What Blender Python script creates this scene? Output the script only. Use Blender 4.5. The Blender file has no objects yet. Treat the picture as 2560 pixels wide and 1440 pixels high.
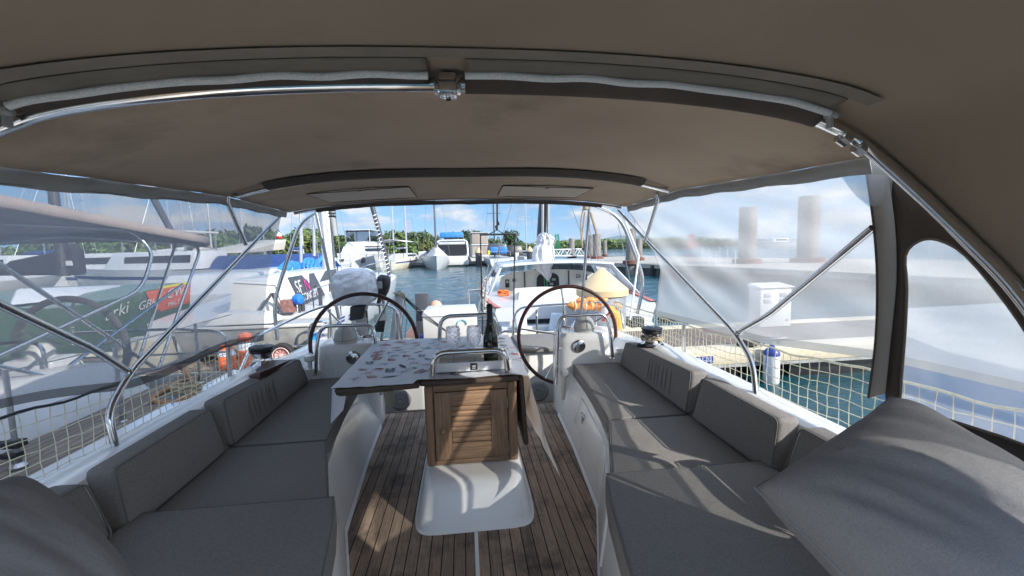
import bpy, bmesh, math, random
from mathutils import Vector, Matrix, Quaternion, noise
from math import sin, cos, pi, radians, sqrt, atan2, floor
random.seed(7)
SC = bpy.context.scene
COL = SC.collection
V = Vector
WATER = -0.8
# ------------------------------------------------------------------ camera
CAM = V((-0.005, 0, 1.4)); FPX = 1074.0
_ps, _th, _ro = radians(6.1), radians(5.4), radians(1.5)
_f0 = V((sin(_ps), cos(_ps), 0)); _r0 = V((cos(_ps), -sin(_ps), 0)); _z = V((0, 0, 1))
_f = _f0*cos(_th) - _z*sin(_th); _u0 = _f0*sin(_th) + _z*cos(_th)
_r = _r0*cos(_ro) - _u0*sin(_ro); _u = _u0*cos(_ro) + _r0*sin(_ro)
def at(px, py, x=None, y=None, z=None):
    """where the sight line through a point of the photograph meets the plane x, y or z = value"""
    d = _f + _r*((px-1280)/FPX) - _u*((py-720)/FPX)
    i, v = (0, x) if x is not None else (1, y) if y is not None else (2, z)
    return CAM + d*((v-CAM[i])/d[i])
cd = bpy.data.cameras.new('camera'); cam = bpy.data.objects.new('camera', cd); COL.objects.link(cam)
cd.sensor_width = 36; cd.lens = 36*FPX/2560; cd.clip_start = 0.02; cd.clip_end = 6000
cam.matrix_world = Matrix(((_r.x, _u.x, -_f.x, CAM.x), (_r.y, _u.y, -_f.y, CAM.y), (_r.z, _u.z, -_f.z, CAM.z), (0, 0, 0, 1)))
SC.camera = cam
# ------------------------------------------------------------------ node helpers
def new_mat(name):
    m = bpy.data.materials.new(name); m.use_nodes = True
    nt = m.node_tree; nt.nodes.clear()
    out = nt.nodes.new('ShaderNodeOutputMaterial')
    return m, nt, out
def N(nt, t, **k):
    n = nt.nodes.new('ShaderNode'+t)
    for a, v in k.items():
        if a.startswith('i_'):
            key = a[2:].replace('_', ' ')
            n.inputs[int(key) if key.isdigit() else key].default_value = v
        else: setattr(n, a, v)
    return n
def L(nt, a, b): nt.links.new(a, b)
def c4(c, k=1.0): return (min(1, c[0]*k), min(1, c[1]*k), min(1, c[2]*k), 1)
def mixc(nt, fac, a, b, mode='MIX'):
    n = nt.nodes.new('ShaderNodeMix'); n.data_type = 'RGBA'; n.blend_type = mode
    for s, v in ((n.inputs[0], fac), (n.inputs[6], a), (n.inputs[7], b)):
        if isinstance(v, (tuple, list, float, int)): s.default_value = v
        else: L(nt, v, s)
    return n.outputs[2]
def ramp(nt, src, stops):
    r = nt.nodes.new('ShaderNodeValToRGB'); cr = r.color_ramp
    while len(cr.elements) < len(stops): cr.elements.new(.5)
    for e, (p, c) in zip(cr.elements, stops):
        e.position = p; e.color = c if isinstance(c, tuple) else (c, c, c, 1)
    L(nt, src, r.inputs[0]); return r.outputs[0]
def math_n(nt, op, a, b=None, c=None):
    n = nt.nodes.new('ShaderNodeMath'); n.operation = op
    for i, v in enumerate((a, b, c)):
        if v is None: continue
        if isinstance(v, (int, float)): n.inputs[i].default_value = v
        else: L(nt, v, n.inputs[i])
    return n.outputs[0]
def coords(nt, scale=(1, 1, 1)):
    tc = N(nt, 'TexCoord'); mp = N(nt, 'Mapping'); mp.inputs['Scale'].default_value = scale
    L(nt, tc.outputs['Object'], mp.inputs[0]); return mp.outputs[0]
def noise_n(nt, vec, sc, det=4, rough=.55):
    n = N(nt, 'TexNoise'); n.inputs['Scale'].default_value = sc; n.inputs['Detail'].default_value = det
    n.inputs['Roughness'].default_value = rough; L(nt, vec, n.inputs['Vector']); return n.outputs['Fac']
MATS = {}
def mat(name, col, rough=.5, metal=0., var=.12, sc=6., bump=0., bsc=80., stretch=(1, 1, 1), spec=.5, dirt=None, coat=0.):
    """one plain surface: base colour with mottling, optional stains and a fine bump"""
    if name in MATS: return MATS[name]
    m, nt, out = new_mat(name); b = N(nt, 'BsdfPrincipled'); L(nt, b.outputs[0], out.inputs[0])
    vec = coords(nt, stretch)
    f = ramp(nt, noise_n(nt, vec, sc), [(.3, 0.), (.7, 1.)])
    c = mixc(nt, f, c4(col, 1-var), c4(col, 1+var))
    if dirt:
        d = ramp(nt, noise_n(nt, vec, dirt[1], 8, .65), [(dirt[3], 0.), (dirt[3]+.18, dirt[2])])
        c = mixc(nt, d, c, c4(dirt[0]))
    L(nt, c, b.inputs['Base Color'])
    b.inputs['Roughness'].default_value = rough; b.inputs['Metallic'].default_value = metal
    b.inputs['Specular IOR Level'].default_value = spec; b.inputs['Coat Weight'].default_value = coat
    if bump:
        bn = N(nt, 'Bump'); bn.inputs['Strength'].default_value = bump; bn.inputs['Distance'].default_value = .01
        L(nt, noise_n(nt, vec, bsc, 5), bn.inputs['Height']); L(nt, bn.outputs[0], b.inputs['Normal'])
    MATS[name] = m; return m
# ------------------------------------------------------------------ mesh builder
WL = {}
LOCAL = set()
class MB:
    def __init__(s): s.v = []; s.f = []; s.m = []; s.cur = 0
    def add(s, vs, fs):
        o = len(s.v); s.v += [V(p) for p in vs]
        for f in fs: s.f.append([i+o for i in f]); s.m.append(s.cur)
        return s
    def hexa(s, p):   # 4 bottom points ccw from above, 4 top points
        return s.add(p, [(3, 2, 1, 0), (4, 5, 6, 7), (0, 1, 5, 4), (1, 2, 6, 5), (2, 3, 7, 6), (3, 0, 4, 7)])
    def box(s, x0, x1, y0, y1, z0, z1):
        return s.hexa([(x0, y0, z0), (x1, y0, z0), (x1, y1, z0), (x0, y1, z0), (x0, y0, z1), (x1, y0, z1), (x1, y1, z1), (x0, y1, z1)])
    def prism(s, poly, off):
        n = len(poly); off = V(off); a = [V(p) for p in poly]
        return s.add(a+[p+off for p in a], [list(range(n))[::-1], list(range(n, 2*n))]+[(i, (i+1) % n, n+(i+1) % n, n+i) for i in range(n)])
    def tube(s, pts, r, n=8, closed=False, cap=True):
        pts = [V(p) for p in pts]; k = len(pts); rs = r if isinstance(r, (list, tuple)) else [r]*k
        t = []
        for i in range(k):
            a = pts[(i-1) % k] if closed or i else pts[i]; b = pts[(i+1) % k] if closed or i < k-1 else pts[i]
            d = b-a; t.append(d.normalized() if d.length > 1e-9 else V((0, 0, 1)))
        ref = V((0, 0, 1)) if abs(t[0].z) < .9 else V((1, 0, 0))
        nrm = (ref - t[0]*ref.dot(t[0])).normalized(); vs = []
        for i in range(k):
            nn = nrm - t[i]*nrm.dot(t[i])
            if nn.length > 1e-6: nrm = nn.normalized()
            bi = t[i].cross(nrm)
            for j in range(n):
                a = 2*pi*j/n; vs.append(pts[i] + (nrm*cos(a)+bi*sin(a))*rs[i])
        fs = [(i*n+j, i*n+(j+1) % n, ((i+1) % k)*n+(j+1) % n, ((i+1) % k)*n+j) for i in range(k if closed else k-1) for j in range(n)]
        if cap and not closed: fs += [list(range(n))[::-1], list(range((k-1)*n, k*n))]
        return s.add(vs, fs)
    def lathe(s, prof, o=(0, 0, 0), d=(0, 0, 1), n=24):
        d = V(d).normalized(); ref = V((0, 0, 1)) if abs(d.z) < .9 else V((1, 0, 0))
        a = (ref-d*ref.dot(d)).normalized(); b = d.cross(a); o = V(o); vs = []
        for r, h in prof:
            for j in range(n): vs.append(o+d*h+(a*cos(2*pi*j/n)+b*sin(2*pi*j/n))*max(r, 1e-5))
        k = len(prof); fs = [(i*n+j, i*n+(j+1) % n, (i+1)*n+(j+1) % n, (i+1)*n+j) for i in range(k-1) for j in range(n)]
        return s.add(vs, fs)
    def grid(s, fn, nu, nv):
        vs = [fn(i/nu, j/nv) for i in range(nu+1) for j in range(nv+1)]
        return s.add(vs, [(i*(nv+1)+j, (i+1)*(nv+1)+j, (i+1)*(nv+1)+j+1, i*(nv+1)+j+1) for i in range(nu) for j in range(nv)])
    def build(s, name, mats, parent=None, smooth=True, bevel=0, seg=2, solid=0, ang=38, recalc=True, weld=0):
        me = bpy.data.meshes.new(name); off = V((0, 0, 0))
        if parent is not None and parent.name not in LOCAL: off = WL[parent.name]
        bm = bmesh.new(); bv = [bm.verts.new(p-off) for p in s.v]
        for f, mi in zip(s.f, s.m):
            try: bf = bm.faces.new([bv[i] for i in f]); bf.material_index = mi
            except ValueError: pass
        if weld: bmesh.ops.remove_doubles(bm, verts=bm.verts, dist=weld)
        if recalc: bmesh.ops.recalc_face_normals(bm, faces=bm.faces)
        if bevel:
            ed = [e for e in bm.edges if len(e.link_faces) == 2 and e.calc_face_angle(0) > radians(28)]
            bmesh.ops.bevel(bm, geom=ed, offset=bevel, segments=seg, affect='EDGES', profile=.5, clamp_overlap=True)
        for f in bm.faces: f.smooth = smooth
        bm.to_mesh(me); bm.free()
        for m in (mats if isinstance(mats, (list, tuple)) else [mats]): me.materials.append(m)
        if smooth: me.set_sharp_from_angle(angle=radians(ang))
        o = bpy.data.objects.new(name, me); COL.objects.link(o)
        if solid:
            md = o.modifiers.new('solid', 'SOLIDIFY'); md.thickness = solid; md.offset = 0
        if parent is not None:
            o.parent = parent
            WL[o.name] = off
            if parent.name in LOCAL: LOCAL.add(o.name)
        else: WL[o.name] = V((0, 0, 0))
        return o
def tag(o, label=None, cat=None, group=None, kind=None):
    if label: o['label'] = label
    if cat: o['category'] = cat
    if group: o['group'] = group
    if kind: o['kind'] = kind
    return o
def thing(name, label, cat, loc=(0, 0, 0), group=None, rotz=None):
    """an Empty at the base of a thing; with rotz its children are built in local coordinates"""
    o = bpy.data.objects.new(name, None); COL.objects.link(o); o.location = loc
    if rotz is not None: o.rotation_euler = (0, 0, rotz); LOCAL.add(o.name)
    WL[o.name] = V(loc); return tag(o, label, cat, group)
def kids(o): return [c for c in bpy.data.objects if c.parent == o]
def dup(o, loc=None, rotz=None, label=None, parent=None, scale=None):
    c = o.copy(); COL.objects.link(c)
    if parent is not None: c.parent = parent
    if loc is not None: c.location = loc
    if rotz is not None: c.rotation_euler = (0, 0, rotz)
    if scale is not None: c.scale = (scale,)*3 if isinstance(scale, (int, float)) else scale
    if label: c['label'] = label
    for k in kids(o): dup(k, parent=c)
    return c
def lerp(tab, x):
    if x <= tab[0][0]: return tab[0][1]
    for (a, p), (b, q) in zip(tab, tab[1:]):
        if x <= b: return p+(q-p)*(x-a)/(b-a)
    return tab[-1][1]
def smooth_path(pts, n=6, closed=False):
    pts = [V(p) for p in pts]; k = len(pts); out = []
    for i in range(k if closed else k-1):
        g = lambda j: pts[j % k] if closed else pts[max(0, min(k-1, j))]
        p0, p1, p2, p3 = g(i-1), g(i), g(i+1), g(i+2)
        for j in range(n):
            t = j/n
            out.append(.5*((2*p1)+(p2-p0)*t+(2*p0-5*p1+4*p2-p3)*t*t+(3*p1-p0-3*p2+p3)*t**3))
    if not closed: out.append(pts[-1])
    return out
def bent(pts, r=.08, n=5):
    """a tube line with rounded corners"""
    pts = [V(p) for p in pts]; out = [pts[0]]
    for a, b, c in zip(pts, pts[1:], pts[2:]):
        d1, d2 = (a-b), (c-b); q = min(r, d1.length*.45, d2.length*.45)
        p, s = b+d1.normalized()*q, b+d2.normalized()*q
        for i in range(n+1):
            t = i/n; out.append(p*(1-t)**2+b*2*t*(1-t)+s*t*t)
    return out+[pts[-1]]
def lettering(text, size, m, parent, o, xd, up, name='lettering', ext=.002, align='LEFT', shear=0., spacing=1.0):
    """the written characters as thin raised letters lying in the plane xd/up"""
    cu = bpy.data.curves.new('letters', 'FONT'); cu.body = text; cu.size = size; cu.extrude = ext/2; cu.align_x = align
    cu.shear = shear; cu.space_character = spacing; cu.resolution_u = 3
    ob = bpy.data.objects.new('letters', cu); COL.objects.link(ob)
    dg = bpy.context.evaluated_depsgraph_get(); me = bpy.data.meshes.new_from_object(ob.evaluated_get(dg))
    xd = V(xd).normalized(); up = V(up); up = (up-xd*up.dot(xd)).normalized(); nz = xd.cross(up); o = V(o)
    b = MB(); b.add([o+xd*v.co.x+up*v.co.y+nz*v.co.z for v in me.vertices], [list(p.vertices) for p in me.polygons])
    bpy.data.objects.remove(ob); bpy.data.curves.remove(cu); bpy.data.meshes.remove(me)
    return b.build(name, m, parent, smooth=False, recalc=False)
# ------------------------------------------------------------------ materials
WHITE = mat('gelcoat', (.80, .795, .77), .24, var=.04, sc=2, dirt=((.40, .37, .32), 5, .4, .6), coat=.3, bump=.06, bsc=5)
HULLW = mat('gelcoat_dimmed_for_sun', (.56, .57, .58), .25, var=.05, sc=1.5, dirt=((.36, .34, .30), 3, .35, .6), coat=.3)  # same white as gelcoat, colour darkened so sunlit outer boats do not clip
HULLPAINT = mat('white_paint_dimmed_for_sun', (.60, .60, .60), .45, var=.04)  # white paint, colour darkened likewise to offset the strong sun
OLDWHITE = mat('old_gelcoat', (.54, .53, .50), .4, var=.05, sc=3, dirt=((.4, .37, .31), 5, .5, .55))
STEEL = mat('polished_steel', (.62, .62, .62), .12, 1., var=.06, sc=20)
DULLSTEEL = mat('dull_steel', (.42, .42, .42), .32, 1., var=.15, sc=20)
BLACK = mat('black_plastic', (.015, .015, .017), .4, var=.2)
RUBBER = mat('black_rubber', (.02, .02, .02), .75, var=.3)
DARKLEATHER = mat('oxblood_leather', (.050, .012, .010), .36, var=.25, sc=25, bump=.2, bsc=150)
CANVAS = mat('taupe_canvas', (.43, .335, .25), .9, var=.08, sc=1.6, bump=.25, bsc=300, dirt=((.12, .10, .085), 1.3, .55, .56), spec=.1)
HOODCANVAS = mat('hood_canvas', (.28, .225, .172), .9, var=.1, sc=1.6, bump=.25, bsc=300, dirt=((.15, .125, .105), 1.5, .5, .56), spec=.1)
CANVAS_DARK = mat('dark_canvas', (.085, .07, .06), .85, var=.12, sc=4, bump=.2, bsc=200, spec=.15)
CANVAS_GREY = mat('grey_canvas_band', (.36, .36, .35), .85, var=.08, sc=8, bump=.15, bsc=200, spec=.15)
FABRIC = mat('taupe_outdoor_fabric', (.222, .210, .198), .95, var=.17, sc=190, bump=.55, bsc=13, spec=.08, dirt=((.15, .135, .12), 3, .5, .6))
PILLOW = mat('grey_brushed_fabric', (.235, .23, .235), .95, var=.12, sc=260, bump=.5, bsc=11, spec=.1)
ROPEW = mat('white_rope', (.62, .60, .55), .8, var=.25, sc=120, bump=.4, bsc=200)
ROPEB = mat('black_rope', (.02, .022, .028), .8, var=.5, sc=90, bump=.5, bsc=160)
ROPETAN = mat('tan_rope', (.36, .29, .19), .85, var=.35, sc=90, bump=.5, bsc=150)
ROPEBROWN = mat('rusty_hose', (.33, .17, .07), .7, var=.35, sc=30)
NETCORD = mat('net_cord', (.60, .57, .42), .8, var=.2, sc=40)
BLUETARP = mat('blue_tarp', (.02, .17, .50), .55, var=.3, sc=7, bump=.8, bsc=9)
NAVY = mat('navy_canvas', (.015, .045, .16), .8, var=.2, sc=4)
ORANGE = mat('orange_canvas', (.75, .30, .09), .7, var=.15, sc=12, bump=.4, bsc=30)
RED = mat('red_plastic', (.55, .05, .04), .4, var=.15)
CONE_O = mat('orange_plastic', (.80, .16, .06), .45, var=.12)
REFLECT = mat('silver_reflective_band', (.6, .62, .66), .3, .3, var=.1)
GREYPAINT = mat('grey_paint', (.30, .31, .31), .5, var=.1)
ALU = mat('weathered_aluminium', (.36, .36, .34), .5, .35, var=.22, sc=8, dirt=((.2, .18, .15), 9, .5, .55))
CREAM = mat('cream_boards', (.58, .50, .36), .8, var=.18, sc=10, bump=.3, bsc=40, stretch=(1, 6, 6), dirt=((.27, .22, .16), 6, .6, .58))
BLUEPLATE = mat('blue_plate', (.02, .05, .25), .35, var=.05)
WHITEPAINT = mat('white_paint', (.8, .8, .8), .4, var=.03)
DARKPAINT = mat('charcoal_paint', (.055, .056, .065), .35, var=.1)
MAGENTA = mat('magenta_print', (.5, .03, .22), .4, var=.05)
YELLOW = mat('yellow_paint', (.75, .62, .03), .5, var=.1)
DARKGLASS = mat('dark_glazing', (.012, .014, .018), .06, var=.1)
BEIGECONE = mat('beige_fibreglass', (.60, .44, .24), .55, var=.08, sc=4, dirt=((.45, .33, .18), 5, .3, .6))
GALV = mat('galvanised_steel', (.34, .36, .38), .5, .4, var=.18, sc=5, dirt=((.18, .18, .17), 4, .5, .55))
WOODPILE = mat('weathered_timber', (.20, .18, .16), .9, var=.35, sc=3, bump=.6, bsc=20, stretch=(5, 5, .6), dirt=((.46, .45, .43), 2.2, .7, .58))
CONCRETE = mat('stained_concrete', (.36, .33, .28), .9, var=.2, sc=2.5, bump=.4, bsc=30, dirt=((.13, .11, .09), 1.5, .7, .52))
DARKWALL = mat('dark_quay_face', (.05, .05, .048), .6, var=.5, sc=2, stretch=(3, 3, .5))  # dark face with upright streaks of tone
GREENHULL = mat('green_hull', (.075, .14, .09), .3, var=.06)
ORANGEHULL = mat('red_orange_hull', (.62, .10, .03), .35, var=.06)
SAILWHITE = mat('white_sailcloth', (.50, .50, .51), .75, var=.06, sc=4, bump=1., bsc=5)
SILVERTARP = mat('silver_tarp', (.60, .61, .63), .5, .03, var=.12, sc=5, bump=1., bsc=7)
MASTALU = mat('anodised_mast', (.50, .51, .53), .35, .5, var=.1)
MASTDARK = mat('carbon_mast', (.05, .05, .055), .4, var=.2)
GREENSTEEL = mat('green_steel', (.01, .22, .10), .5, var=.1)
CREAMCOVER = mat('cream_sailcloth', (.54, .50, .43), .75, var=.08, sc=4, bump=.4, bsc=14)
WIRE = mat('rigging_wire', (.30, .31, .33), .35, .6, var=.1)
BARK = mat('bark', (.11, .09, .07), .9, var=.3)
def teak(name, col, plank, cdark, blot, along='y', gap=.09, line=(.012, .011, .011)):
    m, nt, out = new_mat(name); b = N(nt, 'BsdfPrincipled'); L(nt, b.outputs[0], out.inputs[0])
    tc = N(nt, 'TexCoord'); sp = N(nt, 'SeparateXYZ'); L(nt, tc.outputs['Object'], sp.inputs[0])
    ax = {'y': 0, 'x': 1}[along]; q = math_n(nt, 'DIVIDE', sp.outputs[ax], plank)
    idx = math_n(nt, 'FLOOR', q); fr = math_n(nt, 'FRACT', q)
    wn = N(nt, 'TexWhiteNoise'); wn.noise_dimensions = '1D'; L(nt, idx, wn.inputs['W'])
    mp = N(nt, 'Mapping'); L(nt, tc.outputs['Object'], mp.inputs[0])
    mp.inputs['Scale'].default_value = (60, 3.0, 3) if along == 'y' else (3.0, 60, 3)
    av = N(nt, 'VectorMath', operation='ADD'); L(nt, mp.outputs[0], av.inputs[0]); L(nt, wn.outputs['Color'], av.inputs[1])
    grain = noise_n(nt, av.outputs[0], 2.2, 8, .7)
    g = ramp(nt, grain, [(.25, 0.), (.75, 1.)])
    c = mixc(nt, g, c4(col, .5), c4(col, 1.35))
    pl = ramp(nt, wn.outputs['Value'], [(0., .72), (1., 1.2)])
    c = mixc(nt, 1., c, pl, 'MULTIPLY')
    st = ramp(nt, noise_n(nt, tc.outputs['Object'], 3.2, 9, .72), [(.47, 0.), (.66, blot)])
    c = mixc(nt, st, c, c4(cdark))
    lm = math_n(nt, 'LESS_THAN', fr, gap)
    c = mixc(nt, lm, c, c4(line)); L(nt, c, b.inputs['Base Color'])
    b.inputs['Roughness'].default_value = .75; b.inputs['Specular IOR Level'].default_value = .25
    bn = N(nt, 'Bump'); bn.inputs['Strength'].default_value = .5; bn.inputs['Distance'].default_value = .006
    L(nt, math_n(nt, 'SUBTRACT', grain, lm), bn.inputs['Height']); L(nt, bn.outputs[0], b.inputs['Normal'])
    return m
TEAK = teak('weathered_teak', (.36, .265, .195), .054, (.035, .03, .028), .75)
TEAKDARK = teak('dark_teak', (.105, .055, .04), .054, (.03, .022, .02), .6, line=(.5, .48, .44), gap=.10)  # darker red-brown teak with pale seams
TEAKGREY = teak('grey_teak', (.26, .215, .18), .06, (.10, .085, .07), .5)
DOCKWOOD = teak('dock_planks', (.185, .14, .115), .145, (.09, .07, .06), .5, gap=.05)
def wood(name, col, stretch):
    m, nt, out = new_mat(name); b = N(nt, 'BsdfPrincipled'); L(nt, b.outputs[0], out.inputs[0])
    vec = coords(nt, stretch); n1 = noise_n(nt, vec, 3., 8, .65)
    c = mixc(nt, ramp(nt, n1, [(.3, 0.), (.7, 1.)]), c4(col, .55), c4(col, 1.3))
    d = ramp(nt, noise_n(nt, coords(nt), 5., 6, .6), [(.5, 0.), (.75, .55)])
    c = mixc(nt, d, c, c4(col, .4)); L(nt, c, b.inputs['Base Color']); b.inputs['Roughness'].default_value = .6
    bn = N(nt, 'Bump'); bn.inputs['Strength'].default_value = .25; bn.inputs['Distance'].default_value = .004
    L(nt, n1, bn.inputs['Height']); L(nt, bn.outputs[0], b.inputs['Normal']); return m
OAKV = wood('teak_cabinet_upright', (.29, .175, .10), (28, 28, 1.6))
OAKH = wood('teak_cabinet_rail', (.28, .17, .097), (1.6, 28, 28))
DARKEDGE = wood('dark_table_edge', (.075, .05, .035), (2, 20, 20))
def screen(name, fac, col, trans, sc=220.):
    """woven shade cloth: holes between threads that scatter and pass light"""
    m, nt, out = new_mat(name)
    t = N(nt, 'BsdfTransparent'); d = N(nt, 'BsdfDiffuse'); r = N(nt, 'BsdfTranslucent')
    for q in (d, r): q.inputs[0].default_value = c4(col)
    m1 = N(nt, 'MixShader'); m1.inputs[0].default_value = trans; L(nt, d.outputs[0], m1.inputs[1]); L(nt, r.outputs[0], m1.inputs[2])
    vec = coords(nt, (1, 1, 1)); st = coords(nt, (1, 12, 3))
    a = noise_n(nt, st, 30., 3); w = noise_n(nt, vec, 2.2, 5)
    f = math_n(nt, 'ADD', fac, math_n(nt, 'ADD', math_n(nt, 'MULTIPLY', math_n(nt, 'SUBTRACT', a, .5), .16), math_n(nt, 'MULTIPLY', math_n(nt, 'SUBTRACT', w, .5), .2)))
    m2 = N(nt, 'MixShader'); L(nt, f, m2.inputs[0]); L(nt, t.outputs[0], m2.inputs[1]); L(nt, m1.outputs[0], m2.inputs[2])
    L(nt, m2.outputs[0], out.inputs[0]); return m
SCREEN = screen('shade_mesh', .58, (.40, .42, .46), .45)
SCREEN_R = screen('shade_mesh_sun_tint', .56, (.68, .69, .70), .45)  # paler copy of the mesh, the sun's glow put into its colour
def clear(name, fac, tint, gloss=.06, haze=.12):
    m, nt, out = new_mat(name); t = N(nt, 'BsdfTransparent'); t.inputs[0].default_value = c4(tint)
    d = N(nt, 'BsdfTranslucent'); d.inputs[0].default_value = (.8, .8, .8, 1); g = N(nt, 'BsdfGlossy'); g.inputs['Roughness'].default_value = gloss
    m1 = N(nt, 'MixShader'); n = noise_n(nt, coords(nt), 6., 4)
    L(nt, math_n(nt, 'MULTIPLY', n, haze*2), m1.inputs[0]); L(nt, t.outputs[0], m1.inputs[1]); L(nt, d.outputs[0], m1.inputs[2])
    fr = N(nt, 'Fresnel'); fr.inputs[0].default_value = 1.3
    bn = N(nt, 'Bump'); bn.inputs['Strength'].default_value = .15; L(nt, noise_n(nt, coords(nt), 9., 3), bn.inputs['Height']); L(nt, bn.outputs[0], g.inputs['Normal'])
    m2 = N(nt, 'MixShader'); L(nt, fr.outputs[0], m2.inputs[0]); L(nt, m1.outputs[0], m2.inputs[1]); L(nt, g.outputs[0], m2.inputs[2])
    L(nt, m2.outputs[0], out.inputs[0]); return m
VINYL = clear('clear_vinyl', .1, (.93, .95, .95), .06, .22)
WINDOWCLEAR = clear('tinted_window', .1, (.6, .64, .68), .03, .02)
def glass(name, col, rough=.02, ior=1.45):
    m, nt, out = new_mat(name); g = N(nt, 'BsdfGlass'); g.inputs['Color'].default_value = c4(col); g.inputs['Roughness'].default_value = rough; g.inputs['IOR'].default_value = ior
    t = N(nt, 'BsdfTransparent'); t.inputs[0].default_value = c4(col, .95)
    mx = N(nt, 'MixShader'); mx.inputs[0].default_value = .35; L(nt, g.outputs[0], mx.inputs[1]); L(nt, t.outputs[0], mx.inputs[2])
    L(nt, mx.outputs[0], out.inputs[0]); return m
CRYSTAL = glass('moulded_clear_glass', (.97, .98, 1.))
BOTTLEGLASS = mat('dark_bottle_glass', (.010, .014, .006), .05, var=.1, spec=.6)
FOIL = mat('black_foil', (.012, .012, .014), .3, .3, var=.2, bump=.4, bsc=60)
def foliage(name, col):
    m, nt, out = new_mat(name); b = N(nt, 'BsdfPrincipled'); L(nt, b.outputs[0], out.inputs[0])
    oi = N(nt, 'ObjectInfo'); geo = N(nt, 'NewGeometry')
    c = mixc(nt, geo.outputs['Random Per Island'], c4(col, .55), c4((col[0]*1.75, col[1]*1.45, col[2]*.95)))
    hs = N(nt, 'HueSaturation'); L(nt, c, hs.inputs['Color'])
    L(nt, math_n(nt, 'ADD', math_n(nt, 'MULTIPLY', oi.outputs['Random'], .05), .475), hs.inputs['Hue'])
    L(nt, math_n(nt, 'ADD', math_n(nt, 'MULTIPLY', oi.outputs['Random'], .5), .75), hs.inputs['Value'])
    L(nt, hs.outputs[0], b.inputs['Base Color']); b.inputs['Roughness'].default_value = .6
    b.inputs['Subsurface Weight'].default_value = 0; return m
LEAF = foliage('mangrove_leaves', (.075, .125, .022))
LEAFD = foliage('dark_leaves', (.035, .075, .02))
# ------------------------------------------------------------------ light, sky
SUN = V((sin(radians(50)), -cos(radians(50)), 0))*cos(radians(28.5)) + V((0, 0, sin(radians(28.5))))
ld = bpy.data.lights.new('sun', 'SUN'); ld.energy = 3.9; ld.angle = radians(.5); ld.color = (1., .955, .88)
lo = bpy.data.objects.new('sun', ld); COL.objects.link(lo); lo.rotation_euler = (-SUN).to_track_quat('-Z', 'Y').to_euler(); lo.location = (30, -40, 40)
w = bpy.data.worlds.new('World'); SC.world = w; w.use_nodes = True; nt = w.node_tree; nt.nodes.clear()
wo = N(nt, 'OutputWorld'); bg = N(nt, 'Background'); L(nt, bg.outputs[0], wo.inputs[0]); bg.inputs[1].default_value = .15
sky = N(nt, 'TexSky'); sky.sky_type = 'NISHITA'; sky.sun_disc = False; sky.sun_elevation = radians(28.5); sky.sun_rotation = atan2(SUN.x, SUN.y)
sky.air_density = 1.2; sky.dust_density = .6; sky.ozone_density = 2.0
tc = N(nt, 'TexCoord'); sp = N(nt, 'SeparateXYZ'); L(nt, tc.outputs['Generated'], sp.inputs[0])
lift = N(nt, 'CombineXYZ'); L(nt, sp.outputs[0], lift.inputs[0]); L(nt, sp.outputs[1], lift.inputs[1])
L(nt, math_n(nt, 'ADD', math_n(nt, 'MULTIPLY', math_n(nt, 'MAXIMUM', sp.outputs[2], 0.), .8), .20), lift.inputs[2])
ln = N(nt, 'VectorMath', operation='NORMALIZE'); L(nt, lift.outputs[0], ln.inputs[0]); L(nt, ln.outputs[0], sky.inputs[0])
hs = N(nt, 'HueSaturation'); hs.inputs['Saturation'].default_value = 1.3; hs.inputs['Value'].default_value = .86; L(nt, sky.outputs[0], hs.inputs['Color'])
def cloudn(off):
    mp = N(nt, 'Mapping'); L(nt, tc.outputs['Generated'], mp.inputs[0]); mp.inputs['Scale'].default_value = (5.0, 5.0, 12.); mp.inputs['Location'].default_value = (off[0]+1.3, off[1]+.4, off[2]+2.)
    return noise_n(nt, mp.outputs[0], 1.15, 10, .56)
cn = cloudn((0, 0, 0)); cn2 = cloudn((.10, -.14, .30))
mask = ramp(nt, cn, [(.45, 0.), (.57, 1.)])
shade = ramp(nt, math_n(nt, 'ADD', math_n(nt, 'MULTIPLY', math_n(nt, 'SUBTRACT', cn, cn2), 2.6), .5), [(.22, (1.65, 2.0, 2.7, 1)), (.5, (2.6, 2.9, 3.4, 1)), (.75, (4.1, 4.1, 4.05, 1))])
skyc = mixc(nt, mask, hs.outputs[0], shade)
sky_fill = N(nt, 'VectorMath', operation='SCALE'); L(nt, skyc, sky_fill.inputs[0]); L(nt, math_n(nt, 'ADD', .9, math_n(nt, 'MULTIPLY', math_n(nt, 'SMOOTH_MIN', math_n(nt, 'MAXIMUM', math_n(nt, 'SUBTRACT', sp.outputs[2], .14), 0.), .35, .1), 4.2)), sky_fill.inputs['Scale'])  # sky brightened higher up as added fill light for the covered cockpit
L(nt, sky_fill.outputs[0], bg.inputs[0])
vs = SC.view_settings; vs.view_transform = 'Standard'; vs.look = 'None'; vs.gamma = 1; vs.use_curve_mapping = False; vs.exposure = .74
cy = SC.cycles; cy.max_bounces = 10; cy.transparent_max_bounces = 24; cy.diffuse_bounces = 5; cy.glossy_bounces = 4; cy.transmission_bounces = 8
cy.caustics_reflective = False; cy.caustics_refractive = False; cy.sample_clamp_indirect = 6
SC.render.film_transparent = False
try: cy.use_denoising = True
except Exception: pass
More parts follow.
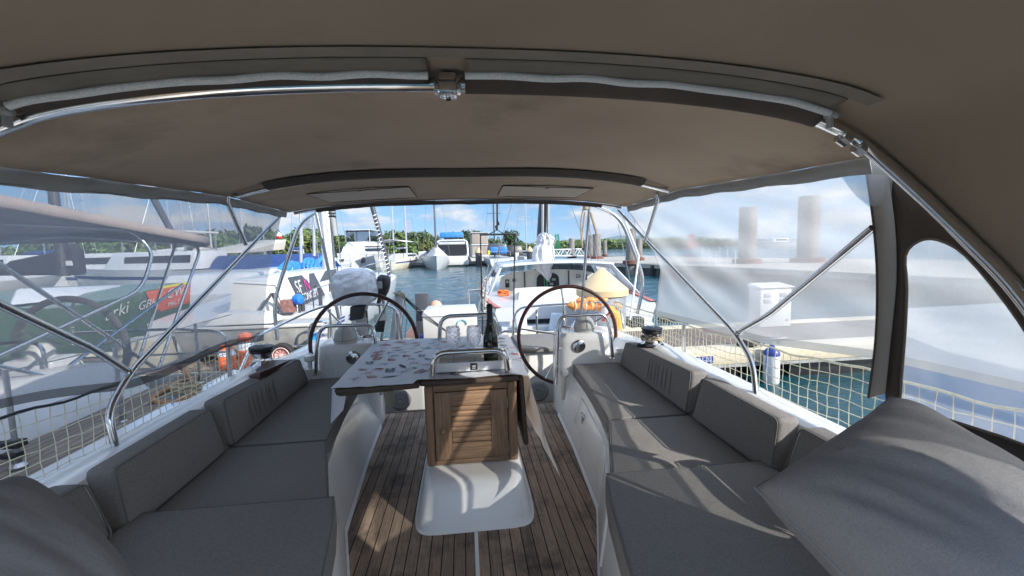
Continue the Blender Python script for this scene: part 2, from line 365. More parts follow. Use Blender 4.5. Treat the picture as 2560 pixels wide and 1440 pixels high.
# ================================================================== OWN YACHT
HW = [(-.6, .38), (1., .40), (1.5, .47), (1.75, .545), (2.1, .65), (2.8, .70), (3.7, .735)]
SE = [(-.6, .40), (1., .43), (1.5, .515), (2.2, .74), (2.8, .80), (3.4, .83)]
ys = [-.6, 0, .5, 1., 1.25, 1.5, 1.75, 2.1, 2.45, 2.8, 3.2, 3.7]
boat = thing('moored_sailing_yacht', 'white sailing yacht whose teak-floored cockpit with twin helm consoles fills the foreground', 'yacht', (0, 0, 0))
b = MB()
b.add([(-lerp(HW, y)-.02, y, 0) for y in ys]+[(lerp(HW, y)+.02, y, 0) for y in ys], [(i, i+12, i+13, i+1) for i in range(11)])
b.add([(-.75, 3.7, -.03), (.75, 3.7, -.03), (.75, 3.7, 0), (-.75, 3.7, 0)], [(0, 1, 2, 3)])
b.build('cockpit_sole', TEAK, boat, recalc=False)
b = MB(); b.box(-.0085, .0085, -.5, 2.03, .001, .004); b.build('sole_seam', WHITE, boat)
b = MB(); b.box(-.76, .76, 3.69, 3.73, -.06, .004); b.build('sole_edge', DARKEDGE, boat, bevel=.004)
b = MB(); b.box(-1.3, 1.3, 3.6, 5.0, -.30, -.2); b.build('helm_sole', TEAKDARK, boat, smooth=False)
b = MB()
for sx in (-.42, -.30, .30): b.box(sx, sx+.02, 3.74, 4.98, -.199, -.195)
b.build('deck_seam', WHITE, boat)
for sg in (-1, 1):
    # seat locker: curved face, top under the cushions
    b = MB(); yy = [y for y in ys if y < 3.4]+[3.42]
    prof = lambda y: [(sg*lerp(HW, y), y, 0), (sg*(lerp(HW, y)+.004), y, .06), (sg*(lerp(SE, y)-.008), y, .325), (sg*(lerp(SE, y)+.004), y, .352), (sg*(lerp(SE, y)+.05), y, .352), (sg*1.3, y, .352)]
    vs = [p for y in yy for p in prof(y)]
    b.add(vs, [(i*6+j, i*6+j+1, (i+1)*6+j+1, (i+1)*6+j) for i in range(len(yy)-1) for j in range(5)])
    lk = b.build('seat_locker', WHITE, boat, recalc=False)
    b = MB(); yy2 = [-.6, .3, 1., 1.6, 2.1, 2.8, 3.4]
    for y in yy2: b.add([(sg*lerp(HW, y), y, .004), (sg*(lerp(HW, y)-.012), y, .004), (sg*lerp(HW, y), y, .03)], [])
    k = 3; b.f = [[i*k+1, (i+1)*k+1, (i+1)*k+2, i*k+2] for i in range(6)]; b.m = [0]*6; b.build('sealing_bead', WHITEPAINT, lk, recalc=False)
    fp = lambda y, t: V((sg*((lerp(HW, y)+.004)+(lerp(SE, y)-.008-lerp(HW, y)-.004)*t), y, .06+.265*t))
    if sg > 0:
        nrm = V((-1, .1, .3)).normalized()
        def panel(y0, y1, t0, t1, nm, d=.010):
            b = MB(); q = 6
            top = [fp(y0+(y1-y0)*i/q, t1)+nrm*d for i in range(q+1)]; bot = [fp(y0+(y1-y0)*i/q, t0)+nrm*d for i in range(q+1)]
            k = q+1; vs = bot+top+[p-nrm*(d+.004) for p in bot]+[p-nrm*(d+.004) for p in top]
            fs = [(i, i+1, k+i+1, k+i) for i in range(q)]+[(i, 2*k+i, 2*k+i+1, i+1) for i in range(q)]+[(k+i, k+i+1, 3*k+i+1, 3*k+i) for i in range(q)]+[(0, k, 3*k, 2*k), (q, 2*k+q, 3*k+q, k+q)]
            b.add(vs, fs); return b.build(nm, WHITE, boat, bevel=.006, seg=3)
        d1 = panel(1.62, 2.02, .02, .95, 'locker_door'); d2 = panel(2.08, 2.92, .30, .95, 'locker_door', .012)
        b = MB(); p = fp(2.72, .72)+nrm*.014; b.box(p.x-.008, p.x+.004, p.y-.022, p.y+.022, p.z-.02, p.z+.018); b.tube([p+V((-.012, -.012, .03)), p+V((-.018, 0, .034)), p+V((-.012, .012, .03))], .005)
        b.box(p.x-.014, p.x-.004, p.y-.008, p.y+.008, p.z-.045, p.z+.03)
        b.build('locker_latch', STEEL, d2, bevel=.002)
        b = MB(); p = fp(2.72, .72)+nrm*.016; b.box(p.x-.004, p.x+.002, p.y-.016, p.y+.016, p.z-.075, p.z-.05); b.build('warning_sticker', RED, d2)
        # deck shower in its holder
        sh = MB(); a, c = at(1410, 940, x=.735), at(1408, 1000, x=.71)
        sh.tube([c+V((0, 0, -.0)), c*.6+a*.4, a], [.012, .02, .021], 12); so = sh.build('shower_handle', CREAMCOVER, boat)
        b = MB(); b.box(a.x-.022, a.x+.03, a.y-.03, a.y+.03, a.z, a.z+.05); b.build('shower_holder', GREYPAINT, so, bevel=.006)
    # coaming with side deck
    b = MB(); cs = [(1.20, .30), (1.315, .655), (1.34, .668), (1.44, .668), (1.475, .65), (1.56, .50), (1.76, .47), (1.78, .43)]
    yy = [-.6, .5, 1.5, 2.5, 3.0, 3.2, 3.45, 3.8, 4.4, 4.9]
    def czed(z, y): return z if y < 3.0 else z-(z-.40)*min(1, (y-3.0)/1.1)*.55
    vs = [(sg*(x-max(0, y-3.2)*.04), y, czed(z, y)) for y in yy for x, z in cs]
    b.add(vs, [(i*8+j, i*8+j+1, (i+1)*8+j+1, (i+1)*8+j) for i in range(len(yy)-1) for j in range(7)])
    b.add([vs[-8], vs[-1], (sg*1.7, 4.9, -.2), (sg*1.15, 4.9, -.2)], [(0, 1, 2, 3)])
    b.build('coaming', WHITE, boat, recalc=False, ang=30)
    b = MB(); hy = [(-.6, 1.79, 1.55), (1, 1.79, 1.5), (3, 1.78, 1.45), (4.2, 1.73, 1.35), (4.95, 1.66, 1.2)]
    for y, xt, xb in hy: b.add([(sg*xt, y, .44), (sg*(xt+.01), y, .40), (sg*(xt-.02), y, -.1), (sg*xb, y, -.95)], [])
    b.f = [[i*4+j, (i+1)*4+j, (i+1)*4+j+1, i*4+j+1] for i in range(4) for j in range(3)]; b.m = [0]*len(b.f)
    b.build('hull_side', WHITE, boat, recalc=False)
    # helm console
    b = MB(); x0, x1 = sg*.72, sg*1.17
    lo_, hi_ = min(x0, x1), max(x0, x1)
    n = 24; bx = []
    for k, (z, g, gy) in enumerate(((-.2, 0, 0), (.45, 0, 0), (.62, -.008, .008), (.675, -.014, .014), (.69, -.03, .03))):
        cxm = (lo_+hi_)/2; hx = (hi_-lo_)/2+g; hy_ = .17-gy
        for j in range(n):
            a = 2*pi*j/n; ca, sa = cos(a), sin(a); e = .38
            bx.append((cxm+hx*abs(ca)**e*(1 if ca >= 0 else -1), 3.51+hy_*abs(sa)**e*(1 if sa >= 0 else -1), z))
    b.add(bx, [(k*n+j, k*n+(j+1) % n, (k+1)*n+(j+1) % n, (k+1)*n+j) for k in range(4) for j in range(n)]+[list(range(4*n, 5*n))])
    con = b.build('helm_console', WHITE, boat, ang=50)
    b = MB(); b.lathe([(.052, 0), (.052, .006), (.046, .010), (.030, .015), (0, .018)], (sg*.885, 3.340, .592), (0, -1, 0), 28); b.build('chrome_instrument_cover', STEEL, con)
    b = MB(); q = V((sg*.965, 3.46, .686)); b.lathe([(.086, 0), (.087, .028), (.084, .052), (.076, .082), (.060, .108), (.036, .127), (.012, .134), (0, .135)], q, n=28); b.build('compass', CREAMCOVER if False else mat('compass_cover', (.50, .49, .46), .45, var=.04), con)
    b = MB()
    for a in (0., pi/2): b.tube([q+V((cos(a)*cos(t)*.088, sin(a)*cos(t)*.088, .028+sin(t)*.109)) for t in [pi*i/14 for i in range(15)]], .003, 5)
    b.tube([q+V((cos(t)*.09, sin(t)*.09, .03)) for t in [2*pi*i/24 for i in range(24)]], .004, 5, closed=True); b.build('compass_rib', GREYPAINT, con)
    b = MB()
    ix = sg*.80; b.tube([(ix+cos(t)*.045, 3.47+sin(t)*.03, .725) for t in [2*pi*i/20 for i in range(20)]], .006, 6, closed=True)
    for dx in (-.035, .035): b.tube([(ix+dx, 3.47, .688), (ix+dx, 3.47, .725)], .005, 6)
    b.build('small_rail', STEEL, con)
    b = MB(); r0 = .685; pts = [(sg*.685, 3.30, .30), (sg*.70, 3.29, .70), (sg*.715, 3.30, .848), (sg*1.10, 3.32, .848), (sg*1.135, 3.30, .70), (sg*1.15, 3.30, .50)]
    b.tube(bent(pts, .11, 7), .0135, 12); b.tube([(sg*.695, 3.29, .585), (sg*.75, 3.36, .585)], .012, 10); b.lathe([(.024, 0), (.024, .006), (.014, .01)], (sg*1.15, 3.30, .485), n=16)
    b.build('grab_rail', STEEL, boat)
    # white shoulder beside the console
    b = MB(); b.hexa([(sg*1.12, 3.34, .1), (sg*1.40, 3.34, .1), (sg*1.42, 4.2, .1), (sg*1.12, 4.2, .1), (sg*1.12, 3.34, .50), (sg*1.40, 3.34, .57), (sg*1.42, 4.2, .42), (sg*1.12, 4.2, .38)]); b.build('console_shoulder', WHITE, boat, bevel=.03, seg=3)
    if sg < 0:
        b = MB(); b.lathe([(.03, 0), (.03, .004), (.017, .010), (.016, .06), (.034, .066), (.04, .075), (.04, .095), (.034, .108), (0, .112)], (-1.20, 3.33, .52), n=24); b.build('vent_knob', WHITE, boat)
    else:
        b = MB(); b.lathe([(.035, 0), (.035, .01), (.03, .035), (.012, .04), (0, .04)], (1.23, 3.36, .515), n=20); b.build('deck_cap', WHITE, boat)
    # helm seat with its cushion
    b = MB(); xi, xo = sg*.45, sg*1.25
    b.hexa([(xi, 4.2, -.2), (xo, 4.2, -.2), (xo, 4.85, -.2), (xi, 4.85, -.2), (xi, 4.15, .35), (xo, 4.15, .35), (xo, 4.85, .35), (xi, 4.85, .35)]) if sg > 0 else b.hexa([(xo, 4.2, -.2), (xi, 4.2, -.2), (xi, 4.85, -.2), (xo, 4.85, -.2), (xo, 4.15, .35), (xi, 4.15, .35), (xi, 4.85, .35), (xo, 4.85, .35)])
    hs_ = b.build('helm_seat', WHITE, boat, bevel=.03, seg=3)
    b = MB(); q = V((sg*.685, 4.185, -.055)); b.lathe([(.105, 0), (.105, .015), (.095, .022), (.075, .022), (.07, .016), (.035, .016), (.03, .026), (.022, .026), (.0, .012)], q, (0, -1, 0), 32); sp_ = b.build('speaker', GREYPAINT, hs_)
    cpts = [(.50, 4.17), (.62, 4.10), (.98, 4.10), (1.2, 4.17), (1.22, 4.8), (.48, 4.8)]
    b = MB(); b.prism([(sg*x, y, .355) for x, y in (cpts if sg > 0 else cpts[::-1])], (0, 0, .055)); b.build('seat_pad', FABRIC, hs_, bevel=.02, seg=3)
# transom step between the helm seats and under-deck body
b = MB(); b.box(-1.62, 1.62, 4.86, 5.0, -.75, -.205); b.build('transom', WHITE, boat, bevel=.02)
b = MB(); b.hexa([(.86, 3.34, .0), (.862, 3.34, .0), (.862, 3.36, .0), (.86, 3.36, .0), (.86, 3.34, .1), (.862, 3.34, .1), (.862, 3.36, .1), (.86, 3.36, .1)])
# pushpit rails
for sg, pts in ((-1, [(-1.66, 3.2, .52), (-1.70, 3.6, .74), (-1.62, 4.5, .80), (-1.5, 4.85, .83), (-.9, 4.9, .80), (-.78, 4.9, .73), (-.74, 4.9, .3)]), (1, [(1.66, 4.4, .5), (1.66, 4.5, .72), (1.55, 4.85, .74), (.85, 4.9, .72), (.60, 4.9, .70), (.53, 4.9, .60), (.50, 4.9, .1)])):
    b = MB(); b.tube(bent(pts, .16, 6), .0135, 10)
    for x, y, zt in ((1.5, 4.85, .8), (1.12, 4.9, .76), (.80, 4.9, .74)): b.tube([(sg*x, y, -.1), (sg*x, y, zt-.02 if sg < 0 else zt-.07)], .012, 8)
    b.tube([(sg*1.6, 4.6, .42), (sg*.8, 4.9, .40)], .010, 8)
    b.build('stern_rail', STEEL, boat)
b = MB(); b.tube([(.62, 4.9, -.2)]+bent([(.62, 4.9, .18), (.64, 4.9, .42), (.36, 4.92, .44), (.30, 4.92, .20)], .1)+[(.28, 4.92, -.2)], .012, 8); b.build('gate_rail', STEEL, boat)
# stern arch and stays
b = MB(); pts = [at(694, 850, y=4.75), at(684, 755, y=4.75), at(752, 548, y=4.75), (-1.35, 4.75, 1.90), (0, 4.75, 1.96), (1.38, 4.75, 1.88), at(1550, 540, y=4.75), at(1612, 700, y=4.75), at(1593, 785, y=4.75)]
b.tube(bent(pts, .22, 7), .02, 12); b.build('stern_arch', STEEL, boat)
b = MB(); b.tube([at(787, 512, y=4.55), at(848, 800, y=4.55)], .017, 10); b.build('arch_strut', DULLSTEEL, boat)
b = MB(); b.tube([at(1474, 512, y=4.55), at(1452, 800, y=4.55)], .017, 10); b.build('arch_strut', DULLSTEEL, boat)
b = MB(); b.tube([at(1556, 535, y=4.6), at(1597, 640, y=4.6), at(1575, 800, y=4.6)], .012, 8); b.build('antenna_pole', WHITEPAINT, boat)
# ---------------------------------------------------------------- steering wheels
def wheel(label, sg, angs, grp):
    c = V((sg*.87, 3.66, .612)); R = .437
    t = thing('steering_wheel', label, 'steering wheel', (c.x, c.y, 0), grp)
    b = MB(); b.tube([c+V((cos(a)*R, 0, sin(a)*R)) for a in [2*pi*i/64 for i in range(64)]], .0165, 10, closed=True); b.build('rim', DARKLEATHER, t)
    for a in angs:
        a = radians(a); d = V((cos(a), 0, sin(a)))
        b = MB(); b.tube([c+d*.04+V((0, -.02, 0)), c+d*(R-.03), c+d*(R-.008)], [.0105, .0085, .012], 8); b.build('spoke', STEEL, t)
    b = MB(); b.lathe([(.05, 0), (.05, .02), (.03, .045), (0, .05)], c+V((0, .0, 0)), (0, -1, 0), 20); b.tube([c, c+V((0, -.12, 0))], .02, 10); b.build('hub', STEEL, t)
    return t
wheel('dark red leather steering wheel behind the left helm console, beside the covered table leaf', -1, (60, 132, 204, 276, 348), None)
wheel('dark red leather steering wheel behind the right helm console, in front of the orange lifebuoy', 1, (97, 169, 241, 313, 25), None)
# ---------------------------------------------------------------- cushions
def slab(name, poly, z0, z1, m, bev=.028, puff=.006, seed=0):
    """a box cushion: outline poly (ccw from above), rounded edges, softly domed top"""
    b = MB(); b.prism([(x, y, z0) for x, y in poly], (0, 0, z1-z0)); o = b.build(name, m, None, bevel=bev, seg=4, ang=60); return o
mat('piping_fabric', (.15, .145, .14), .9, var=.1)
def yrange(a, c, n=5): return [a+(c-a)*i/n for i in range(n+1)]
sides = {-1: 'left', 1: 'right'}
seatlab = {(-1, 0): 'grey seat cushion on the left bench, farthest aft beside the table leaf', (-1, 1): 'grey seat cushion in the middle of the left bench, with dark stains', (-1, 2): 'grey seat cushion on the left bench nearest the viewer, beside the left pillow',
           (1, 0): 'taupe seat cushion at the aft end of the right bench, beside the right helm console', (1, 1): 'taupe seat cushion in the middle of the right bench, brightly lit by the sun', (1, 2): 'taupe seat cushion on the right bench nearest the viewer, under the big pillow'}
backlab = {(-1, 0): 'creased grey back cushion at the aft end of the left bench', (-1, 1): 'wide smooth grey back cushion in the middle of the left bench', (-1, 2): 'small grey back cushion half hidden by the left pillow',
           (1, 0): 'creased taupe back cushion at the aft end of the right bench', (1, 1): 'wide taupe back cushion in the middle of the right bench', (1, 2): 'small taupe back cushion behind the big pillow on the right'}
for sg in (-1, 1):
    for i, (ya, yb, z0, z1, ex) in enumerate(((2.215, 3.33, .352, .445, 0.), (1.585, 2.20, .352, .447, .0), (.75, 1.605, .362, .488, -.025))):
        ins = [(lerp(SE, y)+ex, y) for y in yrange(ya, yb)]
        poly = ins+[(1.21, yb), (1.21, ya)]
        if sg < 0: poly = [(-x, y) for x, y in poly]
        else: poly = poly[::-1]
        o = slab('seat_cushion', poly, z0, z1, FABRIC, bev=.018)
        tag(o, seatlab[(sg, i)], 'cushion', 'seat cushions on the cockpit benches')
        cx_, cy_ = sum(p[0] for p in poly)/len(poly), sum(p[1] for p in poly)/len(poly); b = MB(); b.tube([V((x+(.004 if x < cx_ else -.004), y+(.004 if y < cy_ else -.004), z1-.005)) for x, y in poly], .0032, 6, closed=True); b.build('piping', MATS['piping_fabric'], o)
    for i, (ya, yb, h0, h1) in enumerate(((2.20, 3.24, .235, .19), (1.53, 2.15, .235, .235), (.95, 1.47, .21, .21))):
        zb = .447 if i < 2 else .488; b = MB(); x0, xt, th = 1.185, 1.225, .10
        if i == 0: x0b = 1.20
        P8 = [(x0, ya, zb), (x0+th+.02, ya, zb), (x0+th+.02, yb, zb), (x0, yb, zb), (xt, ya+.015, zb+h0), (xt+th, ya+.015, zb+h0), (xt+th, yb-.03, zb+h1), (xt, yb-.03, zb+h1)]
        P8 = [V((sg*x, y, z)) for x, y, z in P8]
        if sg < 0: P8 = [P8[k] for k in (1, 0, 3, 2, 5, 4, 7, 6)]
        b.hexa(P8); m = FABRIC
        o = b.build('back_cushion', m, None, bevel=.022, seg=4, ang=60)
        tag(o, backlab[(sg, i)], 'cushion', 'back cushions along the cockpit benches')
        q_ = [P8[k]*.985+sum(P8, V((0, 0, 0)))/8*.015 for k in ((0, 3, 7, 4) if sg > 0 else (1, 2, 6, 5))]; b = MB(); b.tube(bent([q_[0].lerp(q_[1], .5)]+[q_[1], q_[2], q_[3], q_[0]]+[q_[0].lerp(q_[1], .5)], .03), .003, 6); b.build('piping', MATS['piping_fabric'], o)
        if i == 0:   # gathered creases on the front of the aft cushion
            b = MB(); 
            for q in range(7):
                y = 2.42+q*.05+random.uniform(-.01, .01); 
                b.tube([V((sg*(x0-.0005+.036*t), y+.02*t+random.uniform(-.004, .004), zb+.02+.19*t)) for t in (.1, .35, .6, .85)], [.001, .004, .0045, .001], 5)
            b.build('crease', m, o)
def pillow(o, ax, ay, th, m, label, wr=.006, seed=0.):
    """ax, ay: half-axes of the square sheet in space; th: half thickness"""
    o, ax, ay = V(o), V(ax), V(ay); nz = ax.cross(ay).normalized(); b = MB(); n = 40
    def sheet(sg):
        def fn(u, v):
            s, t = u*2-1, v*2-1
            k = (max(0, 1-abs(s)**2.6)*max(0, 1-abs(t)**2.6))**.45
            pin = 1-.045*(1-abs(t)**2)*(abs(s)**3); pin2 = 1-.045*(1-abs(s)**2)*(abs(t)**3)
            p = o+ax*s*pin+ay*t*pin2
            w_ = noise.noise(V((s*.9+seed, t*4.5-s*1.6, seed)))*wr*3.6*k+noise.noise(V((s*1.6+seed, t*10-s*4, 3+seed)))*wr*1.3*k
            return p+nz*(sg*th*k+w_)
        return fn
    b.grid(sheet(1), n, n); b.grid(sheet(-1), n, n)
    ob = b.build('throw_pillow', m, None, weld=.0005, ang=80); e = MB(); per = []
    for s, t in [(i/10-1, -1) for i in range(20)]+[(1, i/10-1) for i in range(20)]+[(1-i/10, 1) for i in range(20)]+[(-1, 1-i/10) for i in range(20)]: per.append(o+ax*s*(1-.045*(1-abs(t)**2)*(abs(s)**3))+ay*t*(1-.045*(1-abs(s)**2)*(abs(t)**3)))
    e.tube(per, .0035, 6, closed=True); e.build('pillow_seam', m, ob); return tag(ob, label, 'pillow', 'throw pillows at the front of the benches')
pc, pr, pt = V((1.02, .74, .72)), None, None
A_, B_, C_, D_ = at(1950, 1212, y=.95), at(2172, 998, y=1.03), at(2900, 1385, y=.66), at(2330, 1800, y=.58)
pillow((A_+B_+C_+D_)/4, (C_+D_-A_-B_)/4, (B_+C_-A_-D_)/4, .165, PILLOW, 'large grey pillow with soft wrinkles propped at the front of the right bench', .0055, 2.3)
A_, B_, C_, D_ = at(-420, 1330, y=.78), at(60, 1240, y=1.0), at(345, 1480, y=.88), at(60, 1900, y=.64)
pillow((A_+B_+C_+D_)/4, (C_+D_-A_-B_)/4, (B_+C_-A_-D_)/4, .12, PILLOW, 'plain grey pillow lying at the front of the left bench, cut by the frame', .0016, 5.1)
# ---------------------------------------------------------------- table
tb = thing('cockpit_table', 'teak cockpit table with a louvred cabinet on a white moulded pedestal', 'table', (0, 2.3, 0))
b = MB(); n = 32
def rr(hx, y0, y1, z, e=.22):
    return [(hx*abs(cos(a))**e*(1 if cos(a) >= 0 else -1), (y0+y1)/2+(y1-y0)/2*abs(sin(a))**e*(1 if sin(a) >= 0 else -1), z) for a in [2*pi*(j+.5)/n for j in range(n)]]
lv = [rr(.318, 2.02, 3.5, 0), rr(.312, 2.025, 3.5, .004), rr(.302, 2.035, 3.49, .012), rr(.275, 2.10, 3.44, .16), rr(.265, 2.125, 3.42, .19), rr(.25, 2.16, 3.40, .205), rr(.2, 2.2, 3.38, .207)]
b.add([p for r in lv for p in r], [(k*n+j, k*n+(j+1) % n, (k+1)*n+(j+1) % n, (k+1)*n+j) for k in range(6) for j in range(n)]+[list(range(6*n, 7*n))])
b.build('pedestal', WHITE, tb, ang=60)
yf = 2.30
b = MB(); b.box(-.25, .25, yf+.02, 3.32, .21, .665); b.build('cabinet', OAKV, tb, bevel=.006)
for x0, x1 in ((-.253, -.205), (.2, .253)): b = MB(); b.box(x0, x1, yf, yf+.03, .209, .664); b.build('corner_post', OAKV, tb, bevel=.012, seg=3)
for z0, z1 in ((.628, .663), (.212, .238)): b = MB(); b.box(-.2045, .1995, yf+.003, yf+.02, z0, z1); b.build('front_rail', OAKH, tb, bevel=.003)
door = MB(); dx0, dx1, dz0, dz1 = -.2, .195, .243, .623
door.box(dx0, dx0+.088, yf-.002, yf+.019, dz0, dz1)
door.build('cabinet_door', OAKV, tb, bevel=.002)
dr = bpy.data.objects['cabinet_door']
b = MB(); b.box(dx1-.088, dx1, yf-.002, yf+.019, dz0, dz1); b.build('door_stile', OAKV, dr, bevel=.002)
for z0, z1 in ((dz1-.078, dz1), (dz0, dz0+.09)): b = MB(); b.box(dx0+.0885, dx1-.0885, yf-.001, yf+.019, z0, z1); b.build('door_rail', OAKH, dr, bevel=.0015)
b = MB()
for k in range(7):
    z = dz0+.094+k*.0297; b.hexa([(dx0+.089, yf+.001, z), (dx1-.089, yf+.001, z), (dx1-.089, yf+.018, z+.012), (dx0+.089, yf+.018, z+.012), (dx0+.089, yf+.0, z+.021), (dx1-.089, yf+.0, z+.021), (dx1-.089, yf+.017, z+.033), (dx0+.089, yf+.017, z+.033)])
b.build('louvre', OAKH, dr, bevel=.003)
b = MB(); b.lathe([(.012, 0), (.012, .003), (.006, .006), (.006, .02), (.014, .024), (.015, .032), (.009, .038), (0, .039)], (dx0+.042, yf-.002, .415), (0, -1, 0), 18); b.build('knob', mat('brass', (.30, .22, .12), .35, .8, var=.2), dr)
for z in (.30, .55):
    b = MB(); b.tube([(dx1+.003, yf-.003, z-.03), (dx1+.003, yf-.003, z+.03)], .0035, 8); b.build('hinge', DULLSTEEL, dr)
b = MB(); b.prism([(-.27, 2.275, .672), (-.10, 2.265, .672), (.10, 2.265, .672), (.262, 2.275, .672), (.262, 3.36, .672), (-.27, 3.36, .672)], (0, 0, .026)); b.build('table_top', DARKEDGE, tb, bevel=.008, seg=3)
b = MB(); b.prism([(-.272, 2.26, .668), (-.272, 3.36, .668), (-.70, 3.30, .668), (-.71, 3.2, .668), (-.70, 2.235, .668), (-.66, 2.205, .668)], (0, 0, .03)); b.build('table_leaf', DARKEDGE, tb, bevel=.006, seg=3)
b = MB(); b.hexa([(.288, 2.33, .275), (.318, 2.33, .275), (.318, 3.3, .275), (.288, 3.3, .275), (.268, 2.33, .675), (.296, 2.33, .675), (.296, 3.3, .675), (.268, 3.3, .675)]); b.build('folded_leaf', DARKEDGE, tb, bevel=.010, seg=3)
b = MB(); b.tube([(.252, 2.4, .39), (.29, 2.4, .385)], .009, 8); b.build('leaf_stay', BLACK, tb)
b = MB(); b.box(-.268, -.252, 2.5, 2.56, .35, .375); b.build('leaf_stay', BLACK, tb)
b = MB(); b.hexa([(-.60, 3.02, .30), (-.54, 3.02, .30), (-.54, 3.05, .30), (-.60, 3.05, .30), (-.64, 3.02, .668), (-.54, 3.02, .668), (-.54, 3.05, .668), (-.64, 3.05, .668)]); b.build('leaf_bracket', mat('leaf_bracket_wood', (.42, .36, .27), .6, var=.1), tb, bevel=.004)
for y, zt, hw_ in ((2.335, .836, .205), (3.32, .885, .222)):
    b = MB(); b.tube(bent([(-hw_-.005, y, .69), (-hw_+.012, y, zt), (hw_-.012, y, zt), (hw_+.005, y, .69)], .13, 9), .0155, 14); b.build('grab_rail', STEEL, tb)
# printed tablecloth: folded over the raised leaf, hanging down the folded one
def cotton():
    m, nt, out = new_mat('printed_cotton'); p = N(nt, 'BsdfPrincipled'); p.inputs['Roughness'].default_value = .42; t = N(nt, 'BsdfTranslucent'); t.inputs[0].default_value = (.80, .62, .45, 1)
    L(nt, mixc(nt, noise_n(nt, coords(nt), 6., 4), (.68, .72, .79, 1), (.77, .80, .86, 1)), p.inputs['Base Color'])
    bn = N(nt, 'Bump'); bn.inputs['Strength'].default_value = .4; bn.inputs['Distance'].default_value = .01; L(nt, noise_n(nt, coords(nt), 13., 5), bn.inputs['Height']); L(nt, bn.outputs[0], p.inputs['Normal'])
    x = N(nt, 'MixShader'); x.inputs[0].default_value = .22; L(nt, p.outputs[0], x.inputs[1]); L(nt, t.outputs[0], x.inputs[2]); L(nt, x.outputs[0], out.inputs[0]); return m
CL_W = cotton()
CL_R = mat('printed_cotton_coral', (.42, .13, .08), .85, var=.15); CL_B = mat('printed_cotton_slate', (.10, .13, .17), .85, var=.15); CL_G = mat('printed_cotton_pale_blue', (.30, .38, .48), .85, var=.1)
def clz(x, y): return .7045+.0045*noise.noise(V((x*5+y*2, y*3.2-x, 1.)))+.0035*noise.noise(V((x*16, y*5, 4.)))+(.006 if abs(x) < .28 else 0)*0
def cloth_pt(s, y):   # s runs across: -.72 .. .30 flat, then down the right side
    if s < .285: return V((s, y, clz(s, y)))
    q = s-.285; d = .03+.10*q+.055*q*max(0, 2.6-y)*2.5
    rip = .016*noise.noise(V((q*3, y*6, 9.)))*min(1, q*4)
    return V((.287+d+rip, y, clz(.285, y)-q*.985))
b = MB(); U0, U1, V0, V1 = -.715, .66, 2.235, 3.385
def drape(u, v):
    s = U0+(U1-U0)*u; y0 = V0 if s < -.29 else (V0+.055 if s < .285 else V0+.02)
    # the cloth sits back from the front rail in the middle, hangs low in front on the right corner
    k = max(0, (s-.285)/.375); y0 -= .42*k*k
    y = y0+(V1-y0)*v; return cloth_pt(s, y)
b.cur = 0; b.grid(drape, 96, 54)
# hanging corners at the left end of the leaf
b.add([(-.715, 2.26, .70), (-.70, 2.235, .70), (-.635, 2.232, .69), (-.648, 2.20, .60), (-.712, 2.19, .535), (-.718, 2.215, .545)], [(0, 1, 4, 5), (1, 2, 3, 4)])
rnd = random.Random(11)
def motif(cx, cy, kind, sc, ang, mi):
    b.cur = mi; ca, sa = cos(ang), sin(ang)
    def W(px, py):
        s, y = cx+(px*ca-py*sa)*sc, cy+(px*sa+py*ca)*sc
        if s > .60 or s < -.70 or y < 2.30 or y > 3.36: return None
        p = cloth_pt(s, y); return p+(V((0, 0, .0022)) if s < .285 else V((.0022, 0, .001)))
    def poly(pts):
        q = [W(*p) for p in pts]
        if None in q: return
        b.add(q, [list(range(len(q)))])
    def stroke(a, c, w1, w2=None):
        w2 = w1 if w2 is None else w2; d = V((c[0]-a[0], c[1]-a[1], 0)); 
        if d.length < 1e-6: return
        n_ = V((-d.y, d.x, 0)).normalized()
        poly([(a[0]-n_.x*w1, a[1]-n_.y*w1), (c[0]-n_.x*w2, c[1]-n_.y*w2), (c[0]+n_.x*w2, c[1]+n_.y*w2), (a[0]+n_.x*w1, a[1]+n_.y*w1)])
    if kind == 0:      # branching coral
        def br(x, y, a, l, d):
            x2, y2 = x+cos(a)*l, y+sin(a)*l; stroke((x, y), (x2, y2), .026*(.85**(3-d)), .022*(.85**(3-d)))
            if d: 
                for da in (-.55, .5) if d < 3 else (-.7, 0, .7): br(x2, y2, a+da+rnd.uniform(-.15, .15), l*.72, d-1)
        br(0, -.5, pi/2, .42, 3)
    elif kind == 1:    # leaf spray
        stroke((0, -.7), (0, .7), .02)
        for k in range(5):
            y = -.5+k*.25
            for sx in (-1, 1): poly([(0, y), (sx*.25, y+.1), (sx*.5, y+.34), (sx*.2, y+.26)])
    elif kind == 2:    # jellyfish / fringe
        poly([(-.5, 0), (-.4, .22), (0, .34), (.4, .22), (.5, 0)])
        for k in range(6): stroke((-.42+k*.17, -.03), (-.46+k*.18, -.55-.1*(k % 2)), .018)
    elif kind == 3:    # fish-shaped leaf
        poly([(-.8, 0), (-.4, .17), (.2, .2), (.75, .02), (.2, -.17), (-.4, -.15)])
    else:              # fan
        for k in range(7):
            a = pi*(.14+.12*k); stroke((0, -.4), (cos(a)*.7, sin(a)*.6-.3), .02, .045)
pts = []
for i in range(6000):
    cx, cy = rnd.uniform(-.63, .56), rnd.uniform(2.37, 3.29)
    if all((cx-x)**2+(cy-y)**2 > .088**2 for x, y in pts): pts.append((cx, cy))
    if len(pts) > 120: break
for k, (cx, cy) in enumerate(pts): motif(cx, cy, rnd.choice((0, 0, 1, 2, 3, 4)), rnd.uniform(.056, .074), rnd.uniform(-1.1, 1.1), rnd.choice((1, 1, 2, 2, 3)))
cl = b.build('tablecloth', [CL_W, CL_R, CL_B, CL_G], None, recalc=False, ang=60)
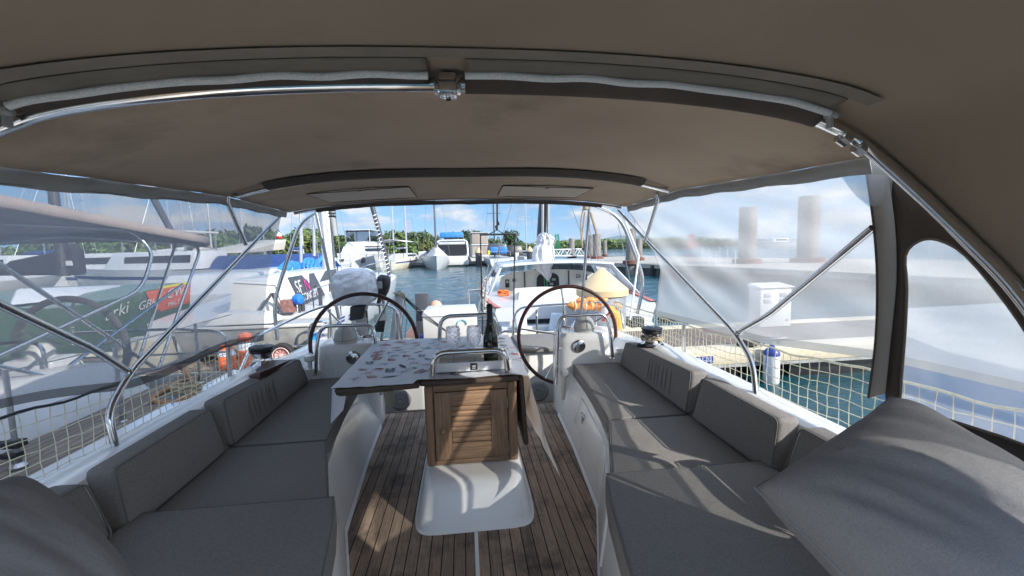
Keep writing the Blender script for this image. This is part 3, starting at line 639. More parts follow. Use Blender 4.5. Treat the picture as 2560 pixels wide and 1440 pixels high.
tag(cl, 'white tablecloth printed with coral and blue sea motifs, draped over the cockpit table', 'tablecloth')
# front flap of the cloth under the tray
# ---------------------------------------------------------------- tray, glasses, bottle
tr = thing('serving_tray', 'white rectangular serving tray with a black square label, behind the front grab rail', 'tray', (.03, 2.52, .71))
b = MB(); TX0, TX1, TY0, TY1, TZ = -.195, .235, 2.38, 2.68, .7125
b.box(TX0+.012, TX1-.012, TY0+.012, TY1-.012, TZ, TZ+.006); b.build('tray_floor', mat('tray_cream', (.55, .52, .47), .6, var=.04), tr)
for x0, x1, y0, y1 in ((TX0, TX1, TY0, TY0+.011), (TX0, TX1, TY1-.011, TY1), (TX0, TX0+.011, TY0+.0115, TY1-.0115), (TX1-.011, TX1, TY0+.0115, TY1-.0115)):
    b = MB(); b.box(x0, x1, y0, y1, TZ, TZ+.05); b.build('tray_side', WHITEPAINT, tr, bevel=.003)
b = MB(); b.box(.002, .042, TY0-.003, TY0+.001, TZ+.006, TZ+.044); lb = b.build('tray_label', BLACK, tr)
lettering('zak!', .014, WHITEPAINT, lb, (.022, TY0-.004, TZ+.025), (1, 0, 0), (0, 0, 1), align='CENTER', name='lettering')
b = MB(); b.box(.012, .032, TY0-.0045, TY0-.003, TZ+.016, TZ+.018); b.build('printed_line', WHITEPAINT, lb)
def wineglass(x, y, label):
    t = thing('wine_glass', label, 'wine glass', (x, y, TZ+.006), 'wine glasses on the tray', rotz=0.)
    b = MB(); n = 28; prof = [(.006, .085), (.018, .092), (.033, .112), (.041, .14), (.0435, .17), (.0415, .205), (.0385, .218)]
    vs = []; rows = 26
    def rad(h):
        return lerp([(h_, r_) for r_, h_ in prof], h)
    for i in range(rows+1):
        h = .085+(.218-.085)*i/rows
        for j in range(n):
            dim = .0016*sin(j*pi*.5*1.0+ (i % 4)*pi/2)*(1 if 2 < i < rows-1 else 0)+(.0012 if (i+j) % 2 and 2 < i < rows-1 else 0)
            r = rad(h)+dim; a = 2*pi*j/n+(i*.06); vs.append((r*cos(a), r*sin(a), h))
    for i in range(rows, -1, -1):
        h = .088+(.218-.088)*i/rows
        for j in range(n): r = max(.001, rad(h)-.0024); a = 2*pi*j/n; vs.append((r*cos(a), r*sin(a), h))
    k = 2*rows+2; b.add(vs, [(i*n+j, i*n+(j+1) % n, (i+1)*n+(j+1) % n, (i+1)*n+j) for i in range(k-1) for j in range(n)])
    b.build('bowl', CRYSTAL, t, ang=25)
    b = MB(); b.lathe([(.004, .004), (.0038, .03), (.0042, .06), (.007, .085)], n=14); b.build('stem', CRYSTAL, t)
    b = MB(); b.lathe([(0, 0), (.036, 0), (.036, .002), (.02, .004), (.004, .007), (0, .007)], n=28); b.build('foot', CRYSTAL, t); return t
wineglass(-.095, 2.56, 'left of the two textured clear wine glasses on the tray')
wineglass(.030, 2.55, 'textured clear wine glass on the tray, standing next to the dark bottle')
bo = thing('wine_bottle', 'dark green sparkling wine bottle with black foil neck standing on the tray', 'bottle', (.128, 2.535, TZ+.006), rotz=0.)
b = MB(); b.lathe([(0, .004), (.036, .0), (.0435, .006), (.0445, .02), (.0445, .125), (.042, .155), (.034, .19), (.024, .225), (.0175, .26), (.0155, .29), (.0155, .315)], n=32); b.build('glass_body', BOTTLEGLASS, bo)
b = MB(); b.lathe([(.0215, .243), (.0185, .265), (.0170, .29), (.0172, .318), (.0195, .320), (.0195, .334), (.017, .345), (.012, .352), (0, .353)], n=28); b.build('foil_neck', FOIL, bo)
b = MB(); b.lathe([(.0449, .035), (.0449, .105)], n=32); b.build('bottle_label', mat('black_label', (.012, .012, .014), .6, var=.2), bo)
# ---------------------------------------------------------------- bimini and sprayhood
def bz(x, y):
    w_ = lerp([(1.25, 1.31), (2.8, 1.435), (4.15, 1.58)], y); ze = lerp([(1.25, 1.66), (2.8, 1.757), (4.15, 1.77)], y); zc = lerp([(1.25, 1.885), (2.0, 1.90), (2.8, 1.897), (4.15, 1.862)], y)
    sag = -.012*sin(pi*min(1, max(0, (y-1.25)/1.55))) if y < 2.8 else -.008*sin(pi*(y-2.8)/1.35)
    q = min(1, abs(x)/w_); return zc-(zc-ze)*q**3.3+sag*(1-q*q)
def bw(y): return lerp([(1.25, 1.31), (2.8, 1.435), (4.15, 1.58)], y)
bim = thing('bimini', 'taupe canvas bimini stretched over steel hoops above the cockpit', 'bimini', (0, 2.7, .66))
b = MB(); b.grid(lambda u, v: V(((u*2-1)*bw(1.25+2.9*v), 1.25+2.9*v, bz((u*2-1)*bw(1.25+2.9*v), 1.25+2.9*v)+.004*noise.noise(V((u*6, v*9, 0))))), 40, 40); b.build('canopy', CANVAS, bim, solid=.004, recalc=False)
def arcpts(y, dz, w0, n=28): return [(w0*(i/n*2-1), y, bz(w0*(i/n*2-1), y)+dz) for i in range(n+1)]
for sg in (-1, 1):   # light hem band along each side
    b = MB(); b.grid(lambda u, v: V((sg*(bw(1.3+2.8*u)+.004+.012*v), 1.3+2.8*u, bz(bw(1.3+2.8*u), 1.3+2.8*u)-.055*v+.004*sin(u*40))), 30, 2); b.build('side_hem', CANVAS_GREY, bim, solid=.003, recalc=False)
# hoop over the table
b = MB(); b.tube(bent([at(615, 612, x=-1.43), at(566, 500, x=-1.455), at(575, 474, x=-1.43)], .05)+[V(p) for p in arcpts(2.8, -.03, 1.36)]+bent([at(1640, 474, x=1.40), at(1646, 496, x=1.42), at(1612, 605, x=1.41)], .05), .0135, 10); b.build('hoop', STEEL, bim)
b = MB(); b.grid(lambda u, v: V((1.17*(u*2-1), 2.69+.2*v, bz(1.17*(u*2-1), 2.69+.2*v)-.010-.034*sin(pi*v))), 40, 8); b.build('zip_sleeve', CANVAS_DARK, bim, recalc=False)
b = MB(); b.tube([(x, y-.135, z+.004) for x, y, z in arcpts(2.8, -.004, 1.16, 40)], .004, 6); b.build('zip', DULLSTEEL, bim)
# rear hoop
b = MB(); b.tube(arcpts(4.13, -.02, 1.53), .0135, 10); b.build('hoop', STEEL, bim)
b = MB(); b.grid(lambda u, v: V((1.33*(u*2-1), 4.08+.11*v, bz(1.33*(u*2-1), 4.1)-.006-.042*sin(pi*(.15+.85*v))+.004*noise.noise(V((u*30, v, 0))))), 50, 5); b.build('rear_sleeve', CANVAS_DARK, bim, recalc=False)
for x0, x1 in ((-1.13, -.40), (.30, 1.0)):   # two rolled window flaps stitched under the aft panel
    b = MB(); b.grid(lambda u, v: V((x0+(x1-x0)*u, 3.30+.56*v, bz(x0+(x1-x0)*u, 3.30+.56*v)-.010-.010*sin(pi*u)*sin(pi*v)+.003*noise.noise(V((u*9, v*9, 2))))), 16, 10); fl = b.build('window_flap', mat('flap_beige', (.47, .40, .33), .9, var=.06, sc=6), bim, recalc=False)
    b = MB(); q = (x0+x1)/2; b.box(q-.012, q+.012, 3.33, 3.37, bz(q, 3.35)-.026, bz(q, 3.35)-.014); b.build('flap_tab', mat('tab_yellowed', (.45, .38, .22), .6), fl)
    b = MB(); b.tube([(x0, 3.30, bz(x0, 3.30)-.010), (x1, 3.30, bz(x1, 3.30)-.010), (x1, 3.86, bz(x1, 3.86)-.010), (x0, 3.86, bz(x0, 3.86)-.010)], .003, 5, closed=True); b.build('flap_seam', CANVAS_DARK, fl)
# slanting braces, legs, struts
for sg in (-1, 1):
    b = MB()
    if sg < 0: pts = [at(712, 527, y=4.12), at(326, 930, x=-1.44), at(268, 1030, x=-1.41), (-1.39, 1.775, .655)]
    else: pts = [at(1545, 527, y=4.12), at(1838, 833, x=1.44), at(1882, 905, x=1.41), (1.365, 1.875, .655)]
    b.tube(bent(pts, .16, 7), .0135, 12); b.build('brace', STEEL, bim)
    b = MB()
    if sg < 0: pts = [at(330, 936, x=-1.44), at(232, 872, x=-1.42), at(-40, 742, x=-1.38)]
    else: pts = [at(1838, 836, x=1.44), at(1925, 785, x=1.42), at(2182, 570, x=1.38)]
    b.tube(bent(pts, .05), .0135, 10); b.tube([V(pts[0]).lerp(V(pts[1]), .10), V(pts[0]).lerp(V(pts[1]), .14)], .018, 10); b.build('strut', STEEL, bim)
# the front hoop and its zipped sleeves
R1 = [V((0, 1.25, 1.853)), V((.35, 1.25, 1.848)), V((.7, 1.25, 1.826)), V((1.0, 1.25, 1.785)), V((1.15, 1.248, 1.737)), V((1.243, 1.24, 1.682)), at(2275, 462, x=1.30), at(2412, 592, x=1.335), at(2560, 748, x=1.36), V((1.38, .76, .98)), V((1.40, .60, .67))]
ARCH = [V((-p.x, p.y, p.z)) for p in R1[:0:-1]]+R1
AP = smooth_path(ARCH, 6); 
spr = thing('sprayhood', 'dark taupe canvas sprayhood overhead in front of the bimini, with clear side windows', 'sprayhood', (0, .6, .66))
b = MB(); b.tube([p for p in AP if not (p.x < -1.12 and p.z > 1.70 and p.x > -1.14)], .019, 12); b.build('hoop', STEEL, spr)
# canvas
ns = len(AP)
def spoint(i, d):
    p = AP[i]; h = lerp([(0, 1.0), (.3, 1.003), (.7, 1.015), (1.2, .99), (1.6, .9)], d)
    lean = max(0, (1.25-p.y))*.35
    return V((p.x*(1.012), p.y+.03-d*(1-.25*max(0, 1.6-p.z))+0*lean, .66+(p.z-.66+.026)*h))
ds = [0, .04, .1, .2, .3, .4, .5, .6, .7, .8, .9, 1., 1.1, 1.2, 1.35, 1.5, 1.6]
vs = [spoint(i, d) for d in ds for i in range(ns)]
def inwin(i, k): 
    p = AP[i]; return .84 < p.z < 1.36 and .12 < ds[k] < .62
fs = [(k*ns+i, k*ns+i+1, (k+1)*ns+i+1, (k+1)*ns+i) for k in range(len(ds)-1) for i in range(ns-1) if not (inwin(i, k) and inwin(i+1, k+1))]
b = MB(); b.add(vs, fs); b.build('hood_canvas', HOODCANVAS, spr, recalc=False)
b = MB(); b.add(vs, [(k*ns+i, k*ns+i+1, (k+1)*ns+i+1, (k+1)*ns+i) for k in range(len(ds)-1) for i in range(ns-1) if inwin(i, k) and inwin(i+1, k+1)]); b.build('side_window', VINYL, spr, recalc=False)
def seg_on(x0, x1, dy, dz, n=40): return [V((x, 1.25+dy, lerp([(p.x, p.z) for p in AP if p.z > 1.6], x)+dz)) for x in [x0+(x1-x0)*i/n for i in range(n+1)]]
for x0, x1 in ((-1.08, -.085), (.012, 1.075)):
    c = [V((x, 1.25, lerp([(p.x, p.z) for p in AP if p.z > 1.6], x))) for x in [x0+(x1-x0)*i/40 for i in range(41)]]
    b = MB(); b.grid(lambda u, v: c[int(round(u*40))]+V((0, -.045+.058*v, .012-(.020 if x0 < -.5 else .032)*sin(pi*min(1, v*.62+.0)))), 40, 6); b.build('zip_sleeve', CANVAS_DARK, spr, recalc=False, solid=.003)
    b = MB(); b.tube([p+V((0, -.058+.003*sin(p.x*31), .004+.002*sin(p.x*23))) for p in c], .0105, 10); b.build('bolt_rope', mat('braided_cord', (.66, .67, .67), .85, var=.12, sc=160, bump=.5, bsc=260), spr)
    b = MB(); b.grid(lambda u, v: c[int(round(u*40))]+V((0, -.115+.055*v, .022-.012*v)), 40, 3); b.build('stitched_flap', CANVAS_GREY if False else mat('flap_canvas', (.16, .14, .115), .9, var=.1, sc=8), spr, recalc=False, solid=.003)
b = MB(); b.grid(lambda u, v: V((1.13*(u*2-1), 1.25-.17+.05*v, lerp([(p.x, p.z) for p in AP if p.z > 1.6], 1.13*(u*2-1))+.023-.001*v)), 40, 2); b.build('seam_tape', mat('seam_canvas', (.19, .165, .135), .9, var=.1, sc=8), spr, recalc=False)
bk = MB(); bk.box(-.072, .0, 1.215, 1.255, 1.826, 1.862); bk.box(-.058, -.012, 1.20, 1.262, 1.818, 1.868); bk.tube([(-.062, 1.22, 1.828), (-.01, 1.22, 1.828)], .012, 10); bk.lathe([(.008, 0), (.008, .01)], (-.035, 1.235, 1.808), n=10); bk.build('buckle', STEEL, spr, bevel=.003)
for x in (-1.10, 1.085):
    z = lerp([(p.x, p.z) for p in AP if p.z > 1.6], x); b = MB(); b.box(x-.014, x+.014, 1.19, 1.206, z-.002, z+.010); b.box(x-.005, x+.005, 1.195, 1.215, z-.035, z-.002); b.tube([(x-.02, 1.2, z), (x+.02, 1.2, z)], .009, 8); b.build('clip', CANVAS_GREY, spr, bevel=.002)
b = MB(); b.tube([AP[i] for i in range(len(AP)) if -1.26 < AP[i].x < -1.17 and AP[i].z > 1.6], .021, 12); b.build('tube_joint', BLACK, spr)
for a in (at(2110, 345, y=1.25), at(2150, 370, y=1.245)):
    b = MB(); b.tube([a+V((-.012, 0, .007)), a+V((.012, 0, -.008))], .022, 12); b.build('tube_joint', STEEL, spr, ang=20)
# right side curtain with its rounded window
cur = thing('side_curtain', 'brown canvas side curtain with a rounded clear window at the right edge of the photo', 'curtain', (1.37, 1., .66))
X = 1.395
def yz(px, py): p = at(px, py, x=X); return (p.y, p.z)
outer = [yz(2235, 1022), yz(2214, 980), yz(2226, 850), yz(2236, 700), yz(2232, 560), yz(2212, 400), yz(2275, 470), yz(2412, 600), yz(2560, 752), (.86, 1.1), (.70, .82), (.64, .66), (.75, .68), yz(2700, 1240), yz(2560, 1168), yz(2380, 1090)]
inner = [yz(2262, 1010), yz(2252, 985), yz(2262, 850), yz(2268, 720), yz(2264, 640), yz(2296, 604), yz(2345, 600), yz(2415, 640), yz(2520, 765), (.89, 1.10), (.80, .95), (.76, .82), (.80, .79), yz(2690, 1188), yz(2560, 1112), yz(2390, 1055)]
O_ = smooth_path([(X, y, z) for y, z in outer], 3, True); I_ = smooth_path([(X, y, z) for y, z in inner], 3, True); k = len(O_)
b = MB(); b.add(O_+I_, [(i, (i+1) % k, k+(i+1) % k, k+i) for i in range(k)]); b.build('curtain_panel', CANVAS_DARK, cur, recalc=False, solid=.004)
b = MB(); b.add(I_, [list(range(k))]); b.build('window_pane', VINYL, cur, recalc=False)
b = MB(); b.tube(I_, .004, 6, closed=True); b.build('window_piping', CANVAS_GREY if False else mat('brown_piping', (.16, .13, .10), .8), cur)
b = MB(); e = [at(2162, 395, x=X-.01), at(2185, 560, x=X-.01), at(2194, 700, x=X-.01), at(2190, 850, x=X-.01), at(2172, 995, x=X-.01)]; e2 = [at(2214, 400, x=X-.012), at(2236, 560, x=X-.012), at(2240, 700, x=X-.012), at(2226, 850, x=X-.012), at(2212, 985, x=X-.012)]
b.add(smooth_path(e, 4)+smooth_path(e2, 4), [(i, i+1, 17+i+1, 17+i) for i in range(16)]); b.build('zip_flap', mat('flap_light', (.33, .31, .28), .9, var=.06, sc=6), cur, recalc=False, solid=.004)
b = MB(); b.tube(smooth_path(e, 4), .005, 6); b.build('zip', CANVAS_DARK, cur)
# mesh screens hanging from the bimini
def screen_mesh(sg, m, label, y0, yt1, yb1, fold, bow, hemc):
    t = thing('shade_screen', label, 'shade screen', (sg*1.45, 2.3, .9))
    def S(u, v):
        yt = y0+(yt1-y0)*u; yb = y0-(.0 if sg < 0 else 0)+(yb1-y0)*u
        q_ = max(0, 1.36-yt) if sg > 0 else 0; top = V((sg*(bw(yt)+.012+min(.16, q_*.9)), yt, bz(bw(yt), yt)-.045-q_*.22)); bot = V((sg*lerp([(.4, 1.48), (1.4, 1.50), (3.5, 1.53)], yb), yb, lerp([(.5, .99), (1.4, .955), (2., .875), (3.4, .815)], yb)+(.02*sin(yb*5) if sg < 0 else .0)))
        p = top.lerp(bot, v); p.y -= bow*sin(pi*v)*u**5
        f = sin(u*34+v*20)*fold*sin(pi*v)+noise.noise(V((u*9+v*4, v*3-u*5, 2.)))*fold*2.2*sin(pi*min(1, v*1.1))
        p.x += sg*(f+.03*sin(pi*v)); return p
    b = MB(); b.grid(S, 90, 50); b.build('mesh_panel', m, t, recalc=False, ang=180)
    b = MB(); b.grid(lambda u, v: S(u, 1.+.045*v if sg < 0 else .955+.045*v)-V((sg*.003, 0, 0)), 90, 2); b.build('bottom_hem', hemc, t, recalc=False)
    if sg > 0: b = MB(); b.grid(lambda u, v: S(.985+.015*u, v)-V((.003, 0, 0)), 1, 40); b.build('edge_hem', hemc, t, recalc=False)
    return t
HEML = screen('dark_hem', .84, (.12, .12, .125), .2); HEMR = screen('grey_hem', .64, (.40, .42, .41), .4)
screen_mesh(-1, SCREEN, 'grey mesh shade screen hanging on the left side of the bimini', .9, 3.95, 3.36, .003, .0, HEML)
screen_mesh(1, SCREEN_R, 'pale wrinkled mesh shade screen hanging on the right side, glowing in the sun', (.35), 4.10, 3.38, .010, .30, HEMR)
# ---------------------------------------------------------------- safety nets on the guard rails
def net(sg, label, y0, y1):
    t = thing('safety_net', label, 'safety net', (sg*1.62, 2.5, .47)); cell = .052
    top = lambda y: lerp([(.4, .90), (1.6, .86), (2.2, .835), (3., .79), (4.2, .78)], y)+.008*sin(y*9)
    X_ = lambda y: 1.60+.03*sin(y*2)-max(0, y-3.4)*.03; nn = int((y1-y0)/cell); hc = 8
    def pt(i, j):
        y = y0+(y1-y0)*i/nn; f = j/hc; z = .47+(top(y)-.47)*f
        return V((sg*(X_(y)+.008*noise.noise(V((i*.9, j*.8, 1)))), y+.011*noise.noise(V((i*.7, j*.7, 5))), z+.010*noise.noise(V((i*.6, j*.8, 9)))*(0 < j < hc)-.01*sin(pi*f)))
    b = MB()
    for i in range(nn+1): b.tube([pt(i, j) for j in range(hc+1)], .0022, 4, cap=False)
    for j in range(1, hc): b.tube([pt(i, j) for i in range(nn+1)], .0020, 4, cap=False)
    b.build('net_mesh', NETCORD, t)
    b = MB(); b.tube([pt(i, hc)+V((0, 0, .004*sin(i*1.3))) for i in range(nn+1)], .0055, 6); b.build('lifeline', ROPEB if sg < 0 else NETCORD, t)
    for y, z in ((3., .8), (.7, .92)): b = MB(); b.tube([(sg*1.60, y, .46), (sg*1.595, y, z)], .0125, 10); b.build('stanchion', DULLSTEEL, t)
    return t
net(-1, 'cream knotted safety net along the left guard rail, in front of the neighbouring yacht', .6, 3.5)
net(1, 'cream knotted safety net along the right guard rail, above the dark water', .45, 4.5)
# ---------------------------------------------------------------- winches and ropes
def winch(x, y, z, label, metal_drum=True):
    t = thing('winch', label, 'winch', (x, y, z), rotz=0.)
    b = MB(); b.lathe([(.082, -.03), (.082, .0), (.068, .012), (.060, .035), (.058, .06), (.066, .078)], n=28); b.build('drum', STEEL, t)
    b = MB(); b.lathe([(.068, .078), (.072, .083), (.074, .092), (.068, .10), (.076, .108), (.074, .118), (.05, .126), (.0, .128)], n=28); b.build('jaw_cap', BLACK, t)
    b = MB(); b.lathe([(.022, .126), (.022, .132), (.012, .133), (.0, .12)], n=12); b.build('socket', STEEL, t); return t
winch(-1.385, 3.0, .665, 'chrome winch with black jaws on the left coaming, beside the left wheel')
wr_ = winch(1.345, 3.0, .665, 'chrome winch with rope bundles wound round it on the right coaming')
def coil(name, c, r, n, m, label, rt=.008, flat=.5, hz=.1, seed=0, cat='rope', grp=None):
    rn = random.Random(seed); pts = []; c = V(c)
    for i in range(n*14):
        a = i*2*pi/14; k = i/(n*14)
        rr_ = r*(1+rn.uniform(-.10, .10)); pts.append(c+V((cos(a)*rr_, sin(a)*rr_*flat, hz*(k-.5)+rn.uniform(-.012, .012))))
    b = MB(); b.tube(smooth_path(pts, 2), rt, 6); o = b.build(name, m); return tag(o, label, cat, grp)
coil('rope_coil', (1.335, 3.0, .615), .088, 7, ROPEB, 'black sheet bundle coiled round the base of the right winch', .012, .95, .085, 3)
coil('rope_coil', (1.345, 3.0, .705), .072, 3, ROPETAN, 'tan rope wound round the drum of the right winch', .007, 1., .02, 4)
b = MB(); p0, p1 = at(650, 930, x=-1.33), at(735, 905, x=-1.2)
# maroon winch handle pocket beside the left winch
b = MB(); b.hexa([at(600, 955, y=2.75), at(650, 960, y=2.62), at(700, 920, y=2.9), at(660, 915, y=2.95), at(602, 945, y=2.75), at(650, 930, y=2.62), at(730, 898, y=2.9), at(680, 898, y=2.95)]); tag(b.build('winch_pocket', DARKLEATHER, None, bevel=.01), 'oxblood fabric pocket lying beside the left winch', 'pocket')
# ================================================================== WATER
m, nt, out = new_mat('harbour_water'); b_ = N(nt, 'BsdfPrincipled'); L(nt, b_.outputs[0], out.inputs[0])
b_.inputs['Base Color'].default_value = (.006, .055, .070, 1); b_.inputs['Roughness'].default_value = .07; b_.inputs['IOR'].default_value = 1.33
vec = coords(nt, (1, 1, 1)); n1 = noise_n(nt, coords(nt, (1., 1.7, 1)), 5., 6, .6); n2 = noise_n(nt, coords(nt, (1, 1.4, 1)), .35, 3)
bn = N(nt, 'Bump'); bn.inputs['Strength'].default_value = .8; bn.inputs['Distance'].default_value = .05
L(nt, math_n(nt, 'ADD', n1, math_n(nt, 'MULTIPLY', n2, .6)), bn.inputs['Height']); L(nt, bn.outputs[0], b_.inputs['Normal'])
WATERM = m
Y_ = []; y = 2.6
while y < 112: Y_.append(y); y *= 1.0078
X_ = [-1+2*i/230 for i in range(231)]
def wave(x, y):
    f = min(1, max(.35, y/16)); n1 = noise.noise(V((x*.55, y*.95, 0))); n2 = noise.noise(V((x*1.5+4, y*2.6, 3))); n3 = noise.noise(V((x*3.4, y*5.5, 8)))
    return (n1*.055+n2*.034+n3*.014*(y < 45))*f
b = MB(); nx = len(X_); vs = []
for y in Y_:
    hw_ = 7+y*1.15
    for q in X_: x = q*hw_; vs.append((x, y, WATER+(wave(x, y) if 0 < abs(q) < .999 else 0)))
b.add(vs, [(i*nx+j, i*nx+j+1, (i+1)*nx+j+1, (i+1)*nx+j) for i in range(len(Y_)-1) for j in range(nx-1)])
rr_ = [-3000, -600, -150, -40, -10, 10, 40, 150, 600, 3000]
b.grid(lambda u, v: V((rr_[int(round(u*9))], rr_[int(round(v*9))]+200, WATER-.09)), 9, 9); tag(b.build('water', m, None, smooth=True, recalc=False, ang=180), kind='structure')
# ================================================================== SURROUNDINGS
DZ = -.3
def flip(pts, sg): return pts if sg > 0 else pts[::-1]
# ---------------------------------------------------------------- floating dock
dk = thing('floating_dock', 'timber-planked floating dock with cream edge boards running behind the yacht stern', 'dock', (0, 7.2, DZ))
b = MB(); b.box(-9, 16, 6.58, 8.02, DZ-.05, DZ); b.build('deck', DOCKWOOD, dk, smooth=False)
for y0, y1, nm in ((6.2, 6.575, 0), (8.025, 8.36, 1)):
    for k in range(6):
        x0 = -9+k*4.17; b = MB(); b.box(x0, x0+4.165, y0, y1, DZ-.05, DZ+.012); b.build('edge_board', CREAM, dk, bevel=.006)
b = MB(); b.box(-9, 16, 6.165, 6.198, DZ-.20, DZ+.004); b.build('near_fascia', CREAM, dk, bevel=.004)
b = MB(); b.box(-9, 16, 8.362, 8.39, DZ-.20, DZ+.004); b.build('far_fascia', CREAM, dk, bevel=.004)
b = MB(); b.box(-9, 16, 6.15, 6.20, DZ-.25, DZ-.205); b.build('rubbing_strip', ALU, dk)
for k in range(9):
    x0 = -8.6+k*2.75; b = MB(); b.box(x0, x0+1.9, 6.3, 8.25, DZ-.62, DZ-.26); b.build('float', BLACK, dk, bevel=.05)
sg_ = thing('berth_sign', 'small blue berth sign reading B1-02 on the dock fascia', 'sign', at(1762, 902, y=6.16))
p = at(1741, 910, y=6.155); q = at(1783, 892, y=6.155)
b = MB(); b.box(p.x, q.x, 6.152, 6.163, p.z, q.z+.01); b.build('plate', BLUEPLATE, sg_); lettering('B1-02', (q.z-p.z)*.95, HULLPAINT, sg_, ((p.x+q.x)/2, 6.1505, p.z+.028), (1, 0, 0), (0, 0, 1), align='CENTER')
# cylindrical fender hanging from the dock
p = at(1925, 880, y=6.08); f = thing('fender', 'white cylindrical fender with blue ends hanging from the dock edge', 'fender', (p.x, 6.05, WATER))
c0 = V((p.x, 6.04, -.86)); b = MB(); b.lathe([(0, 0), (.06, .01), (.105, .05), (.115, .10), (.115, .50), (.105, .53)], c0, n=24); b.build('body', HULLPAINT, f)
b = MB(); b.lathe([(.1155, .50), (.11, .545), (.085, .59), (.045, .62), (.035, .66), (0, .665)], c0, n=24); b.build('blue_end', mat('blue_vinyl', (.02, .04, .22), .4), f)
b = MB(); b.tube([c0+V((0, 0, .65)), c0+V((-.02, .04, .75)), V((p.x-.03, 6.25, DZ+.03))], .012, 6); b.tube([c0+V((-.02, 0, .66)), c0+V((-.10, -.03, .6)), c0+V((-.12, -.03, .35)), c0+V((-.09, -.03, .2))], .008, 5); b.build('lanyard', mat('blue_rope', (.05, .25, .6), .8, var=.2), f)
for px, py, lab in ((1870, 862, 'black rope heaped on the dock edge above the fender'), (1668, 806, 'black rope heaped on the far dock edge beside the right winch')):
    p = at(px, py, z=DZ+.03); coil('rope_heap', (p.x, p.y, DZ+.09), .17, 6, ROPEB, lab, .028, .55, .10, int(px))
p = at(1905, 848, z=DZ+.1); 
cl_ = thing('dock_cleat', 'dark horn cleat with a white line on the dock edge near the fender', 'cleat', (p.x+.15, 6.4, DZ))
b = MB(); o = V((p.x+.2, 6.4, DZ+.012)); b.tube([o+V((-.2, 0, .11)), o+V((-.1, 0, .09)), o+V((.1, 0, .09)), o+V((.2, 0, .11))], [.018, .026, .026, .018], 8); b.tube([o+V((-.06, 0, 0)), o+V((-.06, 0, .09))], .026, 8); b.tube([o+V((.06, 0, 0)), o+V((.06, 0, .09))], .026, 8); b.build('cleat_horn', DARKPAINT, cl_)
# beige-capped steel pile
pl = thing('capped_pile', 'thick galvanised steel pile with a beige conical cap rising through the dock', 'pile', (2.90, 8.95, -1.2))
b = MB(); b.lathe([(.50, -1.4), (.50, .37)], (2.90, 8.95, 0), n=40); b.build('shaft', GALV, pl)
b = MB(); b.lathe([(.545, .33), (.555, .335), (.555, .455), (.53, .475), (.045, .905), (.02, .915), (0, .916)], (2.90, 8.95, 0), n=40); b.build('cone_cap', BEIGECONE, pl, ang=30)
b = MB(); b.box(2.2, 3.6, 8.395, 8.43, DZ-.15, DZ+.02); b.build('pile_bracket', GALV, pl, bevel=.008)
# white service cabinet
p = at(1938, 818, z=DZ); h_ = at(1938, 716, y=p.y).z; hw_ = abs(at(1985, 790, y=p.y).x-at(1893, 790, y=p.y).x)/2*.84
e = thing('service_pedestal', 'white dock service cabinet with four grey sockets seen through the right shade screen', 'service cabinet', (p.x, p.y, DZ))
b = MB(); b.box(p.x-hw_, p.x+hw_, p.y, p.y+.35, DZ+.01, h_-.03); b.build('cabinet', HULLPAINT, e, bevel=.01)
b = MB(); b.hexa([(p.x-hw_-.03, p.y-.04, h_-.03), (p.x+hw_+.03, p.y-.04, h_-.03), (p.x+hw_+.03, p.y+.39, h_-.03), (p.x-hw_-.03, p.y+.39, h_-.03), (p.x-hw_-.03, p.y-.04, h_-.005), (p.x+hw_+.03, p.y-.04, h_-.005), (p.x+hw_, p.y+.36, h_+.05), (p.x-hw_, p.y+.36, h_+.05)]); b.build('lid', HULLPAINT, e, bevel=.008)
for dx in (-.55, .45):
    for dz in (.13, .24): b = MB(); x = p.x+dx*hw_; b.box(x-.07, x+.07, p.y-.015, p.y-.001, h_-dz-.08, h_-dz); b.build('socket', GREYPAINT, e, bevel=.006)
b = MB(); b.lathe([(.02, 0), (.02, .012), (0, .013)], (p.x+hw_*.75, p.y, DZ+.14), (0, -1, 0), 12); b.build('lock', DULLSTEEL, e)
# white storage box, post, orange float
bx = thing('dock_box', 'white storage box with a chamfered lid on the dock behind the wine glasses', 'storage box', (-.3, 7.9, DZ))
b = MB(); b.hexa([(-.80, 7.75, DZ+.014), (.17, 7.75, DZ+.014), (.17, 8.25, DZ+.014), (-.80, 8.25, DZ+.014), (-.80, 7.72, .20), (.17, 7.72, .20), (.17, 8.25, .22), (-.80, 8.25, .22)]); b.build('box_body', OLDWHITE, bx, bevel=.015)
b = MB(); b.hexa([(-.82, 7.70, .20), (.19, 7.70, .20), (.19, 8.27, .222), (-.82, 8.27, .222), (-.80, 7.74, .29), (.17, 7.74, .29), (.15, 8.24, .34), (-.74, 8.24, .34)]); b.build('lid', HULLW, bx, bevel=.02, seg=3)
b = MB(); b.tube([(-.10+cos(t)*.085, 7.712, .04+sin(t)*.085) for t in [pi*i/14 for i in range(15)]], .012, 6); b.build('emblem', mat('pale_turquoise', (.25, .6, .62), .5), bx)
ps = thing('mooring_post', 'short dark mooring post with a timber face at the far dock edge', 'post', (-.87, 8.3, DZ))
b = MB(); b.box(-1.0, -.74, 8.40, 8.62, -.9, .56); b.build('post_body', DARKPAINT, ps, bevel=.02); b = MB(); b.box(-.985, -.76, 8.37, 8.398, -.9, .02); b.build('timber_face', WOODPILE, ps)
b = MB(); b.box(-.98, -.76, 8.385, 8.399, .22, .235); b.build('joint_strip', GREYPAINT, ps)
tag(MB().lathe([(0, 0), (.10, .03), (.15, .12), (.15, .2), (.10, .3), (.03, .34), (0, .34)], (-.62, 8.6, .05), n=20).build('mooring_buoy', mat('faded_orange', (.62, .32, .22), .6)), 'faded orange mooring buoy behind the white dock box', 'buoy')
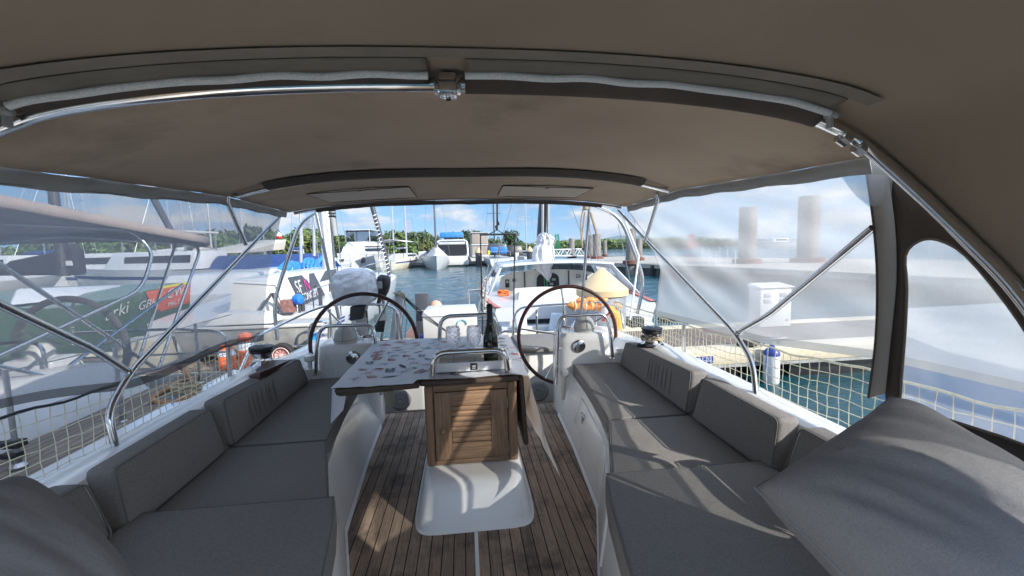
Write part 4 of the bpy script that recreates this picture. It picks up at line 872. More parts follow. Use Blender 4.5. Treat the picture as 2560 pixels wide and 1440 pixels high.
tag(MB().lathe([(0, 0), (.12, .03), (.17, .16), (.15, .34), (.06, .46), (0, .47)], (-1.05, 8.50, -.55), n=20).build('mooring_buoy', mat('faded_orange', (.6, .3, .2), .6)), 'faded orange mooring buoy hanging beside the dark mooring post', 'buoy')
tag(MB().lathe([(0, 0), (.06, .02), (.07, .1), (.04, .2), (0, .22)], (-.92, 8.2, DZ+.03), (1, -.2, .3), 16).build('blue_jug', mat('blue_vinyl', (.02, .04, .22), .4)), 'small blue plastic jug at the foot of the dark mooring post', 'jug')
# grey tender on a trailer
td = thing('dinghy_trailer', 'grey aluminium dinghy on a launching trailer with a red-spoked wheel', 'dinghy', (-4.2, 7.3, DZ))
gx = lambda px, py, y: at(px, py, y=y)
a0, a1 = gx(560, 800, 7.3), gx(812, 800, 7.3)
b = MB(); st = [(a0.x-.5, .62, .55), (a0.x+.3, .66, .60), (a1.x-.6, .66, .60), (a1.x, .58, .55)]
vs = []
for x, hb, top in st: vs += [(x, 7.15-.02, top-.62), (x, 7.15, top-.30), (x, 8.05, top-.30), (x, 8.05, top-.62), (x, 7.3, top-.82), (x, 7.9, top-.82)]
zt = gx(720, 818, 7.15).z; zb = gx(720, 900, 7.15).z
b = MB(); b.hexa([(a0.x-.6, 7.22, zb+.1), (a1.x-.05, 7.22, zb+.1), (a1.x-.05, 7.95, zb+.1), (a0.x-.6, 7.95, zb+.1), (a0.x-.7, 7.15, zt), (a1.x, 7.15, zt), (a1.x, 8.0, zt), (a0.x-.7, 8.0, zt)]); b.build('hull', ALU, td, bevel=.02)
b = MB(); b.box(a0.x-.72, a1.x+.02, 7.12, 7.17, zt+.002, zt+.05); b.box(a0.x-.72, a1.x+.02, 7.98, 8.03, zt+.002, zt+.05); b.build('gunwale', OLDWHITE, td, bevel=.008)
b = MB(); b.hexa([(a0.x-.3, 7.25, zt+.05), (a0.x+.75, 7.25, zt+.05), (a0.x+.75, 7.9, zt+.05), (a0.x-.3, 7.9, zt+.05), (a0.x-.1, 7.35, zt+.24), (a0.x+.55, 7.35, zt+.2), (a0.x+.5, 7.8, zt+.2), (a0.x-.1, 7.8, zt+.24)]); b.build('cover', OLDWHITE, td, bevel=.03)
wc = gx(706, 887, 7.0); wh = MB(); wh.lathe([(.10, -.06), (.165, -.065), (.19, -.03), (.19, .03), (.165, .065), (.10, .06), (.10, -.06)], wc, (0, 1, 0), 32); tyre = wh.build('wheel', RUBBER, td)
b = MB(); b.lathe([(.0, -.062), (.028, -.06), (.03, -.035), (.10, -.05), (.122, -.068), (.130, -.062), (.128, -.02)], wc, (0, 1, 0), 32); rim = b.build('wheel_rim', mat('pale_pink_rim', (.75, .50, .46), .5), tyre)
for k in range(10):
    a = k*2*pi/10; b = MB(); d = V((cos(a), 0, sin(a))); b.tube([wc+d*.025+V((0, -.035, 0)), wc+d*.1+V((0, -.058, 0))], .0055, 5); b.build('wheel_spoke', mat('faded_red_spoke', (.45, .12, .10), .5), tyre)
b = MB(); b.tube([wc, wc+V((0, 1.1, 0))], .02, 8); b.tube([wc+V((-.5, .15, .12)), wc+V((.9, .15, .06))], .025, 6); b.build('axle', GALV, td)
# hire sign on a steel frame
fs_ = thing('dock_sign', 'white sign with a blue panel lettered BOAT PLUS on a bent steel tube frame', 'sign', gx(790, 880, 6.9))
Y = 6.92; A0, A1, A2, A3 = gx(775, 872, Y), gx(818, 848, Y), gx(818, 808, Y), gx(775, 838, Y)
b = MB(); b.prism([A0, A1, A2, A3], (0, .012, 0)); b.build('panel', HULLPAINT, fs_)
def bil(u, v): return (A0*(1-u)+A1*u)*(1-v)+(A3*(1-u)+A2*u)*v+V((0, -.003, 0))
b = MB(); b.prism([bil(.08, .12), bil(.38, .12), bil(.38, .92), bil(.08, .92)], (0, -.002, 0)); b.build('blue_panel', mat('sky_blue_print', (.04, .32, .75), .4), fs_)
b = MB(); cc = bil(.23, .35)+V((0, -.004, 0)); b.lathe([(.0, 0), (.022, 0)], cc, (0, -1, 0), 16); b.build('emblem', HULLPAINT, fs_)
xd = (A1-A0); upv = (A3-A0)
for i, t_ in enumerate(('BOAT', 'PLUS')): lettering(t_, .062, mat('sign_blue', (.02, .15, .45), .5), fs_, bil(.43, .66-.33*i)+V((0, -.002, 0)), xd, upv)
b = MB(); b.tube(bent([gx(770, 885, Y+.02), gx(773, 815, Y+.02), gx(787, 806, Y+.02), gx(812, 803, Y+.02), gx(821, 815, Y+.02), gx(819, 860, Y+.02)], .06), .018, 8); b.build('frame', STEEL, fs_)
# orange road cones (stacked delineators) on the dock
for (px, pyt, pyb, rb, rt, Yc, lab) in ((618, 835, 928, .105, .085, 6.45, 'tall orange road cone with a silver band, right one of the pair by the tender'), (571, 862, 925, .12, .08, 6.75, 'shorter orange road cone with a silver band, behind the rope coil')):
    p1, p0 = at(px-6, pyt, y=Yc), at(px, pyb, y=Yc); t = thing('road_cone', lab, 'road cone', (p0.x, Yc, DZ), 'orange road cones on the dock'); d = p1-p0; H = d.length
    b = MB(); b.lathe([(rb, 0), (rb*.98, H*.6)], p0, d, 20); b.lathe([(rt*1.08, H*.82), (rt, H*.99), (rt*.4, H*1.04), (0, H*1.05)], p0, d, 20); b.build('cone_body', CONE_O, t)
    b = MB(); b.lathe([(rb*1.02, H*.60), (rt*1.12, H*.82)], p0, d, 20); b.build('reflective_band', REFLECT, t)
    b = MB(); b.lathe([(0, -.02), (rb*1.5, -.02), (rb*1.4, .02), (rb, .03)], p0, d, 20); b.build('base', RUBBER, t)
# blue and yellow boxes etc on far dock left
tag(MB().box(-3.55, -3.3, 8.05, 8.2, DZ+.02, DZ+.2).build('crate', mat('red_crate', (.3, .08, .06), .6), None, bevel=.01), 'small red crate on the dock beyond the grey dinghy', 'crate')
tag(MB().box(-5.25, -4.65, 6.9, 7.35, DZ+.02, DZ+.45).build('storage_crate', mat('beige_crate', (.42, .39, .30), .6, var=.1), None, bevel=.03), 'beige storage crate on the dock left of the orange road cones', 'crate')
# ---------------------------------------------------------------- equipment on the yacht stern
en = thing('covered_outboard', 'outboard engine under a crumpled silver cover on a white bracket at the left stern rail', 'outboard engine', (-1.22, 4.95, .4))
cc = at(889, 716, y=4.95); R = at(944, 716, y=4.95).x-cc.x; Hh = (at(889, 669, y=4.95).z-at(889, 762, y=4.95).z)/2
b = MB(); n1_, n2_ = 80, 50
def cov(u, v):
    a = 2*pi*u; t_ = -pi/2+pi*v; e = .55
    x = abs(cos(t_))**e*abs(cos(a))**.7*(1 if cos(a) >= 0 else -1); y = abs(cos(t_))**e*abs(sin(a))**.7*(1 if sin(a) >= 0 else -1); z = abs(sin(t_))**.75*(1 if sin(t_) >= 0 else -1)
    k = 1+.10*noise.noise(V((x*2.5, y*2.5, z*3.5)))+.075*(abs(noise.noise(V((x*4.5, y*4.5, z*6+3))))-.2)+.06*(abs(noise.noise(V((x*9, y*9, z*11+5))))-.2)+.03*noise.noise(V((x*18, y*18, z*18))); tp = 1-.14*max(0, z)
    return cc+V((x*R*k*tp, y*.24*k*tp, z*Hh*(1+.08*noise.noise(V((x*2, y*2, 7))))))
b.grid(cov, n1_, n2_); b.build('cover', SILVERTARP, en, weld=.0005, ang=75)
b = MB(); q0, q1 = at(882, 852, y=4.97), at(914, 772, y=4.97); b.box(q0.x, q1.x, 4.95, 5.0, q0.z, q1.z); b.build('bracket_board', OLDWHITE, en, bevel=.006)
b = MB(); b.hexa([at(878, 800, y=4.92)+V((0, -.08, 0)), at(910, 795, y=4.92)+V((0, -.08, 0)), at(910, 795, y=4.92)+V((0, .1, 0)), at(878, 800, y=4.92)+V((0, .1, 0)), at(880, 764, y=4.92)+V((0, -.09, 0)), at(918, 762, y=4.92)+V((0, -.09, 0)), at(918, 762, y=4.92)+V((0, .1, 0)), at(880, 764, y=4.92)+V((0, .1, 0))]); b.build('clamp', BLACK, en, bevel=.012)
b = MB(); b.hexa([at(898, 880, y=5.02), at(914, 880, y=5.02), at(914, 880, y=5.14), at(898, 880, y=5.14), at(900, 830, y=5.02), at(918, 830, y=5.02), at(918, 830, y=5.14), at(900, 830, y=5.14)]); b.build('leg', BLACK, en, bevel=.01)
b = MB()
for k in range(11):
    p = at(884+k*.9+(k % 2)*1.5, 766+k*9.6, y=4.90); b.tube([p+V((cos(t)*.008 if k % 2 else 0, 0 if k % 2 else cos(t)*.008, sin(t)*.017)) for t in [2*pi*i/8 for i in range(8)]], .0035, 4, closed=True)
b.build('chain', STEEL, en)
ob = thing('small_outboard', 'small black electric outboard with a long shaft tilted up on the stern rail', 'outboard engine', at(955, 790, y=4.98))
b = MB(); h0, h1 = at(953, 737, y=4.98), at(962, 688, y=4.98); d = h1-h0; Hl = d.length
b.lathe([(.035, -.03), (.06, .0), (.075, .05*1), (.082, Hl*.5), (.075, Hl*.85), (.045, Hl), (0, Hl*1.02)], h0, d, 20); b.build('motor_head', BLACK, ob)
b = MB(); b.box(h0.x-.02, h0.x+.035, 4.885, 4.892, h0.z+.08, h0.z+.16); b.build('motor_label', GREYPAINT, ob)
b = MB(); b.tube([at(952, 740, y=4.94), at(944, 765, y=4.9)], [.03, .018], 8); b.build('tiller', BLACK, ob)
b = MB(); b.tube([at(957, 738, y=5.0), at(962, 800, y=5.02), at(950, 872, y=5.03)], .017, 8); b.tube([at(947, 742, y=5.02), at(951, 800, y=5.02)], .011, 8); b.build('shaft', DULLSTEEL, ob)
b = MB(); b.hexa([at(938, 830, y=4.96), at(960, 830, y=4.96), at(960, 830, y=5.06), at(938, 830, y=5.06), at(937, 803, y=4.96), at(963, 801, y=4.96), at(963, 801, y=5.06), at(937, 803, y=5.06)]); b.build('bracket', BLACK, ob, bevel=.01)
b = MB(); b.hexa([at(934, 803, y=4.92), at(968, 801, y=4.92), at(968, 801, y=5.0), at(934, 803, y=5.0), at(936, 786, y=4.92), at(966, 785, y=4.92), at(966, 785, y=5.0), at(936, 786, y=5.0)]); b.build('mount_pad', OLDWHITE, ob, bevel=.005)
gp = thing('raised_gangway', 'white gangway plank stowed upright at the stern with ropes at its head', 'gangway', at(980, 860, y=5.25))
b = MB(); q = [at(966, 905, y=5.25), at(992, 905, y=5.25), at(1010, 737, y=5.25), at(988, 731, y=5.25)]; b.prism(q, (0, .06, 0)); b.build('plank', HULLW, gp, bevel=.01)
b = MB()
for k in range(5): b.tube([at(985+random.uniform(-4, 4), 733+k*2, y=5.22), at(999, 728+k*3, y=5.2), at(1013, 737+k*3, y=5.22)], .006, 5)
b.tube([at(1010, 740, y=5.2), at(1018, 790, y=5.2), at(1012, 850, y=5.2)], .005, 5); b.tube([at(1012, 740, y=5.2), at(1006, 800, y=5.2), at(1000, 870, y=5.2)], .005, 5); b.build('lashing', ROPETAN, gp)
b = MB()
for k in range(4): b.tube([at(1012, 742+k*2, y=5.25), at(1060, 783+k*4, y=5.6), at(1120+k*4, 830+k*3, y=5.9)], .005, 4)
tag(b.build('mooring_lines', ROPEB, None), 'dark parallel lines running from the stowed gangway towards the dock box', 'rope', kind='thing'); bpy.data.objects['mooring_lines'].name = 'mooring_line'
br = thing('gangway_bridle', 'black spreader bar with two hanging lines suspended behind the table', 'bridle', (.37, 5., .37))
b = MB(); b.tube([at(1199, 587, y=5), at(1289, 585, y=5)], .011, 8); b.build('spreader_bar', BLACK, br)
for a_, c_ in (((1201, 587), (1207, 850)), ((1287, 586), (1283, 846))): b = MB(); b.tube([at(*a_, y=5), at(*c_, y=5)], .0075, 6); b.build('line', BLACK, br)
b = MB(); b.tube([at(1222, 586, y=5), at(1243, 575, y=5), at(1262, 586, y=5)], .006, 5); b.tube([at(1243, 576, y=5), at(1243, 490, y=5)], .010, 6); b.tube([at(1243, 576, y=5), at(1240, 566, y=5), at(1247, 560, y=5), at(1243, 553, y=5)], .014, 6); b.build('hoisting_rope', ROPEB, br)
lf = thing('horseshoe_lifebuoy', 'orange horseshoe lifebuoy hanging on the right stern rail', 'lifebuoy', at(1520, 830, y=4.82))
c = at(1512, 815, y=4.84); b = MB(); b.tube([c+V((cos(t)*.135+.02, .0, sin(t)*.19)) for t in [radians(-110+i*220/16) for i in range(17)]], [.03]+[.058]*15+[.03], 12); b.build('float', mat('lifebuoy_orange', (.75, .33, .04), .6, var=.1), lf)
b = MB(); p = at(1512, 785, y=4.76); b.lathe([(.0, -.085), (.035, -.08), (.04, -.03), (.025, .0)], p, n=16); b.build('light_bulb_housing', RED, lf); b = MB(); b.lathe([(.025, 0), (.04, .03), (.04, .08), (.02, .1), (0, .1)], p, n=16); b.build('light_cap', HULLPAINT, lf)
aw = thing('rolled_awning', 'orange rolled awning lashed along the right stern rail', 'awning', at(1490, 755, y=4.86))
b = MB(); p0, p1 = at(1418, 764, y=4.86), at(1552, 768, y=4.86); b.tube([p0+(p1-p0)*(i/16)+V((0, 0, .01*sin(i*1.9))) for i in range(17)], [.015]+[.045+.012*sin(i*2.3) for i in range(15)]+[.03], 12); p0, p1 = at(1440, 752, y=4.88), at(1520, 750, y=4.88); b.tube([p0+(p1-p0)*(i/10)+V((0, 0, .012*sin(i*2))) for i in range(11)], [.012]+[.035+.01*sin(i*2.) for i in range(9)]+[.012], 10); b.build('roll', ORANGE, aw)
for k in range(5): b = MB(); p = at(1436+k*26, 766, y=4.86); b.tube([p+V((0, cos(t)*.062, sin(t)*.062)) for t in [2*pi*i/12 for i in range(12)]], .005, 4, closed=True); b.build('lashing', ROPEW, aw)
gi = thing('rail_box', 'black plastic box clamped to the right end of the stern rail', 'box', at(1590, 805, y=4.8))
b = MB(); p, q = at(1571, 818, y=4.85), at(1607, 792, y=4.85); b.box(p.x, q.x, 4.8, 4.95, p.z, q.z); b.build('case', BLACK, gi, bevel=.012); b = MB(); b.box(p.x+.02, q.x-.02, 4.793, 4.799, p.z+.02, q.z-.03); b.build('case_door', DARKPAINT, gi)
hr = MB(); hr.tube(smooth_path([at(1458, 522, y=4.5), at(1452, 560, y=4.5), at(1456, 620, y=4.5), at(1455, 590, y=4.52), at(1462, 530, y=4.5)], 4), .009, 5); hr.tube(smooth_path([at(1476, 530, y=4.5), at(1485, 560, y=4.5), at(1492, 585, y=4.5)], 4), .014, 6); hr.lathe([(.0, -.03), (.03, -.02), (.034, .02), (0, .03)], at(1464, 519, y=4.5), n=10); tag(hr.build('hanging_rope', ROPETAN), 'knotted tan rope hanging from the top of the right support pole', 'rope')
vn = thing('masthead_antenna', 'white tube antenna with black clamps hanging under the left end of the stern arch', 'antenna', at(835, 580, y=4.9)); b = MB(); b.tube([at(829, 515, y=4.9), at(831, 545, y=4.9)], .03, 12); b.build('white_tube', HULLPAINT, vn); b = MB(); b.tube([at(831, 545, y=4.9), at(838, 590, y=4.9)], [.033, .028], 12); b.build('grey_tube', GREYPAINT, vn); b = MB()
for yy in (527, 533, 541): b.tube([at(829+(yy-527)*.1, yy, y=4.9)+V((cos(t)*.037, sin(t)*.037, 0)) for t in [2*pi*i/12 for i in range(12)]], .007, 5, closed=True)
b.build('clamp', BLACK, vn)
b = MB(); b.tube([at(838, 590, y=4.9), at(853, 790, y=4.9)], .005, 5); tag(b.build('halyard', ROPEB), 'thin dark line dropping from the white tube antenna to the stern rail', 'rope')

# ---------------------------------------------------------------- neighbouring yacht alongside on the left
nb = thing('neighbour_yacht', 'white yacht with teak side decks moored alongside on the left, seen past the safety net', 'yacht', (-4.4, 2., .25))
GX = -2.235
b = MB(); nd = [(-2., GX-.35), (0, GX), (4.40, GX), (4.42, GX-.04)]
b.add([p for y, x in [(-2.5, GX-.3), (0, GX-.02), (4.4, GX-.01)] for p in ((x-.06, y, .235), (-2.84, y, .235))], [(0, 1, 3, 2), (2, 3, 5, 4)]); b.build('side_deck', TEAKGREY, nb, recalc=False)
b = MB(); rl = [(-2.5, GX-.3), (0, GX-.02), (3.0, GX), (4.42, GX-.005)]
def ribbon(sec, mt, nm):
    b = MB(); k = len(sec); b.add([(x+dx, y, z) for y, x in rl for dx, z in sec], [(i*k+j, i*k+j+1, (i+1)*k+j+1, (i+1)*k+j) for i in range(3) for j in range(k-1)]); return b.build(nm, mt, nb, recalc=False)
ribbon([(-.20, .238), (-.20, .262), (-.09, .265), (-.09, .24)], TEAKGREY, 'toe_rail_cap'); ribbon([(-.085, .235), (-.085, .27), (.0, .262), (.0, .19)], HULLW, 'gunwale')
ribbon([(.002, .19), (.004, .11)], NAVY if False else mat('dark_sheer_stripe', (.012, .014, .02), .35), 'sheer_stripe'); ribbon([(.001, .11), (-.01, -.3), (-.10, -.9)], mat('shadow_tinted_gelcoat', (.36, .40, .42), .3, var=.05), 'topside')  # topside colour is greyed to stand for the shadow on a white hull
b = MB(); b.add([(GX, 4.42, .26), (GX, 4.42, -.3), (-6.4, 4.42, -.3), (-6.4, 4.42, .24)], [(0, 1, 2, 3)]); b.build('transom', HULLW, nb, recalc=False)
b = MB(); sec = lambda y, h: [(-2.84, y, .236), (-2.87, y, .236+h*.55), (-2.93, y, .236+h*.92), (-3.0, y, .236+h), (-3.22, y, .236+h), (-3.27, y, .236+h-.05), (-3.30, y, -.05)]
hy = [(-2.5, .46), (.5, .44), (2.6, .42), (3.4, .36), (3.85, .30), (4.0, .22), (4.06, .04)]; b.add([p for y, h in hy for p in sec(y, h)], [(i*7+j, i*7+j+1, (i+1)*7+j+1, (i+1)*7+j) for i in range(6) for j in range(6)]); b.build('coaming', HULLPAINT, nb, recalc=False)
b = MB(); b.box(-6.4, -3.3, -2, 4.4, -.12, -.05); b.build('cockpit_floor', TEAKGREY, nb, smooth=False)
b = MB(); b.box(-4.3, -3.32, 0, 3.0, -.05, .28); b.build('cockpit_bench', OLDWHITE, nb, bevel=.03)
b = MB(); b.box(-6.4, -5.5, -1, 3.0, -.05, .40); b.build('cockpit_bench', OLDWHITE, nb, bevel=.03)
b = MB(); b.box(-5.1, -4.5, 1.6, 3.2, -.05, .55); b.build('cockpit_table', GREYPAINT, nb, bevel=.02)
for wx, lab in ((-3.42, 0), (-5.3, 0)):
    c = V((wx, 4.05, .62)); b = MB(); b.tube([c+V((cos(a)*.44, 0, sin(a)*.44)) for a in [2*pi*i/48 for i in range(48)]], .028, 8, closed=True); wl_ = b.build('steering_wheel', mat('dark_grey_rim', (.07, .065, .065), .5), nb)
    for a in (10, 82, 154, 226, 298): b = MB(); d = V((cos(radians(a)), 0, sin(radians(a)))); b.tube([c+d*.04, c+d*.42], .012, 6); b.build('wheel_spoke', DULLSTEEL, wl_)
    b = MB(); b.hexa([(wx-.22, 3.6, -.05), (wx+.22, 3.6, -.05), (wx+.22, 3.95, -.05), (wx-.22, 3.95, -.05), (wx-.18, 3.65, .62), (wx+.18, 3.65, .62), (wx+.18, 3.9, .62), (wx-.18, 3.9, .62)]); hc_ = b.build('helm_console', HULLW, nb, bevel=.03, seg=3)
    b = MB(); b.lathe([(.09, 0), (.085, .06), (.05, .11), (0, .12)], (wx, 3.78, .618), n=18); b.build('compass', OLDWHITE, hc_)
    b = MB(); b.tube(bent([(wx-.2, 3.58, .3), (wx-.2, 3.58, .78), (wx+.2, 3.58, .78), (wx+.2, 3.58, .3)], .1), .014, 8); b.build('grab_rail', STEEL, nb)
NBZ = lambda y: lerp([(-1, 1.93), (3.2, 1.80), (5.45, 1.585)], y)
b = MB(); b.grid(lambda u, v: V((-4.55+1.55*(u*2-1)*1.0, -1+6.45*v, NBZ(-1+6.45*v)+.10*(1-abs(u*2-1)**2.4)+.10*0)), 20, 24); b.build('bimini_canopy', mat('tan_canvas', (.30, .235, .19), .9, var=.08), nb, solid=.004, recalc=False)
b = MB(); b.grid(lambda u, v: V((-3.0+.012*v, -1+6.45*u, NBZ(-1+6.45*u)+.03-.085*v)), 20, 2); b.build('bimini_valance', mat('pinkish_tan_canvas', (.36, .29, .245), .9, var=.06), nb, recalc=False, solid=.003)
b = MB(); b.grid(lambda u, v: V((-6.1+3.1*u, 5.45+.01*v, 1.585+.10*(1-abs(u*2-1)**2.4)-.10*v)), 20, 2); b.build('bimini_valance', mat('pinkish_tan_canvas', (.36, .29, .245), .9, var=.06), nb, recalc=False, solid=.003)
for pts in ([(-2.98, 2.2, .6), (-2.98, 4.3, 1.1), (-3.02, 4.55, 1.45), (-3.15, 4.5, 1.66), (-4.5, 4.5, 1.76), (-6.0, 4.5, 1.66), (-6.1, 4.3, 1.1)], [(-2.98, 4.35, .35), (-2.98, 2.9, 1.55), (-3.1, 2.8, 1.78), (-4.5, 2.8, 1.90), (-6.0, 2.8, 1.78), (-6.1, 4.3, .4)], [(-2.99, 4.4, .3), (-3.0, 5.0, 1.1), (-3.05, 5.4, 1.52), (-4.5, 5.42, 1.66), (-6.05, 5.4, 1.52), (-6.1, 4.4, .3)]):
    b = MB(); b.tube(bent(pts, .18), .016, 10); b.build('bimini_hoop', STEEL, nb)
for a_, c_ in (((-2.98, 3.6, .42), (-3.02, 1.2, 1.72)), ((-3.0, 4.9, 1.1), (-2.99, 3.5, .60)), ((-3.2, 4.38, .25), (-3.3, 5.35, 1.55))):
    b = MB(); b.tube([a_, c_], .014, 8); b.build('bimini_strut', STEEL, nb)
for px, py in ((46, 1169), (308, 1060), (502, 962)):
    p = at(px, py, z=.24); b = MB(); b.tube([p, p+V((0, 0, .56))], .0135, 10); st_ = b.build('stanchion', DULLSTEEL, nb)
    b = MB(); b.lathe([(.04, 0), (.04, .01), (.02, .03), (.02, .06)], p, n=14); b.build('stanchion_base', DULLSTEEL, st_)
    if px == 46:
        b = MB(); b.box(p.x-.05, p.x+.04, p.y-.03, p.y+.03, p.z+.12, p.z+.16); b.box(p.x-.06, p.x+.02, p.y-.025, p.y+.025, p.z+.06, p.z+.09); b.tube(bent([p+V((-.04, 0, .15)), p+V((-.10, 0, .15)), p+V((-.10, 0, .07)), p+V((-.04, 0, .07))], .03), .012, 8); b.build('stanchion_clamp', BLACK, st_, bevel=.004)
b = MB(); s_ = [at(46, 1169, z=.24), at(308, 1060, z=.24), at(502, 962, z=.24)]
for h in (.55, .30): b.tube([s_[0]+V((-.3, -2.5, h)), s_[0]+V((0, 0, h)), s_[1]+V((0, 0, h)), s_[2]+V((0, 0, h)), s_[2]+V((.0, .6, h))], .004, 5)
b.build('guard_wire', WIRE, nb)
b = MB(); e0 = V((GX-.1, 4.38, .24)); b.tube(bent([e0, e0+V((0, 0, .42)), e0+V((-.5, .05, .46)), e0+V((-1.6, .05, .46)), e0+V((-1.65, .05, .0))], .1), .013, 8); b.tube([e0+V((0, 0, .22)), e0+V((-1.6, .05, .22))], .01, 6); b.build('pushpit', STEEL, nb)
b = MB(); b.hexa([(-4.4, 4.7, -.4), (-3.2, 4.7, -.4), (-3.2, 5.2, -.4), (-4.4, 5.2, -.4), (-4.4, 4.45, .1), (-3.2, 4.45, .1), (-3.2, 5.2, -.35), (-4.4, 5.2, -.35)]); b.build('bathing_platform', OLDWHITE, nb, bevel=.02)
# mast, boom and dark sail cover of the neighbour
b = MB(); b.tube([at(165, 660, y=1.2), at(132, 440, y=1.2)], .001, 4)
# rope and hose on the neighbour's deck
p = at(430, 985, z=.262); b = MB()
pts = smooth_path([at(448, 918, z=.30), at(470, 935, z=.28), at(440, 960, z=.262), at(395, 985, z=.262), at(383, 1000, z=.262), at(410, 1008, z=.262), at(450, 1000, z=.27), at(478, 985, z=.27), at(480, 955, z=.29), at(462, 932, z=.32)], 5)
b.tube(pts, .019, 8); tag(b.build('coiled_hose', ROPEBROWN), "rust-brown hose looped on the neighbouring yacht's side deck", 'hose')
coil('rope_heap', at(465, 972, z=.29), .10, 7, ROPETAN, "tan mooring rope heaped on the neighbouring yacht's rail", .013, .7, .06, 8)
b = MB()
for q in ((595, 965), (600, 972), (590, 958)): b.tube(smooth_path([at(478, 980, z=.28), at(530, 985-(965-q[1]), z=.25), at(*q, z=.20), at(q[0]+50, q[1]-6, z=.3)], 4), .011, 6)
tag(b.build('mooring_rope', ROPETAN), "tan mooring rope stretched aft from the neighbouring yacht's rail", 'rope')
b = MB(); b.tube(smooth_path([at(432, 992, z=.27), at(430, 1020, z=.25), at(418, 1062, z=.1)], 4), .008, 5); tag(b.build('lashing_line', mat('blue_rope', (.05, .25, .6), .8, var=.2)), "short blue line tied over the neighbouring yacht's rail", 'rope')

# ---------------------------------------------------------------- generic boats
def hull_mesh(t, Lb, B, fb, hull, deck, stern=.8, bowrake=.12, sheer=.25, stripe=None, chine=False, nm='hull', bootc=None):
    S = 14; K = 6; vs = []
    def hb(q): return B/2*(stern+(1-stern)*sin(min(1, q/.45)*pi/2) if q < .45 else max(.02, 1-((q-.45)/.55)**2.1))
    def rowpts(q):
        y = -Lb/2+Lb*q; w_ = hb(q); z1 = fb*(1+sheer*(q-.3)); out = []
        for j in range(K):
            f = j/(K-1); wj = w_*(1-.30*(1-f)**2*(1+q) if not chine else (.80+.2*f)); out.append((wj, y+bowrake*Lb*(f-.6)*q**4, -.15+(z1+.15)*f))
        return out
    rows = [rowpts(i/S) for i in range(S+1)]
    b = MB()
    for sgn in (1, -1):
        b.add([(sgn*x, y, z) for r in rows for x, y, z in r], [(i*K+j, i*K+j+1, (i+1)*K+j+1, (i+1)*K+j) for i in range(S) for j in range(K-1)])
    b.add([(x, y, z) for x, y, z in rows[0]]+[(-x, y, z) for x, y, z in rows[0][::-1]], [list(range(2*K))])
    b.build(nm, hull, t, weld=.001)
    b = MB(); b.add([(sgn*r[-1][0], r[-1][1], r[-1][2]-.02) for r in rows for sgn in (1, -1)], [(2*i, 2*i+1, 2*i+3, 2*i+2) for i in range(S)]); b.build('deck', deck, t, recalc=False)
    if stripe:
        for sgn in (1, -1):
            b = MB(); b.add([(sgn*(r[4][0]*f1+r[3][0]*(1-f1)+.012), r[4][1]*f1+r[3][1]*(1-f1), r[4][2]*f1+r[3][2]*(1-f1)) for r in rows for f1 in (.2, .75)], [(2*i, 2*i+1, 2*i+3, 2*i+2) for i in range(S)]); b.build('hull_stripe', stripe, t, recalc=False)
    return rows
def rig(t, y, z0, H, r, m, boomL=0, cover=None, sp=(.42, .7), Lb=10, fb=1., stays=True, wr=.012, furl=None, B=3.):
    b = MB(); b.tube([(0, y, z0), (0, y, z0+H)], [r, r*.75], 8); ms = b.build('mast', m, t)
    for s in sp:
        b = MB(); w_ = B*.28; b.tube([(-w_, y-.15, z0+H*s), (0, y, z0+H*s+.02), (w_, y-.15, z0+H*s)], max(.02, r*.3), 5); b.build('spreader', m, ms)
    if boomL:
        b = MB(); b.tube([(0, y-.1, z0+1.3), (0, y-boomL, z0+1.25)], r*.75, 8); b.build('boom', m, t)
        if cover:
            b = MB(); b.tube([(0, y-.05, z0+1.75), (0, y-.4, z0+1.6), (0, y-boomL*.5, z0+1.5), (0, y-boomL, z0+1.42)], [.10, .24, .20, .12], 10); b.build('sail_cover', cover, t)
    if stays:
        for a_, c_ in (((0, y, z0+H), (0, Lb*.49, fb*1.2)), ((0, y, z0+H), (0, -Lb*.49, fb)), ((0, y, z0+H*.97), (B*.46, y-.2, fb)), ((0, y, z0+H*.97), (-B*.46, y-.2, fb))):
            b = MB(); b.tube([a_, c_], wr, 4); b.build('stay', WIRE, t)
    if furl: b = MB(); a_, c_ = V((0, y+.12, z0+H*.95)), V((0, Lb*.47, fb*1.25)); b.tube([a_, a_.lerp(c_, .5), c_], [.03, .07, .08], 8); b.build('furled_headsail', furl, t)
def cabin(t, y0, y1, w0, w1, z0, h, m, win=DARKGLASS, nm='cabin'):
    b = MB(); b.hexa([(-w0/2, y0, z0), (w0/2, y0, z0), (w1/2, y1, z0), (-w1/2, y1, z0), (-w0*.42, y0+.1, z0+h), (w0*.42, y0+.1, z0+h), (w1*.36, y1-.5*h, z0+h), (-w1*.36, y1-.5*h, z0+h)]); c_ = b.build(nm, m, t, bevel=min(.08, h*.2))
    for sgn in (1, -1):
        b = MB(); P0 = [V((sgn*(w0*.5*(1-.16*f)+.012), y0+.3, z0+h*f)) for f in (.38, .78)]; P1 = [V((sgn*((w0+(w1-w0)*.75)*.5*(1-.16*f)+.012), y0+(y1-y0)*.75, z0+h*f)) for f in (.42, .74)]; b.add([P0[0], P0[1], P1[1], P1[0]], [(0, 1, 2, 3)]); b.build('side_window', win, c_, recalc=False)
    return c_
def boat_at(name, label, cat, px, py, rot, dist=None, grp=None):
    p = at(px, py, z=WATER) if dist is None else at(px, py, y=dist); return thing(name, label, cat, (p.x, p.y, WATER), grp, rotz=rot), p

